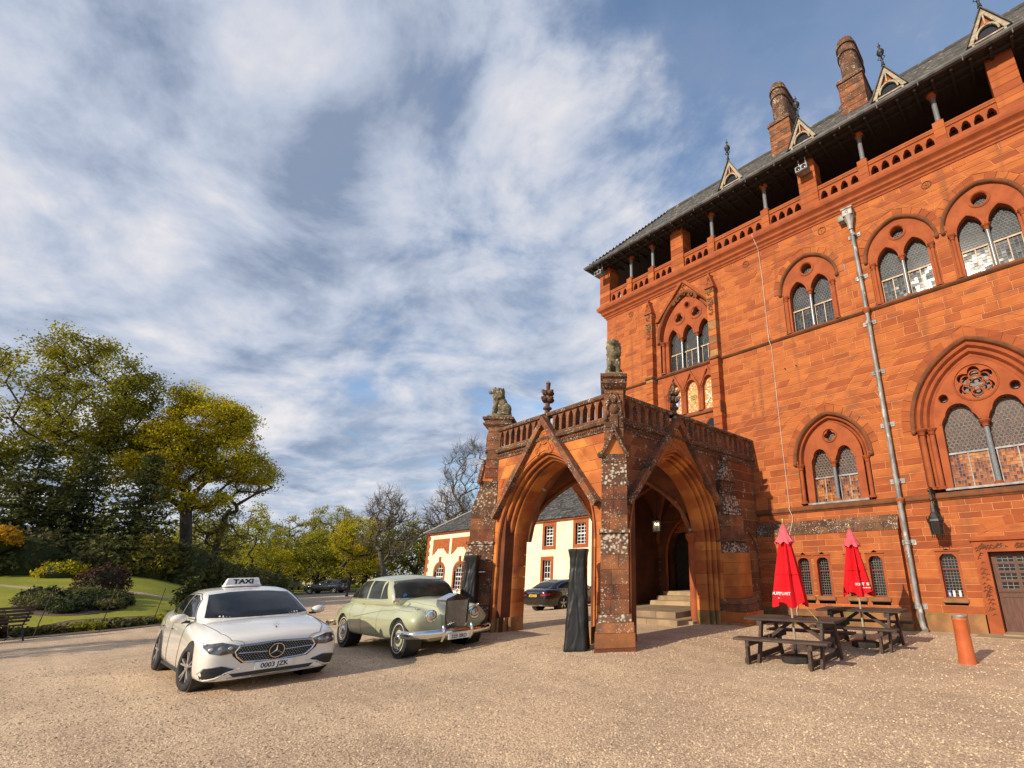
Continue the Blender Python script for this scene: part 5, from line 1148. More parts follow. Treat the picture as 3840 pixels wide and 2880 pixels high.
def parasol(loc, top, bot, r0, seed, txt, th_txt, ztxt, sub, label, size):
    P = empty('parasol', loc, label, 'parasol', 'red closed parasols'); x0, y0, z0 = loc; rr = random.Random(seed)
    nf = 8; N = 96; ph = rr.random()*6
    amp = [rr.uniform(.16, .34) for _ in range(nf)]
    def S(th, z, off=0.0):
        t = (top-z)/(top-bot); rad = .035+(r0-.035)*(t**.85)*(1-.10*max(0, t-.9)*10*.3)
        k = (th*nf/(2*PI)+ph) % nf; i = int(k); f = k-i; q = (1-amp[i]*(.55+.9*t*(1-t))*2*(0.5-abs(f-.5))**1.0*2*.5*2)
        q += .05*math.sin(3*th+seed)*t
        r = rad*q+off
        return (x0+r*math.cos(th)*1.05, y0+r*math.sin(th), z)
    m = MB(); rows = []
    zs = [top-(top-bot)*k/22 for k in range(23)]
    for z in zs: rows.append([S(2*PI*k/N, z+(0 if z > bot+.01 else .05*math.cos(2*PI*k/N*4+1))) for k in range(N)])
    m.grid(rows, closed=True); loc = None; o = ob('canopy', m, 'red_fabric', P, 50)
    m = MB(); rows = []
    for k in range(7):
        t = k/6; z = top+.06-.36*t; rad = .02+.10*t**.6+(.045*max(0, t-.55)/.45)
        rows.append([(x0+(rad*(1+.16*t*t*math.sin(9*a+seed)))*math.cos(a)*1.05, y0+(rad*(1+.16*t*t*math.sin(9*a+seed)))*math.sin(a), z-.03*t*math.sin(7*a+1)*t) for a in [2*PI*j/64 for j in range(64)]])
    m.grid(rows, closed=True); ob('top_cap', m, 'faded_fabric', P, 60)
    zt = top-(top-bot)*.62; m = MB(); m.tube([S(2*PI*k/N, zt, .006) for k in range(N+1)], .010, 5); ob('tie_strap', m, 'red_fabric', P, 60)
    m = MB(); m.lathe([(.012, 0), (.02, .02), (.03, .035), (.015, .05), (.012, .06), (.022, .08), (.012, .11), (.004, .125)], (x0, y0, top+.05), 10); ob('finial', m, 'brass', P, 60)
    m = MB(); m.tube([(x0, y0, z0+.05), (x0, y0, top)], .021, 10); ob('pole', m, 'pole_wood', P, 60)
    m = MB(); m.tube([(x0, y0, z0+.08), (x0, y0, z0+.36)], .028, 10); ob('sleeve', m, 'iron', P, 60)
    m = MB(); m.grid([[(x0+q*math.cos(2*PI*k/8+.3), y0+q*math.sin(2*PI*k/8+.3), z0+z) for k in range(8)] for q, z in ((.26, 0), (.27, .015), (.27, .075), (.25, .10), (.05, .115))], closed=True, caps=True); ob('base', m, 'timber_dark', P)
    for tx, th, zz, sz in ((txt, th_txt, ztxt, size), (sub, th_txt, ztxt-size*.8, size*.28)):
        v, f = text_geo(tx, sz, align='CENTER', space=1.05, bold=.002); m = MB()
        rloc = r0*.93
        m.add([S(th+p[0]/rloc, zz+p[1], .007) for p in v], f); ob('lettering', m, 'print_white', P, recalc=False)
    return P
parasol((-4.20, 9.05, gz(-4.2, 9.05)), 2.34, .96, .32, 3, 'MOUNT STUART', R(-118), 1.13, 'ISLE OF BUTE', 'red closed parasol on the left, reading STUART, through the nearer table', .070)
parasol((-3.70, 11.30, gz(-3.7, 11.3)), 2.30, 1.02, .30, 8, 'MOUNT STUART', R(-27), 1.20, 'ISLE OF BUTE', 'red closed parasol on the right, standing in the table closer to the wall', .070)
def cable_tie():
    m = MB(); m.tube([(-3.93, 8.98, .96), (-3.62, 8.80, .73)], .008, 5); o = ob('wooden_stick', m, 'brass', None); tag(o, 'thin wooden stick leaning from the left parasol onto its table', 'stick')
cable_tie()
def pot():
    x, y = -1.77, 10.40
    P = empty('chimney_pot', (x, y, 0), 'tall orange terracotta chimney pot standing on the gravel right of the tables', 'chimney pot')
    m = MB(); m.lathe([(.135, 0), (.135, .06), (.128, .12), (.118, .4), (.112, .66), (.122, .675), (.126, .70), (.118, .715)], (x, y, gz(x, y)), 24); ob('pot_body', m, 'terracotta', P, 40)
    m = MB(); m.lathe([(.118, .712), (.122, .72), (.122, .735), (.110, .742), (.108, .725), (.09, .72), (.02, .715)], (x, y, gz(x, y)), 24); ob('metal_ashtray', m, 'lead', P, 40)
pot()
def heater(cx, cy, rz, label, seed):
    """patio heater under a black weather cover, flared at the top and foot"""
    z0 = gz(cx, cy)
    P = empty('covered_patio_heater', (cx, cy, z0), label, 'heater cover', 'covered patio heaters by the porch', rz)
    m = MB(); rows = []; n = 96; H = 1.90
    prof = [(0, .232), (.02, .236), (.25, .22), (.6, .20), (1.0, .182), (1.35, .168), (1.50, .16), (1.53, .155), (1.57, .158), (1.72, .168), (1.86, .192), (1.885, .194), (1.90, .185), (1.905, .1)]
    zz = []
    for (za, ra), (zb, rb) in zip(prof[:-1], prof[1:]):
        k = max(1, int((zb-za)/.03))
        for i in range(k): t = i/k; zz.append((za+(zb-za)*t, ra+(rb-ra)*t))
    zz.append(prof[-1])
    for z, r in zz:
        row = []
        for k in range(n):
            a = 2*PI*k/n; c, s = math.cos(a), math.sin(a); q = 1/max(abs(c), abs(s)); q = min(q, 1.27); p = Vector((c*1.5, s*1.5, z*3.2+seed))
            q1 = mnoise.noise(Vector((c*1.3, s*1.3, z*1.1+seed*2))); q2 = mnoise.noise(Vector((c*1.6+5, s*1.6, z*3.4+seed)))
            f = mnoise.fractal(p*.8, 1.0, 2.0, 3)*.006-.010*max(0, 1-abs(q1)*6)-.006*max(0, 1-abs(q2)*7)+.004*max(0, 1-abs(q1-.25)*6)
            r2 = (r*q)*1.0+f*min(1, (1.9-z)*4+.3); row.append((r2*c, r2*s, z+.012*mnoise.noise(p*2)))
        rows.append(row)
    m.grid(rows, closed=True, caps=True); loc_ob('cover', m, 'black_cover', P, 60)
    m = MB()
    for k in range(4):
        a = PI/4+k*PI/2; m.tube([(1.16*r*math.cos(a)*1.02, 1.16*r*math.sin(a)*1.02, z) for z, r in zz[2:-6:4]], .007, 4)
    loc_ob('seam', m, 'black_cover', P)
heater(-7.86, 7.12, R(38), 'black covered patio heater against the corner pillar of the porch', 3)
heater(-12.12, 7.27, R(45), 'black covered patio heater on the left of the porch behind the green car', 9)
def bench():
    x, y = -24.3, -.65
    B = empty('park_bench', (x, y, gz(x, y)), 'slatted brown park bench with scrolled iron ends at the left edge', 'bench', None, R(-60))
    for k in range(5): m = MB(); m.bbox(-.9, .9, -.05-k*.09, .02-k*.09, .43-.006*k*k*.3, .46-.006*k*k*.3, .006); loc_ob('seat_slat', m, 'wood_dark', B)
    for k in range(5): m = MB(); m.bbox(-.9, .9, .05+.035*k, .075+.035*k, .52+k*.095, .59+k*.095, .006); loc_ob('back_slat', m, 'wood_dark', B)
    for s in (-1, 1):
        m = MB(); X = s*.78
        m.tube([(X, .25, .98), (X, .08, .48), (X, -.02, .42), (X, -.42, .42), (X, -.44, .30), (X, -.34, .12), (X, -.46, .0)], .022, 6); m.tube([(X, .05, .44), (X, .16, .2), (X, .28, .0)], .022, 6)
        m.tube([(X, .14, .68), (X, -.1, .70), (X, -.36, .68), (X, -.46, .62), (X, -.44, .54), (X, -.38, .56)], .018, 6); m.tube([(X, -.34, .12), (X, -.1, .06), (X, .08, .10), (X, .18, .16)], .014, 6); loc_ob('iron_end', m, 'iron', B, 60)
bench()
# ------------------------------------------------------------ vehicles
def paint(name, c, rough=.28, coat=1.0, metal=0.0, c2=None): return pm(name, c, c2 or tuple(x*.93 for x in c), 1.2, rough, metal, coat=coat, bump=.02, bscale=300)
paint('white_paint', (.74, .71, .65), .22); paint('sage_paint', (.39, .405, .255), .35, .9); paint('sage_dark', (.17, .19, .10), .4, .6); paint('black_paint', (.006, .006, .008), .2, 1.0)
pm('chrome', (.75, .74, .72), (.68, .67, .65), 4, .10, 1.0); pm('alloy', (.62, .60, .57), (.45, .44, .42), 6, .3, .8); pm('tyre', (.018, .018, .018), (.03, .029, .028), 20, .85, bump=.2, bscale=60); pm('whitewall', (.70, .67, .60), None, 8, .7)
pm('car_glass', (.008, .010, .013), (.016, .019, .024), 1.5, .03, spec=.14); pm('cabin_glass', (.020, .021, .018), (.045, .045, .036), 2.2, .04, spec=.16)
pm('vane_metal', (.12, .12, .12), (.08, .08, .08), 8, .3, .6)
pm('plastic_black', (.014, .014, .015), (.02, .02, .02), 10, .45); pm('grille_black', (.010, .010, .012), None, 30, .3, .3); pm('lamp_glass', (.55, .56, .56), (.35, .36, .36), 9, .06, .5, coat=1.0); pm('lamp_dark', (.05, .052, .055), (.14, .14, .14), 10, .08, .3, coat=1.0)
pm('drl_white', (.85, .85, .84), None, 5, .2); pm('plate_white', (.78, .78, .76), None, 5, .4); pm('plate_yellow', (.75, .50, .04), None, 5, .4); pm('red_lamp', (.35, .008, .010), (.25, .006, .008), 8, .1, coat=1.0); pm('disc_blue', (.08, .22, .55), None, 5, .5)
def eval_mesh(o):
    dg = bpy.context.evaluated_depsgraph_get(); dg.update(); return bpy.data.meshes.new_from_object(o.evaluated_get(dg))
def shell(stations, lv=2, cuts=(), closed=True):
    """stations: [(x, [(y,z)..])] half sections from bottom centre to top centre"""
    m = MB(); rows = []
    for x, h in stations:
        full = [(x, y, z) for y, z in h]+[(x, -y, z) for y, z in reversed(h[1:-1])]
        rows.append(full)
    m.grid(rows, closed=True, caps=True); me = m.mesh('shell'); o = bpy.data.objects.new('tmp', me); C.objects.link(o)
    s = o.modifiers.new('s', 'SUBSURF'); s.levels = lv; s.render_levels = lv
    tmp = []
    for cx, cz, r, y0, y1 in cuts:
        k = MB(); k.lathe([(r, y0), (r, y1)], (cx, 0, cz), 40, ax=1); c = bpy.data.objects.new('cut', k.mesh('cut')); C.objects.link(c); tmp.append(c)
        b = o.modifiers.new('b', 'BOOLEAN'); b.object = c; b.operation = 'DIFFERENCE'; b.solver = 'EXACT'
    out = eval_mesh(o)
    for q in [o]+tmp: d = q.data; bpy.data.objects.remove(q); bpy.data.meshes.remove(d)
    at = out.attributes.get('tone')
    return out
def bvh(me): return BVHTree.FromPolygons([v.co.copy() for v in me.vertices], [tuple(p.vertices) for p in me.polygons])
def patch(tree, poly, axis, off=.004, sub=3, sgn=1, far=4.0, thick=0.0):
    """polygon in the plane across 'axis', thrown onto the surface; axis 0: (y,z) along x, 1: (x,z) along y, 2: (x,y) along z"""
    bm = bmesh.new()
    def P(a, b): return (0, a, b) if axis == 0 else (a, 0, b) if axis == 1 else (a, b, 0)
    f = bm.faces.new([bm.verts.new(P(a, b)) for a, b in poly]); bmesh.ops.triangulate(bm, faces=[f])
    for _ in range(sub): bmesh.ops.subdivide_edges(bm, edges=[e for e in bm.edges if e.calc_length() > .05], cuts=1); bmesh.ops.triangulate(bm, faces=bm.faces[:])
    d = Vector((0, 0, 0)); d[axis] = -sgn
    last = None; miss = []
    for v in bm.verts:
        o = v.co.copy(); o[axis] = sgn*far; h = tree.ray_cast(o, d)
        if h[0] is not None: v.co = h[0]-d*off
        else: miss.append(v)
    good = [v for v in bm.verts if v not in miss] if miss else []
    for v in miss:
        if good: q = min(good, key=lambda g: sum((g.co[i]-v.co[i])**2 for i in range(3) if i != axis)); v.co[axis] = q.co[axis]
    me = bpy.data.meshes.new('patch'); bmesh.ops.recalc_face_normals(bm, faces=bm.faces); 
    if sum(f.normal[axis]*sgn*f.calc_area() for f in bm.faces) < 0: bmesh.ops.reverse_faces(bm, faces=bm.faces)
    bm.to_mesh(me); bm.free(); return me
def lmesh(name, me, mat, parent, smooth=None): o = link(name, me, mat, None, smooth); o.parent = parent; return o
def line_on(tree, pts, axis, sgn, w=.005, off=.003, n=8):
    """thin ribbon (panel gap) along a polyline thrown on the surface"""
    P = []
    for (a, b), (c, d) in zip(pts[:-1], pts[1:]):
        for k in range(n): P.append((a+(c-a)*k/n, b+(d-b)*k/n))
    P.append(pts[-1]); hit = []; dr = Vector((0, 0, 0)); dr[axis] = -sgn
    for a, b in P:
        o = Vector((0, a, b) if axis == 0 else (a, 0, b) if axis == 1 else (a, b, 0)); o[axis] = sgn*4; h = tree.ray_cast(o, dr)
        if h[0] is not None: hit.append(h[0]-dr*off)
    m = MB()
    if len(hit) > 1: m.tube([tuple(p) for p in hit], w, 4)
    return m
def wheel(parent, x, y, r, w, side, style):
    """wheel as a part: tyre and rim below it"""
    W = empty('wheel', (x, y, r)); W.parent = parent
    m = MB(); s = side
    m.lathe([(r*.70, -w/2), (r*.90, -w/2), (r*.97, -w*.42), (r, -w*.3), (r, w*.3), (r*.97, w*.42), (r*.90, w/2), (r*.70, w/2), (r*.66, w*.40), (r*.66, -w*.40), (r*.70, -w/2)], (0, 0, 0), 40, ax=1, caps=False); loc_ob('tyre', m, 'tyre', W, 40)
    m = MB()
    for k in range(3): q = (-.18+k*.18)*w; m.lathe([(r*1.001, q-.006), (r*1.001, q+.006)], (0, 0, 0), 40, ax=1, caps=False)
    face = s*w*.42
    if style == 'alloy':
        m = MB(); m.lathe([(r*.68, -.02*s+face), (r*.70, face), (r*.66, face+.008*s), (r*.62, face-.02*s), (r*.60, face-.10*s), (r*.2, face-.12*s)], (0, 0, 0), 36, ax=1, caps=False); loc_ob('rim', m, 'plastic_black', W, 40)
        m = MB()
        for k in range(5):
            a = 2*PI*k/5+.3
            for da in (-.16, .16):
                p0 = (r*.12*math.cos(a), face-.015*s, r*.12*math.sin(a)); p1 = (r*.65*math.cos(a+da), face-.002*s, r*.65*math.sin(a+da)); m.bar(p0, p1, r*.075, .03, up=(0, 1, 0))
        m.lathe([(r*.17, face-.04*s), (r*.17, face+.004*s), (r*.12, face+.012*s), (.01, face+.012*s)], (0, 0, 0), 20, ax=1, caps=False); m.lathe([(r*.69, face-.01*s), (r*.70, face+.004*s), (r*.66, face+.004*s), (r*.65, face-.02*s)], (0, 0, 0), 36, ax=1, caps=False); loc_ob('spokes', m, 'alloy', W, 40)
    else:
        m = MB(); m.lathe([(r*.765, w*.50*s), (r*.775, w*.508*s), (r*.795, w*.508*s), (r*.805, w*.50*s)], (0, 0, 0), 40, ax=1, caps=False); loc_ob('white_band', m, 'whitewall', W, 40)
        m = MB(); m.lathe([(r*.70, face-.03*s), (r*.68, face+.012*s), (r*.62, face+.015*s), (r*.50, face-.005*s), (r*.48, face-.01*s)], (0, 0, 0), 36, ax=1, caps=False); m.lathe([(r*.30, face), (r*.28, face+.03*s), (r*.2, face+.05*s), (r*.08, face+.058*s), (.005, face+.058*s)], (0, 0, 0), 24, ax=1, caps=False); loc_ob('hubcap', m, 'chrome', W, 50)
        m = MB(); m.lathe([(r*.50, face-.008*s), (r*.40, face+.002*s), (r*.30, face-.0*s), (r*.05, face-.02*s)], (0, 0, 0), 30, ax=1, caps=False); loc_ob('rim', m, 'sage_paint', W, 50)
    return W
def wells(parent, cuts, hw):
    for i, (x, z, r) in enumerate(cuts):
        m = MB(); m.lathe([(r-.004, -hw+.10), (r-.004, hw-.10)], (x, 0, z), 30, ax=1); loc_ob('wheel_well', m, 'plastic_black', parent)
def plate_text(parent, txt, x, z, w, h, sgn, mat, tilt=0.0, y=0.0):
    P = MB(); P.bbox(x-.006, x+.006, y-w/2, y+w/2, z-h/2, z+h/2, .003); o = loc_ob('number_plate', P, mat, parent)
    v, f = text_geo(txt, h*.86, align='CENTER', space=1.0, bold=.0025)
    wd = max(p[0] for p in v)-min(p[0] for p in v); k = min(1.0, w*.90/wd); m = MB()
    m.add([(x+sgn*.0085, y+sgn*p[0]*k, z+p[1]-h*.30) for p in v], f); t = loc_ob('lettering', m, 'plastic_black', parent, recalc=False); t.parent = o
def star(mb, c, r, axis_x, th=.006):
    """three pointed star in a ring, facing +x (axis_x=1) or -x"""
    x, y, z = c
    mb.grid([[(x+q*axis_x, y+rr_*math.cos(2*PI*k/28), z+rr_*math.sin(2*PI*k/28)) for rr_, q in ((r*.86, 0), (r*.90, th), (r*.98, th), (r, 0))] for k in range(29)], closed=True)
    for k in range(3):
        a = PI/2+k*2*PI/3; p = (x+th*1.3*axis_x, y+r*.9*math.cos(a), z+r*.9*math.sin(a)); mid = (x+th*2.4*axis_x, y, z)
        l = (x, y+r*.17*math.cos(a+PI/3), z+r*.17*math.sin(a+PI/3)); q = (x, y+r*.17*math.cos(a-PI/3), z+r*.17*math.sin(a-PI/3)); mb.add([mid, l, p, q], [(0,1,2),(0,2,3)])
SALOON = [(x, [(0, zf), (ws-.08, zf), (ws, zs), (wm, zm), (wb, zb), (wd+.06, zd-.035), (wd-.10, zd), (0, zc)]) for x, zf, ws, zs, wm, zm, wb, zb, wd, zd, zc in (
 (2.40, .21, .60, .24, .66, .45, .62, .60, .56, .685, .70), (2.375, .18, .78, .22, .83, .46, .79, .64, .62, .735, .755), (2.28, .16, .88, .21, .915, .47, .885, .69, .68, .80, .825), (2.05, .16, .925, .21, .955, .48, .93, .745, .71, .865, .895),
 (1.48, .17, .93, .22, .965, .50, .945, .80, .74, .935, .965), (1.05, .17, .93, .22, .965, .50, .95, .85, .76, .98, 1.0), (.70, .17, .93, .22, .96, .50, .95, .89, .80, .99, 1.01), (.2, .17, .93, .22, .96, .52, .945, .93, .82, .99, .99),
 (-.8, .17, .93, .22, .96, .52, .945, .95, .82, 1.0, 1.0), (-1.48, .18, .93, .25, .965, .55, .955, .97, .82, 1.05, 1.07), (-2.0, .2, .91, .28, .94, .55, .92, .97, .78, 1.08, 1.10), (-2.4, .25, .86, .34, .90, .55, .86, .94, .70, 1.08, 1.10), (-2.6, .32, .76, .38, .80, .58, .76, .88, .60, 1.03, 1.05), (-2.66, .40, .62, .44, .66, .6, .62, .8, .48, .94, .96))]
SALOON = [((x if x < 1.5 else 1.48+(x-1.48)*.90), h) for x, h in SALOON]
SALOON_TOP = [(x, [(0, z0-.1), (w0, z0-.1), (w0, z0), (w1, z1), (w2+.045, z2-.055), (w2-.03, z2), (w2*.55, zc-.006), (0, zc)]) for x, w0, z0, w1, z1, w2, z2, zc in (
 (1.12, .76, .965, .755, .98, .68, 1.0, 1.01), (.72, .83, .955, .81, 1.06, .72, 1.13, 1.15), (.20, .86, .95, .80, 1.19, .68, 1.33, 1.36), (-.20, .87, .95, .79, 1.27, .66, 1.435, 1.465), (-.70, .87, .96, .785, 1.30, .65, 1.465, 1.50), (-1.2, .865, .97, .775, 1.29, .635, 1.445, 1.48), (-1.65, .84, 1.0, .745, 1.23, .60, 1.36, 1.39), (-2.05, .78, 1.04, .68, 1.14, .54, 1.20, 1.22), (-2.3, .68, 1.06, .60, 1.09, .48, 1.11, 1.12))]
def saloon(root, paintm, glassm):
    body = shell(SALOON, 2, [(1.48, .34, .385, .62, 1.2), (1.48, .34, .385, -1.2, -.62), (-1.48, .34, .385, .62, 1.2), (-1.48, .34, .385, -1.2, -.62)])
    tb = bvh(body); lmesh('body', body, paintm, root, 35)
    top = shell(SALOON_TOP, 2); tt = bvh(top); lmesh('roof', top, paintm, root, 35)
    for x in (1.48, -1.48):
        for s in (-1, 1):
            m = MB(); m.lathe([(.378, s*.60), (.383, s*.90)], (x, 0, .34), 36, ax=1); m.lathe([(.378, s*.60), (.05, s*.60)], (x, 0, .34), 36, ax=1); loc_ob('wheel_well', m, 'plastic_black', root)
            wheel(root, x, s*.845, .345, .235, s, 'alloy').rotation_euler = (0, 0, R(9) if x > 0 and paintm == 'white_paint' else 0)
    ws = [(-.76, 1.015), (-.4, 1.003), (0, 1.0), (.4, 1.003), (.76, 1.015), (.70, 1.18), (.62, 1.37), (.3, 1.405), (0, 1.415), (-.3, 1.405), (-.62, 1.37), (-.70, 1.18)]
    lmesh('windscreen', patch(tt, ws, 0, .006, 4), glassm, root, 60)
    lmesh('rear_window', patch(tt, [(-.55, 1.12), (0, 1.11), (.55, 1.12), (.50, 1.33), (0, 1.37), (-.50, 1.33)], 0, .006, 4, -1), glassm, root, 60)
    for s in (-1, 1):
        lmesh('side_window', patch(tt, [(.52, 1.02), (-.46, 1.0), (-.46, 1.375), (-.20, 1.365), (.12, 1.28)], 1, .006, 3, s), glassm, root, 60)
        lmesh('side_window', patch(tt, [(-.53, 1.0), (-1.62, 1.05), (-1.78, 1.10), (-1.45, 1.27), (-1.05, 1.355), (-.53, 1.377)], 1, .006, 3, s), glassm, root, 60)
        m = line_on(tt, [(.62, 1.0), (.12, 1.30), (-.20, 1.385), (-.6, 1.395), (-1.1, 1.375), (-1.5, 1.27), (-1.85, 1.09), (-1.5, 1.025), (-.5, .985), (.62, .99)], 1, s, .007, .004); loc_ob('window_trim', m, 'chrome' if paintm != 'white_paint' else 'plastic_black', root)
        for pts in ([(.62, .93), (.60, .6), (.52, .26)], [(-.50, .97), (-.52, .6), (-.52, .26)], [(-1.55, 1.0), (-1.28, .80), (-1.10, .55), (-1.02, .28)]):
            m = line_on(tb, pts, 1, s, .004, .0015); loc_ob('door_seam', m, 'plastic_black', root)
        for x in (-.28, -1.22):
            h = tb.ray_cast(Vector((x, s*3, .80)), Vector((0, -s, 0)))[0]; m = MB(); m.bbox(x-.11, x+.11, h.y-.005 if s > 0 else h.y-.03, h.y+.03 if s > 0 else h.y+.005, .79, .815, .008); loc_ob('door_handle', m, 'chrome', root)
        m = MB(); m.ball((.62, s*1.04, 1.02), (.085, .12, .075), 14, 9); loc_ob('mirror', m, paintm, root, 60)
        m = MB(); m.bbox(.58, .66, s*.95-.06, s*.95+.06, .94, .98, .01); loc_ob('mirror_arm', m, 'plastic_black', root)
        m = MB(); m.bbox(-1.05, 1.05, s*.90-.02, s*.90+.03, .17, .21, .01); loc_ob('sill_trim', m, 'plastic_black', root)
    return tb, tt
def taxi():
    t = empty('taxi', (-12.56, 2.77, 0), 'white saloon taxi with a roof sign and large star grille', 'car')
    tb, tt = saloon(t, 'white_paint', 'car_glass')
    for s in (-1, 1):
        hl = [(s*.47, .61), (s*.55, .56), (s*.70, .545), (s*.84, .58), (s*.90, .66), (s*.895, .72), (s*.70, .735), (s*.48, .672)]
        lmesh('headlight', patch(tb, hl, 0, .010, 4), 'lamp_dark', t, 60)
        for y in (.60, .72, .82): h = tb.ray_cast(Vector((4, s*y, .635)), Vector((-1, 0, 0)))[0]; m = MB(); m.ball((h.x+.004, s*y, .635), (.02, .035, .028), 8, 6); loc_ob('lamp_lens', m, 'lamp_glass', t, 60)
        m = line_on(tb, [(s*.49, .665), (s*.70, .727), (s*.88, .714)], 0, 1, .009, .014); loc_ob('daytime_light', m, 'drl_white', t)
        lmesh('air_intake', patch(tb, [(s*.50, .335), (s*.66, .385), (s*.86, .37), (s*.90, .30), (s*.86, .20), (s*.72, .205), (s*.58, .29)], 0, .006, 4), 'plastic_black', t, 60)
        m = line_on(tb, [(s*.44, .325), (s*.60, .29), (s*.72, .23), (s*.84, .212)], 0, 1, .015, .004); loc_ob('bumper_fin', m, 'white_paint', t, 60)
        for z in (.27, .31): m = line_on(tb, [(s*.60, z), (s*.87, z+.02)], 0, 1, .006, .010); loc_ob('intake_blade', m, 'plastic_black', t)
        m = line_on(tb, [(s*.52, .345), (s*.68, .392), (s*.87, .378), (s*.91, .30)], 0, 1, .006, .010); loc_ob('intake_trim', m, 'chrome', t)
        m = line_on(tb, [(1.05, s*.80), (1.5, s*.76), (2.0, s*.70), (2.26, s*.60), (2.33, s*.3)], 2, 1, .004, .001); loc_ob('bonnet_seam', m, 'plastic_black', t)
    lmesh('grille_surround', patch(tb, [(-.60, .64), (-.47, .665), (0, .685), (.47, .665), (.60, .64), (.56, .52), (.44, .405), (0, .38), (-.44, .405), (-.56, .52)], 0, .006, 4), 'grille_black', t, 60)
    go = [(-.49, .645), (0, .668), (.49, .645), (.535, .57), (.50, .50), (.41, .42), (0, .395), (-.41, .42), (-.50, .50), (-.535, .57)]
    m = line_on(tb, go+[go[0]], 0, 1, .011, .014); loc_ob('grille_rim', m, 'chrome', t, 60)
    m = MB(); rr = random.Random(1)
    for i in range(-14, 15):
        for j in range(10):
            y = i*.036+(.018 if j % 2 else 0); z = .415+j*.025
            if abs(y) > .50-max(0, (.50-z))*1.1 or z > .655-abs(y)*.02 or math.hypot(y, z-.535) < .115: continue
            h = tb.ray_cast(Vector((4, y, z)), Vector((-1, 0, 0)))[0]; m.add([(h.x+.010, y-.012, z), (h.x+.010, y, z-.006), (h.x+.010, y+.012, z), (h.x+.010, y, z+.006), (h.x+.016, y, z)], [(0,1,4),(1,2,4),(2,3,4),(3,0,4)])
    loc_ob('grille_pattern', m, 'alloy', t, kind='stuff')
    for s in (-1, 1): m = line_on(tb, [(s*.12, .535), (s*.50, .55)], 0, 1, .008, .014); loc_ob('grille_bar', m, 'chrome', t)
    h = tb.ray_cast(Vector((4, 0, .535)), Vector((-1, 0, 0)))[0]
    m = MB(); m.lathe([(.108, 0), (.108, .008), (.02, .012)], (h.x+.006, 0, .535), 28, ax=0); loc_ob('emblem_disc', m, 'grille_black', t)
    m = MB(); star(m, (h.x+.018, 0, .535), .108, 1, .009); loc_ob('star_emblem', m, 'chrome', t, 40)
    h2 = tb.ray_cast(Vector((2.05, 0, 3)), Vector((0, 0, -1)))[0]
    m = MB(); star(m, (2.05, 0, h2.z+.055), .042, 1, .004); m.lathe([(.02, 0), (.012, .02), (.006, .03)], (2.05, 0, h2.z-.002), 10); loc_ob('bonnet_star', m, 'chrome', t, 40)
    hp = tb.ray_cast(Vector((4, 0, .33)), Vector((-1, 0, 0)))[0]
    plate_text(t, '0003 JZK', hp.x+.02, .335, .52, .112, 1, 'plate_white')
    lmesh('lower_intake', patch(tb, [(-.56, .27), (.56, .27), (.50, .215), (-.50, .215)], 0, .005, 3), 'plastic_black', t)
    m = line_on(tb, [(-.58, .212), (0, .195), (.58, .212)], 0, 1, .008, .012); loc_ob('lip_trim', m, 'chrome', t)
    S = empty('roof_sign', (-.62, -.02, 1.488)); S.parent = t
    m = MB(); m.bbox(-.14, .14, -.30, .30, 0, .035, .015); loc_ob('sign_base', m, 'plate_white', S, 40)
    m = MB(); m.grid([[(-.075*k+0.0, -.27+(.012 if z > .1 else 0)+0, z) for k in (1, -1)]+[( .075*-k*0, 0, z) for k in ()] for z in (.03,)]) if False else None
    m = MB(); m.grid([[(sx*a, sy*b, z) for sx, sy in ((-1,-1),(1,-1),(1,1),(-1,1))] for a, b, z in ((.10, .285, .03), (.095, .28, .05), (.06, .25, .15), (.045, .235, .165))], closed=True, caps=True); loc_ob('sign_box', m, 'plate_white', S, 25)
    v, f = text_geo('TAXI', .125, align='CENTER', bold=.006, space=1.05)
    m = MB(); m.add([(.093-.030*(p[1]/.09)+.006, p[0]*1.15, .058+p[1]*.95) for p in v], f); loc_ob('lettering', m, 'plastic_black', S, recalc=False)
taxi()
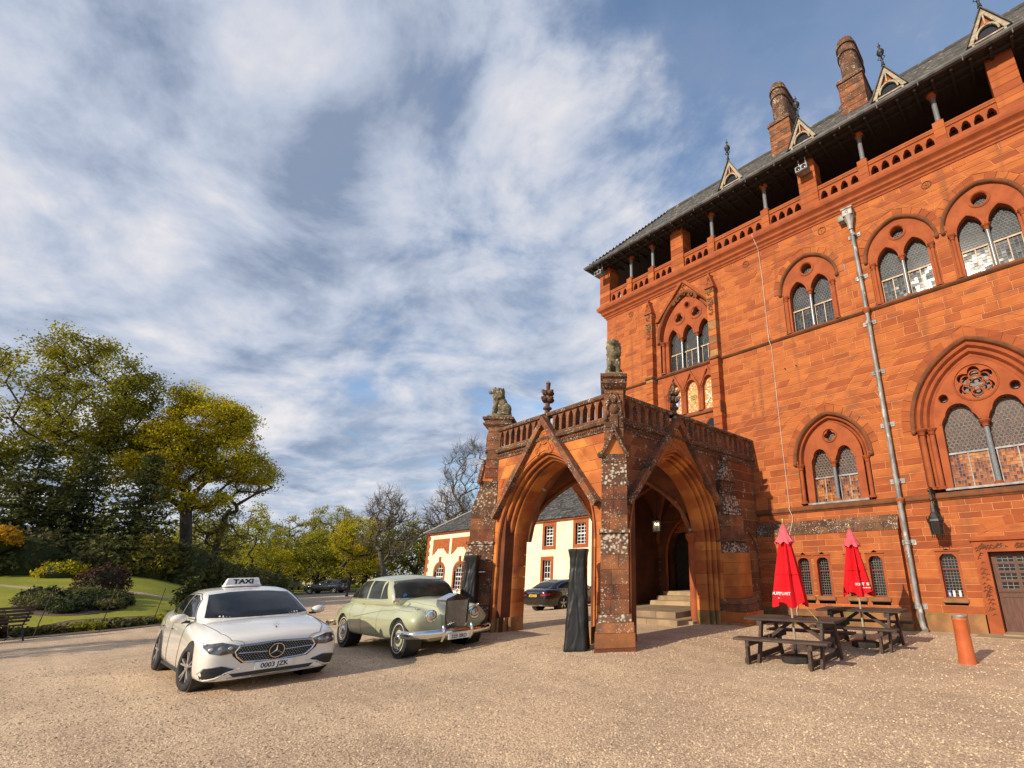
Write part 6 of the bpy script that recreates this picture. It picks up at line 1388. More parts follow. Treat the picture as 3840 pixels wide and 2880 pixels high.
def vintage():
    t = empty('vintage_car', (-12.55, 5.93, gz(-12.5, 5.6)), 'sage green vintage saloon with a tall upright grille and chrome bumpers', 'car')
    t.scale = (.95, .95, .965)
    St = [(x if x < 1.6 else 1.6+(x-1.6)*.90, [(0, zf), (ws-.1, zf), (ws, zs), (wm, zm), (wf, zt), (yc, zc_), ((yc+yv)/2-.02, (zc_*.35+zv*.65)), (yv-.04, zv-.03), (yh+.015, (zv+zh)/2), (yh-.02, zh), (0, z0)]) for x, zf, ws, zs, wm, zm, wf, zt, yc, zc_, yv, zv, yh, zh, z0 in (
     (2.27, .50, .46, .52, .74, .60, .77, .70, .62, .80, .40, .74, .28, .74, .74), (2.22, .42, .62, .44, .86, .60, .88, .74, .68, .90, .40, .80, .29, .82, .84), (2.02, .36, .76, .40, .93, .60, .93, .80, .71, .985, .42, .87, .30, 1.0, 1.06), (1.80, .34, .82, .38, .955, .60, .945, .83, .72, 1.01, .44, .90, .31, 1.06, 1.12),
     (1.50, .32, .87, .36, .97, .62, .95, .85, .73, 1.02, .46, .94, .34, 1.08, 1.14), (1.1, .30, .89, .34, .96, .62, .94, .84, .74, 1.01, .54, .97, .42, 1.10, 1.16), (.7, .28, .89, .32, .95, .62, .93, .82, .77, .985, .64, 1.02, .54, 1.11, 1.17), (.2, .28, .89, .32, .94, .62, .925, .80, .82, .965, .76, 1.03, .60, 1.06, 1.08),
     (-.6, .28, .89, .32, .94, .6, .925, .80, .84, .96, .78, 1.03, .6, 1.06, 1.08), (-1.05, .28, .89, .32, .95, .62, .94, .86, .84, .99, .76, 1.04, .6, 1.06, 1.08), (-1.5, .30, .89, .36, .97, .64, .955, .90, .82, 1.02, .68, 1.06, .5, 1.09, 1.11), (-2.0, .32, .87, .38, .94, .62, .90, .86, .74, .96, .58, 1.0, .44, 1.02, 1.04), (-2.42, .36, .80, .42, .84, .6, .79, .77, .62, .84, .48, .87, .36, .89, .90), (-2.66, .46, .6, .48, .66, .58, .62, .66, .48, .71, .36, .72, .26, .73, .73))]
    body = shell(St, 2, [(1.56, .36, .42, .60, 1.3), (1.56, .36, .42, -1.3, -.60), (-1.56, .36, .40, .60, 1.3), (-1.56, .36, .40, -1.3, -.60)]); tb = bvh(body); lmesh('body', body, 'sage_paint', t, 35)
    Tp = [(x, [(0, z0-.15), (w0, z0-.15), (w0, z0), (w1, z1), (w2+.05, z2-.07), (w2-.05, z2), (w2*.5, zc-.012), (0, zc)]) for x, w0, z0, w1, z1, w2, z2, zc in ((.92, .72, 1.06, .71, 1.09, .64, 1.12, 1.13), (.74, .80, 1.05, .77, 1.22, .70, 1.32, 1.34), (.44, .84, 1.05, .79, 1.36, .69, 1.54, 1.57), (-.1, .85, 1.05, .79, 1.40, .68, 1.60, 1.65), (-.7, .85, 1.05, .785, 1.40, .67, 1.60, 1.655), (-1.2, .84, 1.05, .765, 1.36, .64, 1.54, 1.59), (-1.65, .79, 1.04, .71, 1.24, .57, 1.38, 1.42), (-2.05, .68, 1.0, .60, 1.09, .47, 1.15, 1.17))]
    top = shell(Tp, 2); tt = bvh(top); lmesh('roof', top, 'sage_paint', t, 35)
    lmesh('windscreen', patch(tt, [(-.72, 1.14), (0, 1.12), (.72, 1.14), (.69, 1.38), (.60, 1.495), (0, 1.535), (-.60, 1.495), (-.69, 1.38)], 0, .006, 4), 'cabin_glass', t, 60)
    m = line_on(tt, [(-.73, 1.135), (0, 1.112), (.73, 1.135), (.70, 1.38), (.61, 1.505), (0, 1.545), (-.61, 1.505), (-.70, 1.38), (-.73, 1.135)], 0, 1, .008, .010); loc_ob('windscreen_trim', m, 'chrome', t, 60)
    m = MB(); h = tt.ray_cast(Vector((4, -.52, 1.18)), Vector((-1, 0, 0)))[0]; m.lathe([(.045, 0), (.045, .003)], (h.x+.008, -.52, 1.19), 16, ax=0); loc_ob('windscreen_disc', m, 'disc_blue', t)
    lmesh('rear_window', patch(tt, [(-.42, 1.2), (.42, 1.2), (.38, 1.42), (-.38, 1.42)], 0, .006, 3, -1), 'cabin_glass', t, 60)
    for s in (-1, 1):
        for k, pl in enumerate(([(.62, 1.13), (.30, 1.12), (.30, 1.50), (.40, 1.44)], [(.275, 1.12), (-.40, 1.12), (-.40, 1.525), (.20, 1.515)], [(-.50, 1.12), (-1.08, 1.12), (-1.10, 1.485), (-.95, 1.51), (-.50, 1.525)], [(-1.105, 1.12), (-1.60, 1.12), (-1.48, 1.31), (-1.30, 1.43), (-1.125, 1.475)])):
            lmesh('side_window', patch(tt, pl, 1, .006, 3, s), 'cabin_glass', t, 60)
        m = line_on(tt, [(.56, 1.105), (-1.60, 1.105)], 1, s, .007, .006); loc_ob('window_trim', m, 'chrome', t, 60)
        for pts in ([(.45, 1.08), (.46, .7), (.44, .34)], [(-.45, 1.08), (-.45, .7), (-.45, .33)], [(-1.25, 1.06), (-1.15, .85), (-1.08, .6), (-1.02, .34)]): m = line_on(tb, pts, 1, s, .004, .0015); loc_ob('door_seam', m, 'sage_dark', t)
        m = line_on(tb, [(1.98, s*.30), (1.2, s*.41), (.75, s*.54)], 2, 1, .006, .004); loc_ob('bonnet_trim', m, 'chrome', t)
        m = line_on(tb, [(1.9, .90), (1.2, .915), (.6, .88), (-.1, .80), (-.9, .70)], 1, s, .006, .001); loc_ob('swage_line', m, 'sage_dark', t)
        for x in (-.28, -.62): h = tb.ray_cast(Vector((x, s*3, .99)), Vector((0, -s, 0)))[0]; m = MB(); m.bbox(x-.09, x+.09, min(h.y, h.y+s*.03), max(h.y, h.y+s*.03), .975, 1.0, .008); loc_ob('door_handle', m, 'chrome', t)
        h = tb.ray_cast(Vector((4, s*.52, .80)), Vector((-1, 0, 0)))[0]
        L = empty('headlight', (h.x-.05, s*.52, .80)); L.parent = t
        m = MB(); m.lathe([(.125, 0), (.128, .06), (.122, .085), (.100, .09)], (0, 0, 0), 28, ax=0); loc_ob('lamp_rim', m, 'chrome', L, 50)
        m = MB(); m.lathe([(.097, .085), (.08, .10), (.04, .115), (.004, .12)], (0, 0, 0), 24, ax=0); loc_ob('lamp_lens', m, 'lamp_glass', L, 60)
        L = empty('fog_lamp', (2.13, s*.50, .46)); L.parent = t
        m = MB(); m.lathe([(.02, -.06), (.07, -.02), (.078, .03), (.07, .05)], (0, 0, 0), 20, ax=0); m.tube([(-.02, 0, -.06), (-.04, 0, -.14)], .014, 6); loc_ob('lamp_shell', m, 'chrome', L, 50)
        m = MB(); m.lathe([(.07, .045), (.05, .06), (.004, .068)], (0, 0, 0), 18, ax=0); loc_ob('lamp_lens', m, 'lamp_glass', L, 60)
        h = tb.ray_cast(Vector((1.95, s*.74, 3)), Vector((0, 0, -1)))[0]; m = MB(); m.ball((1.95, s*.74, h.z+.02), (.06, .025, .025), 8, 6); loc_ob('wing_lamp', m, 'chrome', t, 60)
        h = tb.ray_cast(Vector((1.02, s*.70, 3)), Vector((0, 0, -1)))[0]; m = MB(); m.tube([(1.02, s*.70, h.z), (1.04, s*.76, h.z+.10)], .010, 6); m.bbox(1.02, 1.06, s*.78-.075, s*.78+.075, h.z+.06, h.z+.16, .02); loc_ob('wing_mirror', m, 'chrome', t, 40)
        for x, r_ in ((1.56, .37), (-1.56, .37)): wheel(t, x, s*.80, .365, .20, s, 'classic'); m = MB(); m.lathe([(.395, s*.55), (.398, s*.88)], (x, 0, .36), 30, ax=1); m.lathe([(.395, s*.55), (.05, s*.55)], (x, 0, .36), 30, ax=1); loc_ob('wheel_well', m, 'plastic_black', t)
        m = MB(); m.tube([(2.38, s*.33, .30), (2.44, s*.33, .40), (2.45, s*.33, .54), (2.41, s*.33, .60)], [.03, .045, .045, .035], 10); loc_ob('overrider', m, 'chrome', t, 60)
    Rg = empty('radiator', (2.03, 0, .37)); Rg.parent = t
    m = MB(); m.grid([[(x, sy*w, z) for x, sy in ((.28, -1), (.28, 1), (-.1, 1), (-.1, -1))] for w, z in ((.235, .02), (.265, .35), (.28, .72))], closed=True, caps=True); loc_ob('shell', m, 'vane_metal', Rg)
    m = MB(); m.prism([(-.285, .72), (.285, .72), (.27, .76), (0, .86), (-.27, .76)], -.1, .30, 0); loc_ob('pediment', m, 'chrome', Rg)
    for k in range(-9, 10): y = k*.0272; m = MB(); m.bbox(.275, .30, y-.007, y+.007, .03, .725, .003); m.v = [(a, b*(.87+.13*(c/.72)), c) for a, b, c in m.v]; loc_ob('vane', m, 'chrome', Rg)
    m = MB()
    for s in (-1, 1): m.grid([[(x, s*(w+q), z) for x, q in ((.305, -.022), (.305, .008), (-.1, .008), (-.1, -.022))] for w, z in ((.238, .02), (.268, .35), (.283, .74))], closed=True, caps=True)
    m.box(.27, .305, -.24, .24, 0, .03); loc_ob('radiator_frame', m, 'chrome', Rg)
    m = MB(); m.lathe([(.03, 0), (.03, .015), (.012, .03), (.016, .06), (.02, .09), (.014, .115), (.010, .125), (.014, .14), (.004, .152)], (.22, 0, .835), 10); m.tube([(.21, 0, .93), (.16, .035, .955), (.10, .06, .95)], [.014, .012, .004], 5); m.tube([(.21, 0, .93), (.16, -.035, .955), (.10, -.06, .95)], [.014, .012, .004], 5); loc_ob('mascot', m, 'chrome', Rg, 60)
    for nm, xs in (('front_bumper', [(1.90, -.98), (2.18, -.96), (2.36, -.80), (2.43, -.4), (2.44, 0), (2.43, .4), (2.36, .80), (2.18, .96), (1.90, .98)]), ('rear_bumper', [(-2.35, -.97), (-2.6, -.93), (-2.78, -.6), (-2.80, 0), (-2.78, .6), (-2.6, .93), (-2.35, .97)])):
        m = MB(); rows = []
        for x, y in xs: n = Vector((x*(.3 if abs(y) > .9 else 1), y*1.2 if abs(y) > .9 else y*.2, 0)).normalized(); rows.append([(x+n.x*q, y+n.y*q, .46+z) for q, z in ((0, -.075), (.028, -.06), (.042, 0), (.028, .06), (0, .075), (-.012, 0))])
        m.grid(rows, closed=True, caps=True); loc_ob(nm, m, 'chrome', t, 60)
    plate_text(t, '225 2RD', 2.50, .38, .50, .115, 1, 'plate_white')
    m = MB(); m.bbox(1.9, 2.2, -.55, .55, .30, .42, .02); loc_ob('front_apron', m, 'sage_dark', t)
    m = MB(); m.tube([(.62, -.33, 1.15), (.45, -.33, 1.17)], .012, 5); m.lathe([(.18, 0), (.19, .008), (.18, .016)], (.42, -.33, 1.16), 24, ax=0); loc_ob('steering_wheel', m, 'plastic_black', t)
vintage()
def black_saloon():
    x, y = -21.2, 18.6
    t = empty('black_saloon', (x, y, gz(x, y)-.02), 'black saloon parked before the white house, seen through the porch arch', 'car', None, R(97))
    tb, tt = saloon(t, 'black_paint', 'car_glass')
    for s in (-1, 1):
        lmesh('tail_lamp', patch(tb, [(s*.45, .80), (s*.62, .83), (s*.86, .86), (s*.86, .77), (s*.60, .74), (s*.47, .76)], 0, .008, 3, -1), 'red_lamp', t, 60)
        m = MB(); m.bbox(-2.66, -2.60, s*.52-.10, s*.52+.10, .30, .36, .02); loc_ob('exhaust', m, 'chrome', t)
    m = line_on(tb, [(-.40, .88), (0, .895), (.40, .88)], 0, -1, .012, .008); loc_ob('boot_trim', m, 'chrome', t)
    h = tb.ray_cast(Vector((-4, 0, .76)), Vector((1, 0, 0)))[0]; plate_text(t, 'AM26 JCR', h.x-.02, .76, .52, .112, -1, 'plate_yellow')
    m = MB(); star(m, (h.x-.012, 0, .93), .04, -1, .004); loc_ob('star_emblem', m, 'chrome', t)
black_saloon()
def suv():
    x, y = -73.3, 23.9
    t = empty('black_suv', (x, y, gz(x, y)), 'black sport utility vehicle parked on the far drive by the trees', 'car', None, R(222))
    St = [(a, [(0, .28), (w-.1, .28), (w, .36), (w+.03, .7), (w, 1.0), (w-.14, zt), (0, zt+.03)]) for a, w, zt in ((2.36, .55, .86), (2.28, .80, .95), (2.0, .93, 1.03), (1.4, .98, 1.08), (.8, .98, 1.12), (0, .97, 1.10), (-1.4, .98, 1.12), (-2.1, .95, 1.14), (-2.35, .86, 1.12), (-2.42, .70, 1.0))]
    body = shell(St, 2, [(1.45, .38, .44, .6, 1.3), (1.45, .38, .44, -1.3, -.6), (-1.45, .38, .44, .6, 1.3), (-1.45, .38, .44, -1.3, -.6)]); tb = bvh(body); lmesh('body', body, 'black_paint', t, 35)
    Tp = [(a, [(0, .95), (w, .95), (w, 1.08), (w-.06, (1.08+z)/2), (w-.20, z), (0, z+.03)]) for a, w, z in ((.95, .80, 1.14), (.4, .88, 1.48), (-.2, .89, 1.68), (-1.2, .88, 1.72), (-1.9, .86, 1.68), (-2.2, .82, 1.4), (-2.35, .74, 1.16))]
    top = shell(Tp, 2); tt = bvh(top); lmesh('roof', top, 'black_paint', t, 35)
    lmesh('windscreen', patch(tt, [(-.66, 1.18), (.66, 1.18), (.55, 1.55), (-.55, 1.55)], 0, .006, 3), 'car_glass', t, 60); lmesh('rear_window', patch(tt, [(-.6, 1.22), (.6, 1.22), (.5, 1.52), (-.5, 1.52)], 0, .006, 3, -1), 'car_glass', t, 60)
    for s in (-1, 1):
        lmesh('side_window', patch(tt, [(.4, 1.16), (-.35, 1.16), (-.35, 1.56), (-.05, 1.55)], 1, .006, 3, s), 'cabin_glass', t, 60); lmesh('side_window', patch(tt, [(-.45, 1.16), (-1.75, 1.18), (-1.6, 1.48), (-1.2, 1.56), (-.45, 1.57)], 1, .006, 3, s), 'cabin_glass', t, 60)
        lmesh('tail_lamp', patch(tb, [(s*.40, .93), (s*.84, .96), (s*.84, .90), (s*.40, .88)], 0, .008, 2, -1), 'red_lamp', t, 60)
        for X in (1.45, -1.45): wheel(t, X, s*.84, .385, .25, s, 'alloy')
        m = MB(); m.ball((.62, s*1.04, 1.12), (.08, .11, .08), 10, 6); loc_ob('mirror', m, 'black_paint', t, 60)
    h = tb.ray_cast(Vector((-4, 0, .74)), Vector((1, 0, 0)))[0]; plate_text(t, 'SE24 KTO', h.x-.02, .72, .52, .112, -1, 'plate_yellow')
suv()
def four_by_four():
    x, y = -86.5, 23.6
    t = empty('old_four_by_four', (x, y, gz(x, y)+.2), 'dark green boxy four by four half hidden behind the shrubs and the taxi', 'car', None, R(150))
    m = MB(); m.bbox(-2.2, 2.2, -.88, .88, .45, 1.05, .06); m.bbox(1.1, 2.25, -.80, .80, 1.0, 1.15, .05); loc_ob('body', m, 'sage_dark', t, 40)
    m = MB(); m.grid([[(a, sy*w, z) for a, sy in ((f, -1), (f, 1), (-2.15, 1), (-2.15, -1))] for f, w, z in ((1.05, .84, 1.05), (.75, .74, 1.80), (.6, .66, 1.87))], closed=True, caps=True); loc_ob('cab', m, 'sage_dark', t, 30)
    for s in (-1, 1):
        for a, b in ((.55, -.25), (-.4, -1.0), (-1.15, -2.0)): m = MB(); m.add([(a, s*.815, 1.18), (b, s*.815, 1.18), (b, s*.765, 1.66), (a-.1, s*.765, 1.66)], [(0,1,2,3)]); m.v = [(p[0], p[1]+s*.015, p[2]) for p in m.v]; loc_ob('side_window', m, 'cabin_glass', t)
        for X in (1.3, -1.3): wheel(t, X, s*.76, .38, .22, s, 'alloy')
    m = MB(); m.box(-2.165, -2.155, -.6, .6, 1.2, 1.65); loc_ob('rear_window', m, 'cabin_glass', t)
four_by_four()
# ------------------------------------------------------------ white house behind the porch
YH = 24.0
def white_house():
    TH = lambda u, v, w: (u, YH-w, v)
    Hs = empty('white_house', (-34, YH+3, -.7), 'cream rendered house with red sandstone windows and grey slate roof behind the porch', 'house')
    b0, ev = -.9, 5.05; xl, xm, xr = -48.3, -32.0, -14.0
    wins = [(-29.75, 3.98, .52, .72, 0), (-26.3, 3.98, .52, .72, 0), (-29.9, .95, .46, 1.30, 0), (-26.3, .95, .46, 1.30, 0), (-22.5, 3.98, .52, .72, 0), (-18.5, 3.98, .52, .72, 0), (-22.5, .95, .46, 1.3, 0), (-45.55, 1.02, .80, .95, 1), (-42.05, 1.02, .80, .95, 1), (-38.5, 1.02, .80, .95, 1), (-35.0, 1.02, .80, .95, 1)]
    holes = []
    for x, z, hw, hh, arched in wins: holes.append(arch_pts(x, z+hh-.35, hw, .62, z-hh, 6) if arched else [(x-hw, z-hh), (x+hw, z-hh), (x+hw, z+hh), (x-hw, z+hh)])
    m = MB(TH); m.plate([[(xl, b0), (xr, b0), (xr, ev), (xl, ev)]]+holes, -.4, 0); ob('wall', m, 'render_white', Hs)
    m = MB(); m.box(xl, xl+.4, YH+.02, YH+9, b0, ev); m.box(xr-.4, xr, YH+.02, YH+9, b0, ev); m.box(xl, xr, YH+8.6, YH+9, b0, ev); ob('end_wall', m, 'render_white', Hs)
    m = MB(TH); m.box(xl-.02, xr, b0, -.35, -.02, .05); ob('base_course', m, 'soil', Hs)
    rr = random.Random(8)
    for x, z, hw, hh, arched in wins:
        W = empty('sash_window', (x, YH, z-hh), parent=Hs); m = MB(TH); f = .26
        if arched:
            m.plate([arch_pts(x, z+hh-.35, hw+f, .62+f, z-hh-.05, 8), arch_pts(x, z+hh-.35, hw, .62, z-hh+.001, 8)], -.12, .05); m.bbox(x-.16, x+.16, z+hh+.30, z+hh+.95, 0, .08, .01)
        else: m.plate([[(x-hw-f, z-hh-.25), (x+hw+f, z-hh-.25), (x+hw+f, z+hh+f), (x-hw-f, z+hh+f)], [(x-hw, z-hh), (x+hw, z-hh), (x+hw, z+hh), (x-hw, z+hh)]], -.12, .04)
        ob('surround', m, 'carved_stone', W)
        m = MB(TH); top = z+hh+(.27 if arched else 0)
        for k in range(5 if arched else 4): u = x-hw+2*hw*k/(4 if arched else 3); m.box(u-.022, u+.022, z-hh, top, -.22, -.17)
        n = 6
        for k in range(n+1): v = z-hh+(top-z+hh)*k/n; q = .05 if k in (0, n//2, n) else .02; m.box(x-hw, x+hw, v-q, v+q, -.225, -.168)
        ob('sash', m, 'print_white', W)
        m = MB(TH); m.box(x-hw, x+hw, z-hh, top+.05, -.24, -.235); ob('pane', m, 'car_glass', W)
    # red panels with ogee lower edge on the wing
    for u0, u1 in ((-47.15, -44.15), (-43.70, -40.60), (-40.15, -37.05), (-36.6, -33.5)):
        m = MB(TH); w = u1-u0; pts = [(u0, 4.55), (u1, 4.55), (u1, 3.10)]
        for k in range(13): t = k/12; x = u1-.15*w-.7*w*t; pts.append((x, 3.28+.42*math.sin(PI*t)**.8+(.12 if k in (3, 9) else 0)))
        pts.append((u0, 3.10)); m.plate([pts], 0, .03); ob('red_panel', m, 'sandstone', Hs)
    z = b0; k = 0
    while z < ev-.1: h = .36; m = MB(TH); m.tone = rr.random(); m.bbox(xl-.03, xl+(.55 if k % 2 else .34), z+.005, min(ev, z+h)-.005, -.3, .045, .01); ob('quoin', m, 'sandstone', Hs); z += h; k += 1
    m = MB(TH); m.box(xl-.25, xr, ev-.03, ev+.12, -.1, .22); ob('eaves_board', m, 'carved_stone', Hs)
    # roofs: hipped wing and taller main roof
    def roof_plane(name, P, Q, Rr, S, rows, wid):
        """slate rows over the quad P Q (eave) S R (ridge)"""
        P, Q, Rr, S = map(Vector, (P, Q, Rr, S)); s = MB(); n = (Q-P).cross(S-P).normalized()
        if n.z < 0: n = -n
        for i in range(rows):
            a, b = i/rows, min(1, (i+1.4)/rows); A0, A1 = P.lerp(S, a), Q.lerp(Rr, a); B0, B1 = P.lerp(S, b), Q.lerp(Rr, b); k = max(1, int((A1-A0).length/wid))
            for j in range(k):
                t0, t1 = j/k, (j+.95)/k; s.tone = rr.random(); q = rr.uniform(.02, .05)
                s.add([tuple(A0.lerp(A1, t0)+n*q), tuple(A0.lerp(A1, t1)+n*q), tuple(B0.lerp(B1, t1)), tuple(B0.lerp(B1, t0)), tuple(A0.lerp(A1, t0)-n*.02), tuple(A0.lerp(A1, t1)-n*.02)], [(0,1,2,3),(4,5,1,0)])
        s.tone = .2; s.add([tuple(P-n*.03), tuple(Q-n*.03), tuple(Rr-n*.03), tuple(S-n*.03)], [(0,1,2,3)]); ob(name, s, 'slate', Hs, kind='stuff', recalc=False)
    e = ev+.10; f = .35
    roof_plane('wing_slates', (xl-f, YH-f, e), (xm, YH-f, e), (xm, YH+4.3, 8.3), (xl+4.2, YH+4.3, 8.3), 18, .45)
    roof_plane('wing_slates', (xl-f, YH+9, e), (xl-f, YH-f, e), (xl+4.2, YH+4.3, 8.3), (xl+4.2, YH+4.4, 8.3), 18, .45)
    roof_plane('main_slates', (xm-.3, YH-f, e), (xr, YH-f, e), (xr, YH+4.6, 9.2), (xm+.3, YH+4.6, 9.2), 20, .42)
    m = MB(); m.tube([(xm+.3, YH+4.6, 9.25), (xr, YH+4.6, 9.25)], .12, 6); m.tube([(xl+4.2, YH+4.3, 8.35), (xm, YH+4.3, 8.35)], .12, 6); m.tube([(xl-f, YH-f, e+.05), (xl+4.2, YH+4.3, 8.35)], .10, 6); ob('ridge', m, 'lead', Hs)
    m = MB(); m.prism([(YH-.1, ev), (YH+9, ev), (YH+4.6, 9.1)], xm-.3, xm+.05, 0); ob('gable_wall', m, 'render_white', Hs)
    for x, y, z, h in ((-42.2, YH+2.6, 5.9, 3.1), (-31.6, YH+4.6, 7.9, 2.3)):
        m = MB(); m.bbox(x-1.0, x+1.0, y-.55, y+.55, z, z+h-.3, .02); m.bbox(x-1.1, x+1.1, y-.65, y+.65, z+h*.32, z+h*.32+.15, .02); m.bbox(x-1.12, x+1.12, y-.66, y+.66, z+h-.3, z+h, .03)
        K = ob('chimney', m, 'dark_stone', Hs); 
        for k in range(4): q = MB(); q.lathe([(.14, 0), (.12, .35), (.14, .38)], (x-.75+k*.5, y, z+h), 8); ob('chimney_pot', q, 'dark_stone', Hs).parent = K
white_house()
# ------------------------------------------------------------ vegetation
def leafmat(name, c1, c2, tr=.30): return pm(name, c1, c2, .35, .75, tone=1.1, spec=.25, transl=tr)
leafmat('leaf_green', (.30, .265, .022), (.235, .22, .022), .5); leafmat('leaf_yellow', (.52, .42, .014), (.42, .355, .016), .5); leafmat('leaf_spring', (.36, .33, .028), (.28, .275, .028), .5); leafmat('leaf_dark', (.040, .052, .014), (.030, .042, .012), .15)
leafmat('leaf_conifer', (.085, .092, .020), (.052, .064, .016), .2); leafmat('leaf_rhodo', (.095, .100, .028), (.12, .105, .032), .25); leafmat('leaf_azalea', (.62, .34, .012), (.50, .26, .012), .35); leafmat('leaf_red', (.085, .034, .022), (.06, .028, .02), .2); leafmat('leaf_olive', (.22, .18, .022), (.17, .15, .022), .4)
pm('bark', (.060, .046, .034), (.035, .028, .022), 3, .95, bump=.6, bscale=8); pm('bark_pale', (.13, .105, .078), (.085, .068, .052), 3, .95, bump=.5, bscale=8)
def np_mesh(name, V, F, mat, parent, tone=None, kind=None):
    me = bpy.data.meshes.new(name); n = len(F); k = F.shape[1]
    me.vertices.add(len(V)); me.vertices.foreach_set('co', V.astype(np.float32).ravel()); me.loops.add(n*k); me.loops.foreach_set('vertex_index', F.astype(np.int32).ravel())
    me.polygons.add(n); me.polygons.foreach_set('loop_start', np.arange(0, n*k, k, dtype=np.int32)); 
    if tone is not None: a = me.attributes.new('tone', 'FLOAT', 'FACE'); a.data.foreach_set('value', tone.astype(np.float32))
    me.update(calc_edges=True); me.validate(); return link(name, me, mat, parent, None, kind)
def limb_mesh(segs, sides=5):
    """segs array (n, 8): p0 p1 r0 r1"""
    S = np.array(segs); p0, p1, r0, r1 = S[:, :3], S[:, 3:6], S[:, 6], S[:, 7]; d = p1-p0; d /= np.maximum(1e-6, np.linalg.norm(d, axis=1))[:, None]
    ref = np.where(np.abs(d[:, 2:3]) > .9, np.array([[1., 0, 0]]), np.array([[0, 0, 1.]])); u = np.cross(d, ref); u /= np.linalg.norm(u, axis=1)[:, None]; w = np.cross(d, u)
    an = np.arange(sides)*2*PI/sides; c, s = np.cos(an), np.sin(an)
    ringv = u[:, None, :]*c[None, :, None]+w[:, None, :]*s[None, :, None]
    V = np.concatenate([(p0[:, None, :]+ringv*r0[:, None, None]), (p1[:, None, :]+ringv*r1[:, None, None])], axis=1).reshape(-1, 3)
    b = (np.arange(len(S))*2*sides)[:, None]; i = np.arange(sides); j = (i+1) % sides
    F = np.stack([b+i, b+j, b+sides+j, b+sides+i], axis=2).reshape(-1, 4); return V, F
def leaves(cent, spread, per, size, rng, flat=.6, up=.3):
    """clumps of leaf quads around centres"""
    n = len(cent)*per; c = np.repeat(cent, per, axis=0); sp = np.repeat(np.asarray(spread).reshape(-1, 1) if np.ndim(spread) else np.full((len(cent), 1), spread), per, axis=0)
    off = rng.normal(size=(n, 3))*sp*np.array([1, 1, flat])*.55; P = c+off
    nrm = rng.normal(size=(n, 3)); nrm[:, 2] += up*2; nrm /= np.linalg.norm(nrm, axis=1)[:, None]
    t = np.cross(nrm, rng.normal(size=(n, 3))); t /= np.maximum(1e-6, np.linalg.norm(t, axis=1))[:, None]; b = np.cross(nrm, t)
    sz = size*rng.uniform(.6, 1.35, size=(n, 1)); V = np.stack([P-t*sz, P-b*sz*.55, P+t*sz, P+b*sz*.55], axis=1).reshape(-1, 3)
    F = np.arange(4*n).reshape(-1, 4); ct = np.repeat(rng.uniform(0, 1, len(cent)), per); tone = np.clip(.55*ct+.45*rng.uniform(0, 1, n), 0, 1); return V, F, tone
def grow(base, trunk, targets, rng, r0, wig=.12, expo=.52, step=1.0, pref=.55):
    """attach every target to the nearest lower node; returns segs and tips"""
    nodes = [np.array(p, float) for p in trunk]; par = list(range(-1, len(trunk)-1)); root = nodes[0]
    order = np.argsort(np.linalg.norm(targets-nodes[-1], axis=1)); tips = []
    arr = np.zeros((len(trunk)+len(targets)*14, 3)); arr[:len(nodes)] = nodes; cnt = len(nodes)
    for t in targets[order]:
        A = arr[:cnt]; dv = t-A; dist = np.linalg.norm(dv, axis=1); pen = np.maximum(0, A[:, 2]-t[2]+.2)*1.5+pref*np.linalg.norm(A-nodes[min(2, len(trunk)-1)], axis=1)*0.25
        pen[:2] += 6; i = int(np.argmin(dist+pen)); L = dist[i]; k = max(1, int(L/step)); p = A[i].copy(); prev = i
        side = rng.normal(size=3)*wig*L; side[2] = abs(side[2])*.6
        for q in range(1, k+1):
            f = q/k; pt = p+(t-p)*f+side*math.sin(PI*f)+(rng.normal(size=3)*wig*.5 if q < k else 0)
            if cnt >= len(arr): arr = np.vstack([arr, np.zeros((500, 3))])
            arr[cnt] = pt; par.append(prev); prev = cnt; cnt += 1
        tips.append(prev)
    w = np.zeros(cnt); 
    for t in tips: w[t] += 1
    w = np.maximum(w, .35*0+w)
    for i in range(cnt-1, 0, -1): w[par[i]] += w[i]
    w = np.maximum(w, 1); rad = r0*(w/w[0])**expo
    segs = [(*arr[par[i]], *arr[i], rad[par[i]] if par[i] > 0 or i < 3 else rad[i]*1.2, rad[i]) for i in range(1, cnt)]
    segs = [(*s[:6], min(s[6], s[7]*1.7), s[7]) for s in segs]
    return segs, arr[:cnt], tips
def twigs(tipsP, dirs_from, rng, n, L, r):
    s = []
    for p in tipsP:
        d0 = p-dirs_from; d0 /= np.linalg.norm(d0)+1e-6
        for k in range(n):
            d = d0*.8+rng.normal(size=3)*.65; d[2] += .25; d /= np.linalg.norm(d); l = L*rng.uniform(.5, 1.2); m = p+d*l*.5+rng.normal(size=3)*l*.08; e = p+d*l+rng.normal(size=3)*l*.14
            s.append((*p, *m, r, r*.7)); s.append((*m, *e, r*.7, r*.35))
            for j in range(2): q = d+rng.normal(size=3)*.6; q /= np.linalg.norm(q); s.append((*m, *(m+q*l*.6), r*.55, r*.25))
    return s
def sample_blobs(blobs, rng, shellbias=.5):
    out = []
    for (cx, cy, cz, rx, ry, rz, n) in blobs:
        v = rng.normal(size=(n, 3)); v /= np.linalg.norm(v, axis=1)[:, None]; q = rng.uniform(0, 1, n)**(1/3.)*(1-shellbias)+shellbias*rng.uniform(.75, 1.02, n); out.append(np.array([cx, cy, cz])+v*q[:, None]*np.array([rx, ry, rz]))
    return np.concatenate(out)
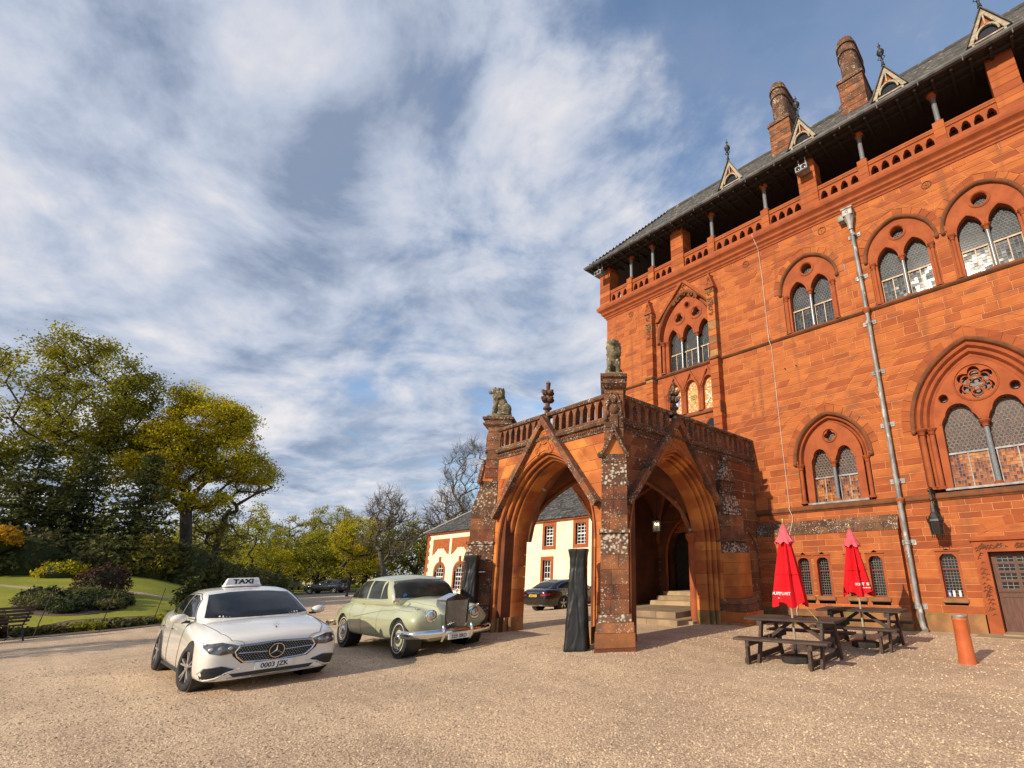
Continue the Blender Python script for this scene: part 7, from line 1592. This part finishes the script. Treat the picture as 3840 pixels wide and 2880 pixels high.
def tree(name, label, loc, trunk, blobs, mat, r0, leaf=.16, per=70, spread=.8, seed=1, bark='bark', bare=0, cat='tree', group=None, flat=.6, wig=.12, sh=.45, leafpct=1.0, up=.3):
    rng = np.random.default_rng(seed); x, y = loc; z = gz(x, y)-.1
    T = empty(name, (x, y, z), label, cat, group)
    base = np.array([x, y, z]); tr = [base+np.array(p) for p in trunk]; tg = sample_blobs(blobs, rng, sh)+base
    segs, nodes, tips = grow(base, tr, tg, rng, r0, wig)
    tp = nodes[tips]
    if bare: segs += twigs(tp, tr[-1], rng, bare, 1.5, .022)
    V, F = limb_mesh(segs, 5); np_mesh('limbs', V, F, bark, T)
    if mat:
        cc = tp if leafpct >= 1 else tp[rng.uniform(size=len(tp)) < leafpct]
        V, F, tn = leaves(cc, spread*rng.uniform(.6, 1.2, len(cc)), per, leaf, rng, flat, up); np_mesh('crown', V, F, mat, T, tn)
    return T
def shrub(name, label, loc, rad, mat, n, leaf, seed, cat='shrub', group=None, z=0.0, parts=None, shell=.8, flatz=1.0):
    """rounded bush: a crown of leaves on short stems"""
    rng = np.random.default_rng(seed); x, y = loc; z0 = gz(x, y)+z
    S = empty(name, (x, y, z0), label, cat, group); cs = []
    for (dx, dy, dz, rx, ry, rz, w) in (parts or [(0, 0, rad[2]*.45, *rad, 1.0)]):
        k = int(n*w); v = rng.normal(size=(k, 3)); v /= np.linalg.norm(v, axis=1)[:, None]; v[:, 2] = np.abs(v[:, 2])*1.0-.25*rng.uniform(size=k); q = shell+(1.03-shell)*rng.uniform(size=k); q *= 1+.10*np.sin(v[:, 0]*5+seed)*np.cos(v[:, 1]*6)
        cs.append(np.array([x+dx, y+dy, z0+dz])+v*q[:, None]*np.array([rx, ry, rz]))
    c = np.concatenate(cs); gy = np.array([gz(p[0], p[1]) for p in c]); c[:, 2] = np.maximum(c[:, 2], gy+.03)
    V, F, tn = leaves(c, leaf*1.6, 5, leaf, rng, .8, .25); tn = np.clip(tn, 0, 1); np_mesh('crown', V, F, mat, S, tn)
    sg = []
    for k in range(10): p = c[rng.integers(len(c))]; sg.append((x+rng.normal()*.1, y+rng.normal()*.1, gz(x, y), *(p*.9+np.array([x, y, z0])*.1), .03, .012))
    core = MB()
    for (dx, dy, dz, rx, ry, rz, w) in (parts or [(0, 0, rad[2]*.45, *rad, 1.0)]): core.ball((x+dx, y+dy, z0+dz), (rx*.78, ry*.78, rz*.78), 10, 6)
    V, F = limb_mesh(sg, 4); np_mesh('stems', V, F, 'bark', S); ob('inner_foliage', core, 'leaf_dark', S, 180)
    return S
def conifer(name, label, loc, h, r, seed, mat='leaf_conifer', group=None):
    rng = np.random.default_rng(seed); x, y = loc; z = gz(x, y)-.1; T = empty(name, (x, y, z), label, 'tree', group); segs = []; cs = []; sp = []
    segs += [(x, y, z+h*i/8, x+.05*rng.normal(), y+.05*rng.normal(), z+h*(i+1)/8, .32*(1-i/8.5), .32*(1-(i+1)/8.5)) for i in range(8)]
    nt = int(h*2.1)
    for i in range(nt):
        t = (i+.3)/nt; zz = z+.06*h+t*h*.93; rad = r*(1-t)**.75*(.88+.24*rng.uniform()); k = int(6+8*(1-t))
        for j in range(k):
            a = 2*PI*j/k+rng.uniform(0, .7); L = rad*rng.uniform(.75, 1.08); e = np.array([x+L*math.cos(a), y+L*math.sin(a), zz-.10*L+rng.normal()*.08]); segs.append((x, y, zz, *e, .045*(1-t)+.012, .010))
            m = max(2, int(L/.42))
            for q in range(m): f = (q+.7)/m; cs.append(np.array([x, y, zz])*(1-f)+e*f+rng.normal(size=3)*.10); sp.append(.34+.15*rng.uniform())
    V, F = limb_mesh(segs, 4); np_mesh('limbs', V, F, 'bark', T); V, F, tn = leaves(np.array(cs), np.array(sp), 17, .115, rng, .38, .8); np_mesh('crown', V, F, mat, T, tn)
G1 = 'tall trees above the lawn'; G2 = 'trees beyond the far drive'
def plant_trees():
    # tall oak at the left edge
    tree('oak_tree', 'tall spreading green oak at the left edge behind the conifers', (-58, -.7), [(0, 0, 0), (.2, .2, 3), (.3, .8, 6.5), (.2, 1.0, 8.5)],
         [(0, -3.5, 11.8, 4.5, 3.6, 4.8, 120), (0, .6, 13.4, 5, 3.2, 4.6, 150), (0, 3.0, 11.4, 3.5, 2.1, 2.8, 70), (0, 4.7, 10.4, 2.6, 1.5, 1.5, 30), (0, -4.5, 6.5, 4, 3, 3, 50), (0, -1, 17.4, 3, 2.2, 1.2, 34), (0, 3.2, 14.6, 2.2, 1.5, 1.8, 36), (0, 0, 7.5, 4, 4, 2.5, 50)], 'leaf_green', .46, .10, 112, .85, 1, group=G1)
    tree('maple_tree', 'yellow green spring tree with wide crown left of centre', (-56, 7.7), [(0, 0, 0), (0, -.3, 3), (.2, -.9, 6.0), (.2, -1.2, 7.5)],
         [(0, -3.2, 10.4, 3.2, 2.2, 2.8, 100), (0, -1.0, 13.4, 3.6, 2.5, 2.6, 130), (0, 1.1, 10.8, 3.4, 2.5, 2.5, 120), (0, -2.4, 15.2, 2.0, 1.3, 1.2, 34), (0, .9, 13.8, 2.2, 1.5, 1.4, 44), (0, -.6, 7.2, 3, 2.6, 1.6, 44), (0, -1.6, 9, 3, 2.8, 2, 50), (0, 3.2, 9.6, 2, 1.3, 1.2, 26), (0, -4.6, 9.0, 2, 1.2, 1.2, 20)], 'leaf_yellow', .42, .095, 112, .74, 2, group=G1)
    tree('maple_limb_tree', 'olive brown thin leaved tree whose branches reach right of the yellow crown', (-59, 9.7), [(0, 0, 0), (0, .1, 3), (0, .3, 6)],
         [(0, 1.6, 9.4, 2.4, 1.8, 1.1, 34), (0, 2.7, 10.4, 1.6, .8, .8, 16), (0, -.6, 6.4, 2.5, 2.2, 2.0, 44), (0, .3, 4.2, 2.5, 2.4, 1.6, 36)], 'leaf_olive', .25, .085, 60, .7, 3, group=G1)
    conifer('cypress', 'broad dark conifer at the far left below the oak', (-50.5, -1.4), 8.4, 4.0, 4, group='dark conifers on the lawn edge')
    conifer('cypress', 'dark pointed conifer in front of the yellow green tree', (-49, 3.6), 8.4, 3.1, 5, group='dark conifers on the lawn edge')
    conifer('cypress', 'dark conifer just left of the pointed one', (-52, .9), 8.8, 2.8, 6, group='dark conifers on the lawn edge')
    T = [  # loc, trunk lean, blobs, mat, bark, label
     ('ash_tree', (-74, 15.6), [(0, 0, 5, 2.0, 1.8, 3, 34), (0, .1, 8.6, 1.4, 1.1, 2.0, 26), (0, .5, 3, 2.5, 2.6, 2, 34)], 'leaf_spring', 'slender pale green tree standing right of the yellow tree', .20, 28),
     ('ash_tree', (-84, 20.6), [(0, 0, 6, 3, 2.6, 3, 50), (0, -2, 4, 3, 2.5, 2.5, 40)], 'leaf_green', 'low green tree between the slender tree and the drive', .28, 50),
     ('ash_tree', (-77, 18.2), [(0, 0, 3.2, 3, 3.2, 2.6, 60)], 'leaf_yellow', 'low yellowish tree over the shrubs above the taxi', .22, 60),
     ('ash_tree', (-82, 25.2), [(0, 0, 6, 3.2, 3.2, 3.0, 70), (0, 1, 3, 3, 3.6, 2, 50)], 'leaf_spring', 'bushy spring green tree behind the black car', .30, 60),
     ('ash_tree', (-76, 27.3), [(0, 0, 7.2, 3.2, 3.0, 3.0, 70), (0, 1.4, 4, 3.2, 3.2, 2.6, 60)], 'leaf_yellow', 'rounded yellow green tree right of the black car', .34, 56),
     ('ash_tree', (-88, 31), [(0, 0, 6.5, 4, 4.5, 3.4, 90)], 'leaf_green', 'dark green tree behind the bare oak', .34, 56),
     ('ash_tree', (-84, 40), [(0, 0, 6.5, 4, 5, 3.4, 90)], 'leaf_olive', 'olive green tree left of the white house', .34, 50),
     ('ash_tree', (-93, 25.5), [(0, 0, 8.0, 4, 4.0, 3.6, 90), (0, 0, 4, 4, 5, 3, 60)], 'leaf_green', 'tall rounded tree far behind the black car', .36, 50),
     ('ash_tree', (-90, 28.6), [(0, 0, 9.5, 4, 3.6, 3.4, 90), (0, 1, 5, 4, 4, 3, 60)], 'leaf_spring', 'tall pale tree behind the rounded yellow green one', .36, 50),
     ('ash_tree', (-92, 35.5), [(0, 0, 8.5, 4, 4.2, 3.6, 100), (0, 1, 4.5, 4, 5, 3, 60)], 'leaf_yellow', 'tall yellow green tree between two bare trees', .36, 50),
     ('ash_tree', (-95, 20.5), [(0, 0, 7.2, 4, 3.6, 3.0, 90)], 'leaf_spring', 'far pale tree left of the black car', .36, 45),
     ('ash_tree', (-80, 45.5), [(0, 0, 8.5, 4, 5, 4, 110)], 'leaf_green', 'tall green tree behind the wing of the white house', .36, 50),
     ('ash_tree', (-86, 13.5), [(0, 0, 5.6, 3.2, 3.6, 2.8, 70)], 'leaf_spring', 'far pale tree seen under the yellow crown', .3, 40)]
    for i, (nm, lc, bl, mt, lb, r0, per) in enumerate(T): tree(nm, lb, lc, [(0, 0, 0), (0, .1, 1.2), (0, .2, 2.4)], bl, mt, r0, .11, int(per*1.5), .8, 20+i, group=G2)
    B = [((-72.5, 30.8), [(0, -1.4, 11.0, 2.6, 2.4, 2.6, 60), (0, 2.6, 8.5, 2.6, 2.8, 2.0, 44), (0, -.5, 6.5, 3, 4.5, 2.5, 50)], 'bare twisted oak with low limbs behind the green car', [(0, 0, 0), (0, -.3, 1.8), (0, -.9, 3.6), (0, -1.3, 5.2)]),
         ((-84, 34.5), [(0, 0, 11.5, 3, 3.0, 3, 70), (0, 0, 7, 3, 3.4, 3, 50)], 'tall bare tree with a rounded twiggy head', [(0, 0, 0), (0, -.2, 3), (0, -.3, 6)]),
         ((-76, 40.5), [(0, 0, 11, 3, 3.4, 4, 90), (0, 1.5, 6, 3, 3, 3, 50)], 'bare upright tree left of the house chimney', [(0, 0, 0), (0, .2, 3), (0, .1, 6)]),
         ((-68, 39.6), [(0, 0, 14.8, 4, 4.6, 7, 240), (0, -3.0, 9, 3, 3.2, 4, 80)], 'large bare tree behind the white house roof', [(0, 0, 0), (0, .2, 4), (0, .1, 8)])]
    for i, (lc, bl, lb, tr) in enumerate(B): tree('bare_tree', lb, lc, tr, bl, None, .36, .08, 6, .8, 40+i, 'bark_pale', 4, group='bare trees beyond the drive', leafpct=.35, sh=.35)
    # distant wood behind everything
    rng = np.random.default_rng(99); cs = []
    for i in range(2300):
        a = rng.uniform(-.12, .62); D = rng.uniform(96, 125); h = 10.0+2.0*math.sin(a*19)+1.3*math.sin(a*47); cs.append((-D*math.cos(a), D*math.sin(a), -.7+min(1.5, abs(rng.normal()))*h*.36+rng.uniform(0, h*.45)))
    V, F, tn = leaves(np.array(cs), 1.5, 18, .30, rng, .7, .3); o = np_mesh('distant_wood', V, F, 'leaf_green', None, tn); tag(o, 'mass of distant green woodland beyond the drive', 'woodland', kind='stuff')
plant_trees()
def side_tree():
    tree('garden_tree', 'young tree just outside the left edge whose shadow crosses the gravel', (-21.0, -7.6), [(0, 0, 0), (0, 0, 1.4), (.1, .05, 2.8)], [(0, 0, 3.9, 1.2, 1.2, 1.5, 60)], 'leaf_green', .11, .09, 40, .5, 77)
side_tree()
def lawns():
    sheet('lawn', [(-26.9, -16), (-27.4, -2), (-28.4, .1), (-29.4, 1.2), (-29.5, 3.3), (-29.8, 4.1), (-31.0, 5.3), (-33.5, 5.0), (-36.2, 4.6), (-37.6, 2.4), (-38.6, .6), (-42.5, -1.6), (-46, -16)], 'grass', .03, 1.1, 'lower lawn with a planted oval bed')
    sheet('garden_path', [(-42.5, -1.6), (-38.6, .6), (-37.6, 2.4), (-36.2, 4.6), (-33.5, 5.0), (-32.5, 5.6), (-33.6, 5.9), (-36.7, 5.3), (-38.3, 3.0), (-39.3, .85), (-43.1, -1.55), (-46.6, -16), (-46, -16)], 'gravel', .028, 1.1, 'narrow gravel path between the lawns')
    sheet('upper_lawn', [(-46.6, -16), (-43.1, -1.55), (-39.3, .85), (-38.3, 3.0), (-36.7, 5.3), (-33.6, 5.9), (-34.0, 6.4), (-40, 7.6), (-50, 9.5), (-66, 12), (-70, 4), (-70, -16)], 'grass', .03, 1.3, 'upper lawn below the trees')
    sheet('planting_bed', [(-24.6, -16), (-25.0, -2), (-25.2, .2), (-25.3, 1.7), (-26.6, 3.5), (-28.5, 5.0), (-31.0, 5.3), (-29.8, 4.1), (-29.5, 3.3), (-29.4, 1.2), (-28.4, .1), (-27.4, -2), (-26.9, -16)], 'soil', .02, .9, 'narrow soil bed along the gravel')
    sheet('oval_bed', [(-30.4+ -3.3+3.4*math.cos(a), 1.35+1.75*math.sin(a)) for a in [2*PI*k/20 for k in range(20)]], 'soil', .04, .9, 'oval flower bed in the lawn')
    sheet('drive', [(-63.5, 17.6), (-63.6, 25), (-62, 40), (-80, 46), (-80, 24.5), (-79, 19.5), (-78, 15), (-66, 13)], 'asphalt', .012, 2.5, 'dark tarmac drive beyond the gravel')
    sheet('verge', [(-80, 24.5), (-80, 46), (-140, 80), (-150, 10), (-78, 13.6), (-79, 19.5)], 'grass', .02, 5.0, 'grass verge under the far trees')
    sheet('bank', [(-66, 12), (-50, 9.5), (-40, 7.6), (-38.5, 7.4), (-45, 10.3), (-56, 13.8), (-63, 16), (-66, 13), (-78, 15), (-140, 10), (-150, -60), (-70, -60), (-70, 4)], 'soil', .015, 3.0, 'shaded ground under the shrubs')
    # planting
    SG = 'shrubs along the back of the upper lawn'; k = 0
    spec = [(-49, -4.5, 3, 3.0, 2.6, 'leaf_rhodo', 'dark rhododendron mass at the far left of the lawn'), (-48.5, -.5, 2.6, 2.6, 2.3, 'leaf_rhodo', 'dark rhododendron under the broad conifer'), (-48, 2.5, 2.3, 2.2, 2.0, 'leaf_rhodo', 'rhododendron below the pointed conifer'), (-47.6, 4.6, 1.9, 1.6, 2.2, 'leaf_olive', 'yellowish flowering shrub in the middle of the hedge'),
            (-48.5, 6.6, 2.4, 2.0, 2.4, 'leaf_rhodo', 'leafy shrub right of the yellowish one'), (-49.5, 8.4, 2.6, 1.8, 2.1, 'leaf_rhodo', 'leafy shrub behind the taxi windows'), (-52, 10.3, 2.8, 1.9, 2.2, 'leaf_rhodo', 'leafy shrub left of the taxi roof sign'), (-56, 12.4, 3.0, 1.9, 2.2, 'leaf_rhodo', 'leafy shrub above the taxi roof'), (-60.5, 14.6, 3.0, 1.8, 2.3, 'leaf_rhodo', 'last leafy shrub before the drive')]
    for x, y, rx, ry, rz, mt, lb in spec: shrub('rhododendron', lb, (x, y), (rx, ry, rz), mt, 520, .13, 60+k, group=SG, z=-.5); k += 1
    shrub('azalea', 'bright orange yellow azalea at the left edge below the conifer', (-46.5, -1.9), (1.3, 1.0, .9), 'leaf_azalea', 420, .08, 80, z=1.5)
    shrub('golden_shrub', 'low golden green shrub on the back edge of the upper lawn', (-45.2, .9), (.9, 1.1, .75), 'leaf_yellow', 300, .07, 81, z=-.1)
    shrub('clipped_shrub', 'rounded reddish clipped shrub behind the oval bed', (-36.2, 2.15), (1.0, 1.0, 1.05), 'leaf_red', 520, .055, 82)
    shrub('dwarf_conifer', 'small upright evergreen right beside the taxi', (-31.0, 4.55), (.42, .42, 1.25), 'leaf_conifer', 380, .07, 83, parts=[(0, 0, .55, .45, .42, .75, .7), (0, .08, 1.0, .26, .24, .55, .3)])
    OV = 'heather mounds in the oval bed'
    for i, (dx, dy, q) in enumerate(((-1.4, -1.0, .9), (-.2, -1.1, .8), (1.0, -.9, .75), (2.2, -.3, .8), (-2.0, .3, .9), (-.8, .4, .85), (.6, .4, .8), (2.0, .9, .6), (-.4, 1.2, .7), (1.0, 1.3, .5))):
        shrub('heather', ['%s heather mound in the oval bed' % a for a in ('left front', 'front middle', 'front right', 'nearest', 'far left', 'back left', 'central', 'right front', 'back right', 'rightmost')][i], (-33.7+dx, 1.35+dy), (q*1.25, q*.8, q*.5), 'leaf_rhodo' if i % 3 else 'leaf_dark', 230, .055, 100+i, group=OV)
    BD = 'low plants along the gravel edge'
    for i, (x, y, q) in enumerate(((-26.0, -1.6, .6), (-26.4, .0, .5), (-26.6, .7, .5), (-26.9, 1.5, .62), (-27.2, 2.2, .6), (-27.6, 2.9, .5), (-28.2, 3.6, .5), (-29.2, 4.3, .45))):
        shrub('edging_plant', 'low leafy edging plant number %s from the bench' % ('one', 'two', 'three', 'four', 'five', 'six', 'seven', 'eight')[i], (x, y), (q*1.0, q*.85, q*.30), 'leaf_rhodo' if i % 3 else 'leaf_green', 200, .06, 130+i, group=BD)
    shrub('flower_clump', 'reddish flowering clump behind the park bench', (-26.2, -.75), (.5, .5, .6), 'leaf_red', 220, .06, 150)
    # thin plant stakes in the bed
    for i, (x, y, h) in enumerate(((-25.6, .35, 1.5), (-25.5, 1.75, 1.5), (-27.2, 3.2, 1.3))):
        m = MB(); m.tube([(x, y, gz(x, y)), (x+.05, y+.12, gz(x, y)+h)], .014, 5); o = ob('plant_stake', m, 'bark', None); tag(o, ['thin stake in the bed nearest the bench', 'thin stake in the middle of the bed', 'thin stake in the bed near the taxi'][i], 'stake', 'stakes in the bed')
lawns()
def far_bits():
    x, y = -60.5, 21.8; z = gz(x, y)
    B = empty('bollard', (x, y, z), 'black lantern topped bollard at the edge of the far drive', 'bollard'); m = MB(); m.lathe([(.16, 0), (.16, .15), (.09, .2), (.08, 1.1), (.11, 1.14), (.08, 1.2)], (x, y, z), 10); ob('post', m, 'iron', B, 40); m = MB(); m.lathe([(.13, 1.2), (.16, 1.42), (.18, 1.45), (.05, 1.58), (.02, 1.66)], (x, y, z), 6); ob('cap', m, 'iron', B)
    for x, y, z0, w, h, mt, lb in ((-61, 24.2, .55, .5, .42, 'mosaic_blue', 'small green sign on a post behind the green car'), (-60, 24.9, .75, .65, .55, 'red_lamp', 'small red sign on a post behind the green car roof')):
        z = gz(x, y); S = empty('sign', (x, y, z), lb, 'sign'); m = MB(); m.tube([(x, y, z), (x, y, z+z0+h)], .03, 6); ob('post', m, 'iron', S); m = MB(); m.bbox(x+.035, x+.06, y-w/2, y+w/2, z+z0, z+z0+h, .01)
        ob('board', m, 'sign_green' if 'green sign' in lb else 'sign_red', S); m = MB(); m.bar((x+.065, y-w*.3, z+z0+h*.3), (x+.065, y+w*.3, z+z0+h*.7), .006, .05); ob('arrow', m, 'print_white', S)
    for i, (x, y, h) in enumerate(((-73.5, 20.4, 1.5), (-78, 23.2, 1.1))):
        m = MB(); m.tube([(x, y, gz(x, y)), (x, y+.1, gz(x, y)+h)], .07, 6); o = ob('wooden_post', m, 'bark_pale', None); tag(o, ['leaning wooden post beside the taxi roof', 'thin wooden post left of the black car on the drive'][i], 'post')
pm('sign_green', (.05, .30, .20), None, 5, .5); pm('sign_red', (.55, .06, .06), None, 5, .5)
far_bits()
def pebbles():
    """loose stones over the near gravel: instances on a point cloud, one mass"""
    rng = np.random.default_rng(5); P = []
    N = 52000
    a = rng.uniform(-1.75, .15, N); D = 2.6+14*rng.uniform(0, 1, N)**2.0
    X = D*np.sin(a); Y = D*np.cos(a); k = (Y < 13.8) & ~((X > -12.6) & (X < -7.2) & (Y > 7.4)) & (Y > -3); X, Y = X[k], Y[k]
    Z = np.array([gz(x, y) for x, y in zip(X, Y)]); me = bpy.data.meshes.new('pebbles'); me.vertices.add(len(X)); me.vertices.foreach_set('co', np.stack([X, Y, Z+.002], 1).astype(np.float32).ravel())
    at = me.attributes.new('tone', 'FLOAT', 'POINT'); at.data.foreach_set('value', rng.uniform(0, 1, len(X)).astype(np.float32))
    sc = me.attributes.new('psize', 'FLOAT', 'POINT'); sc.data.foreach_set('value', (.0075*rng.uniform(.6, 1.7, len(X))*(1+.035*np.hypot(X, Y))).astype(np.float32))
    o = link('pebbles', me, 'pebble', None, None, 'stuff'); tag(o, 'loose pale pebbles scattered over the gravel forecourt', 'gravel')
    bm = bmesh.new(); bmesh.ops.create_icosphere(bm, subdivisions=1, radius=1.0)
    for v in bm.verts: v.co = Vector((v.co.x*1.15+.1*mnoise.noise(v.co*3), v.co.y*.85, v.co.z*.55))
    pe = bpy.data.meshes.new('pebble_shape'); bm.to_mesh(pe); bm.free(); pe.materials.append(MATS['pebble'])
    ng = bpy.data.node_groups.new('scatter', 'GeometryNodeTree'); ng.interface.new_socket('Geometry', in_out='INPUT', socket_type='NodeSocketGeometry'); ng.interface.new_socket('Geometry', in_out='OUTPUT', socket_type='NodeSocketGeometry')
    n = ng.nodes; l = ng.links; gi = n.new('NodeGroupInput'); go = n.new('NodeGroupOutput'); ip = n.new('GeometryNodeInstanceOnPoints'); m2p = n.new('GeometryNodeMeshToPoints'); l.new(gi.outputs[0], m2p.inputs[0]); l.new(m2p.outputs[0], ip.inputs['Points'])
    po = bpy.data.objects.new('pebble_shape', pe); oi = n.new('GeometryNodeObjectInfo'); oi.inputs[0].default_value = po; oi.transform_space = 'ORIGINAL'; l.new(oi.outputs['Geometry'], ip.inputs['Instance'])
    rv = n.new('FunctionNodeRandomValue'); rv.data_type = 'FLOAT_VECTOR'; rv.inputs[0].default_value = (-.4, -.4, 0); rv.inputs[1].default_value = (.4, .4, 6.28); l.new(rv.outputs[0], ip.inputs['Rotation'])
    na = n.new('GeometryNodeInputNamedAttribute'); na.data_type = 'FLOAT'; na.inputs[0].default_value = 'psize'; l.new(na.outputs[0], ip.inputs['Scale']); l.new(ip.outputs[0], go.inputs[0])
    md = o.modifiers.new('scatter', 'NODES'); md.node_group = ng
pebbles()
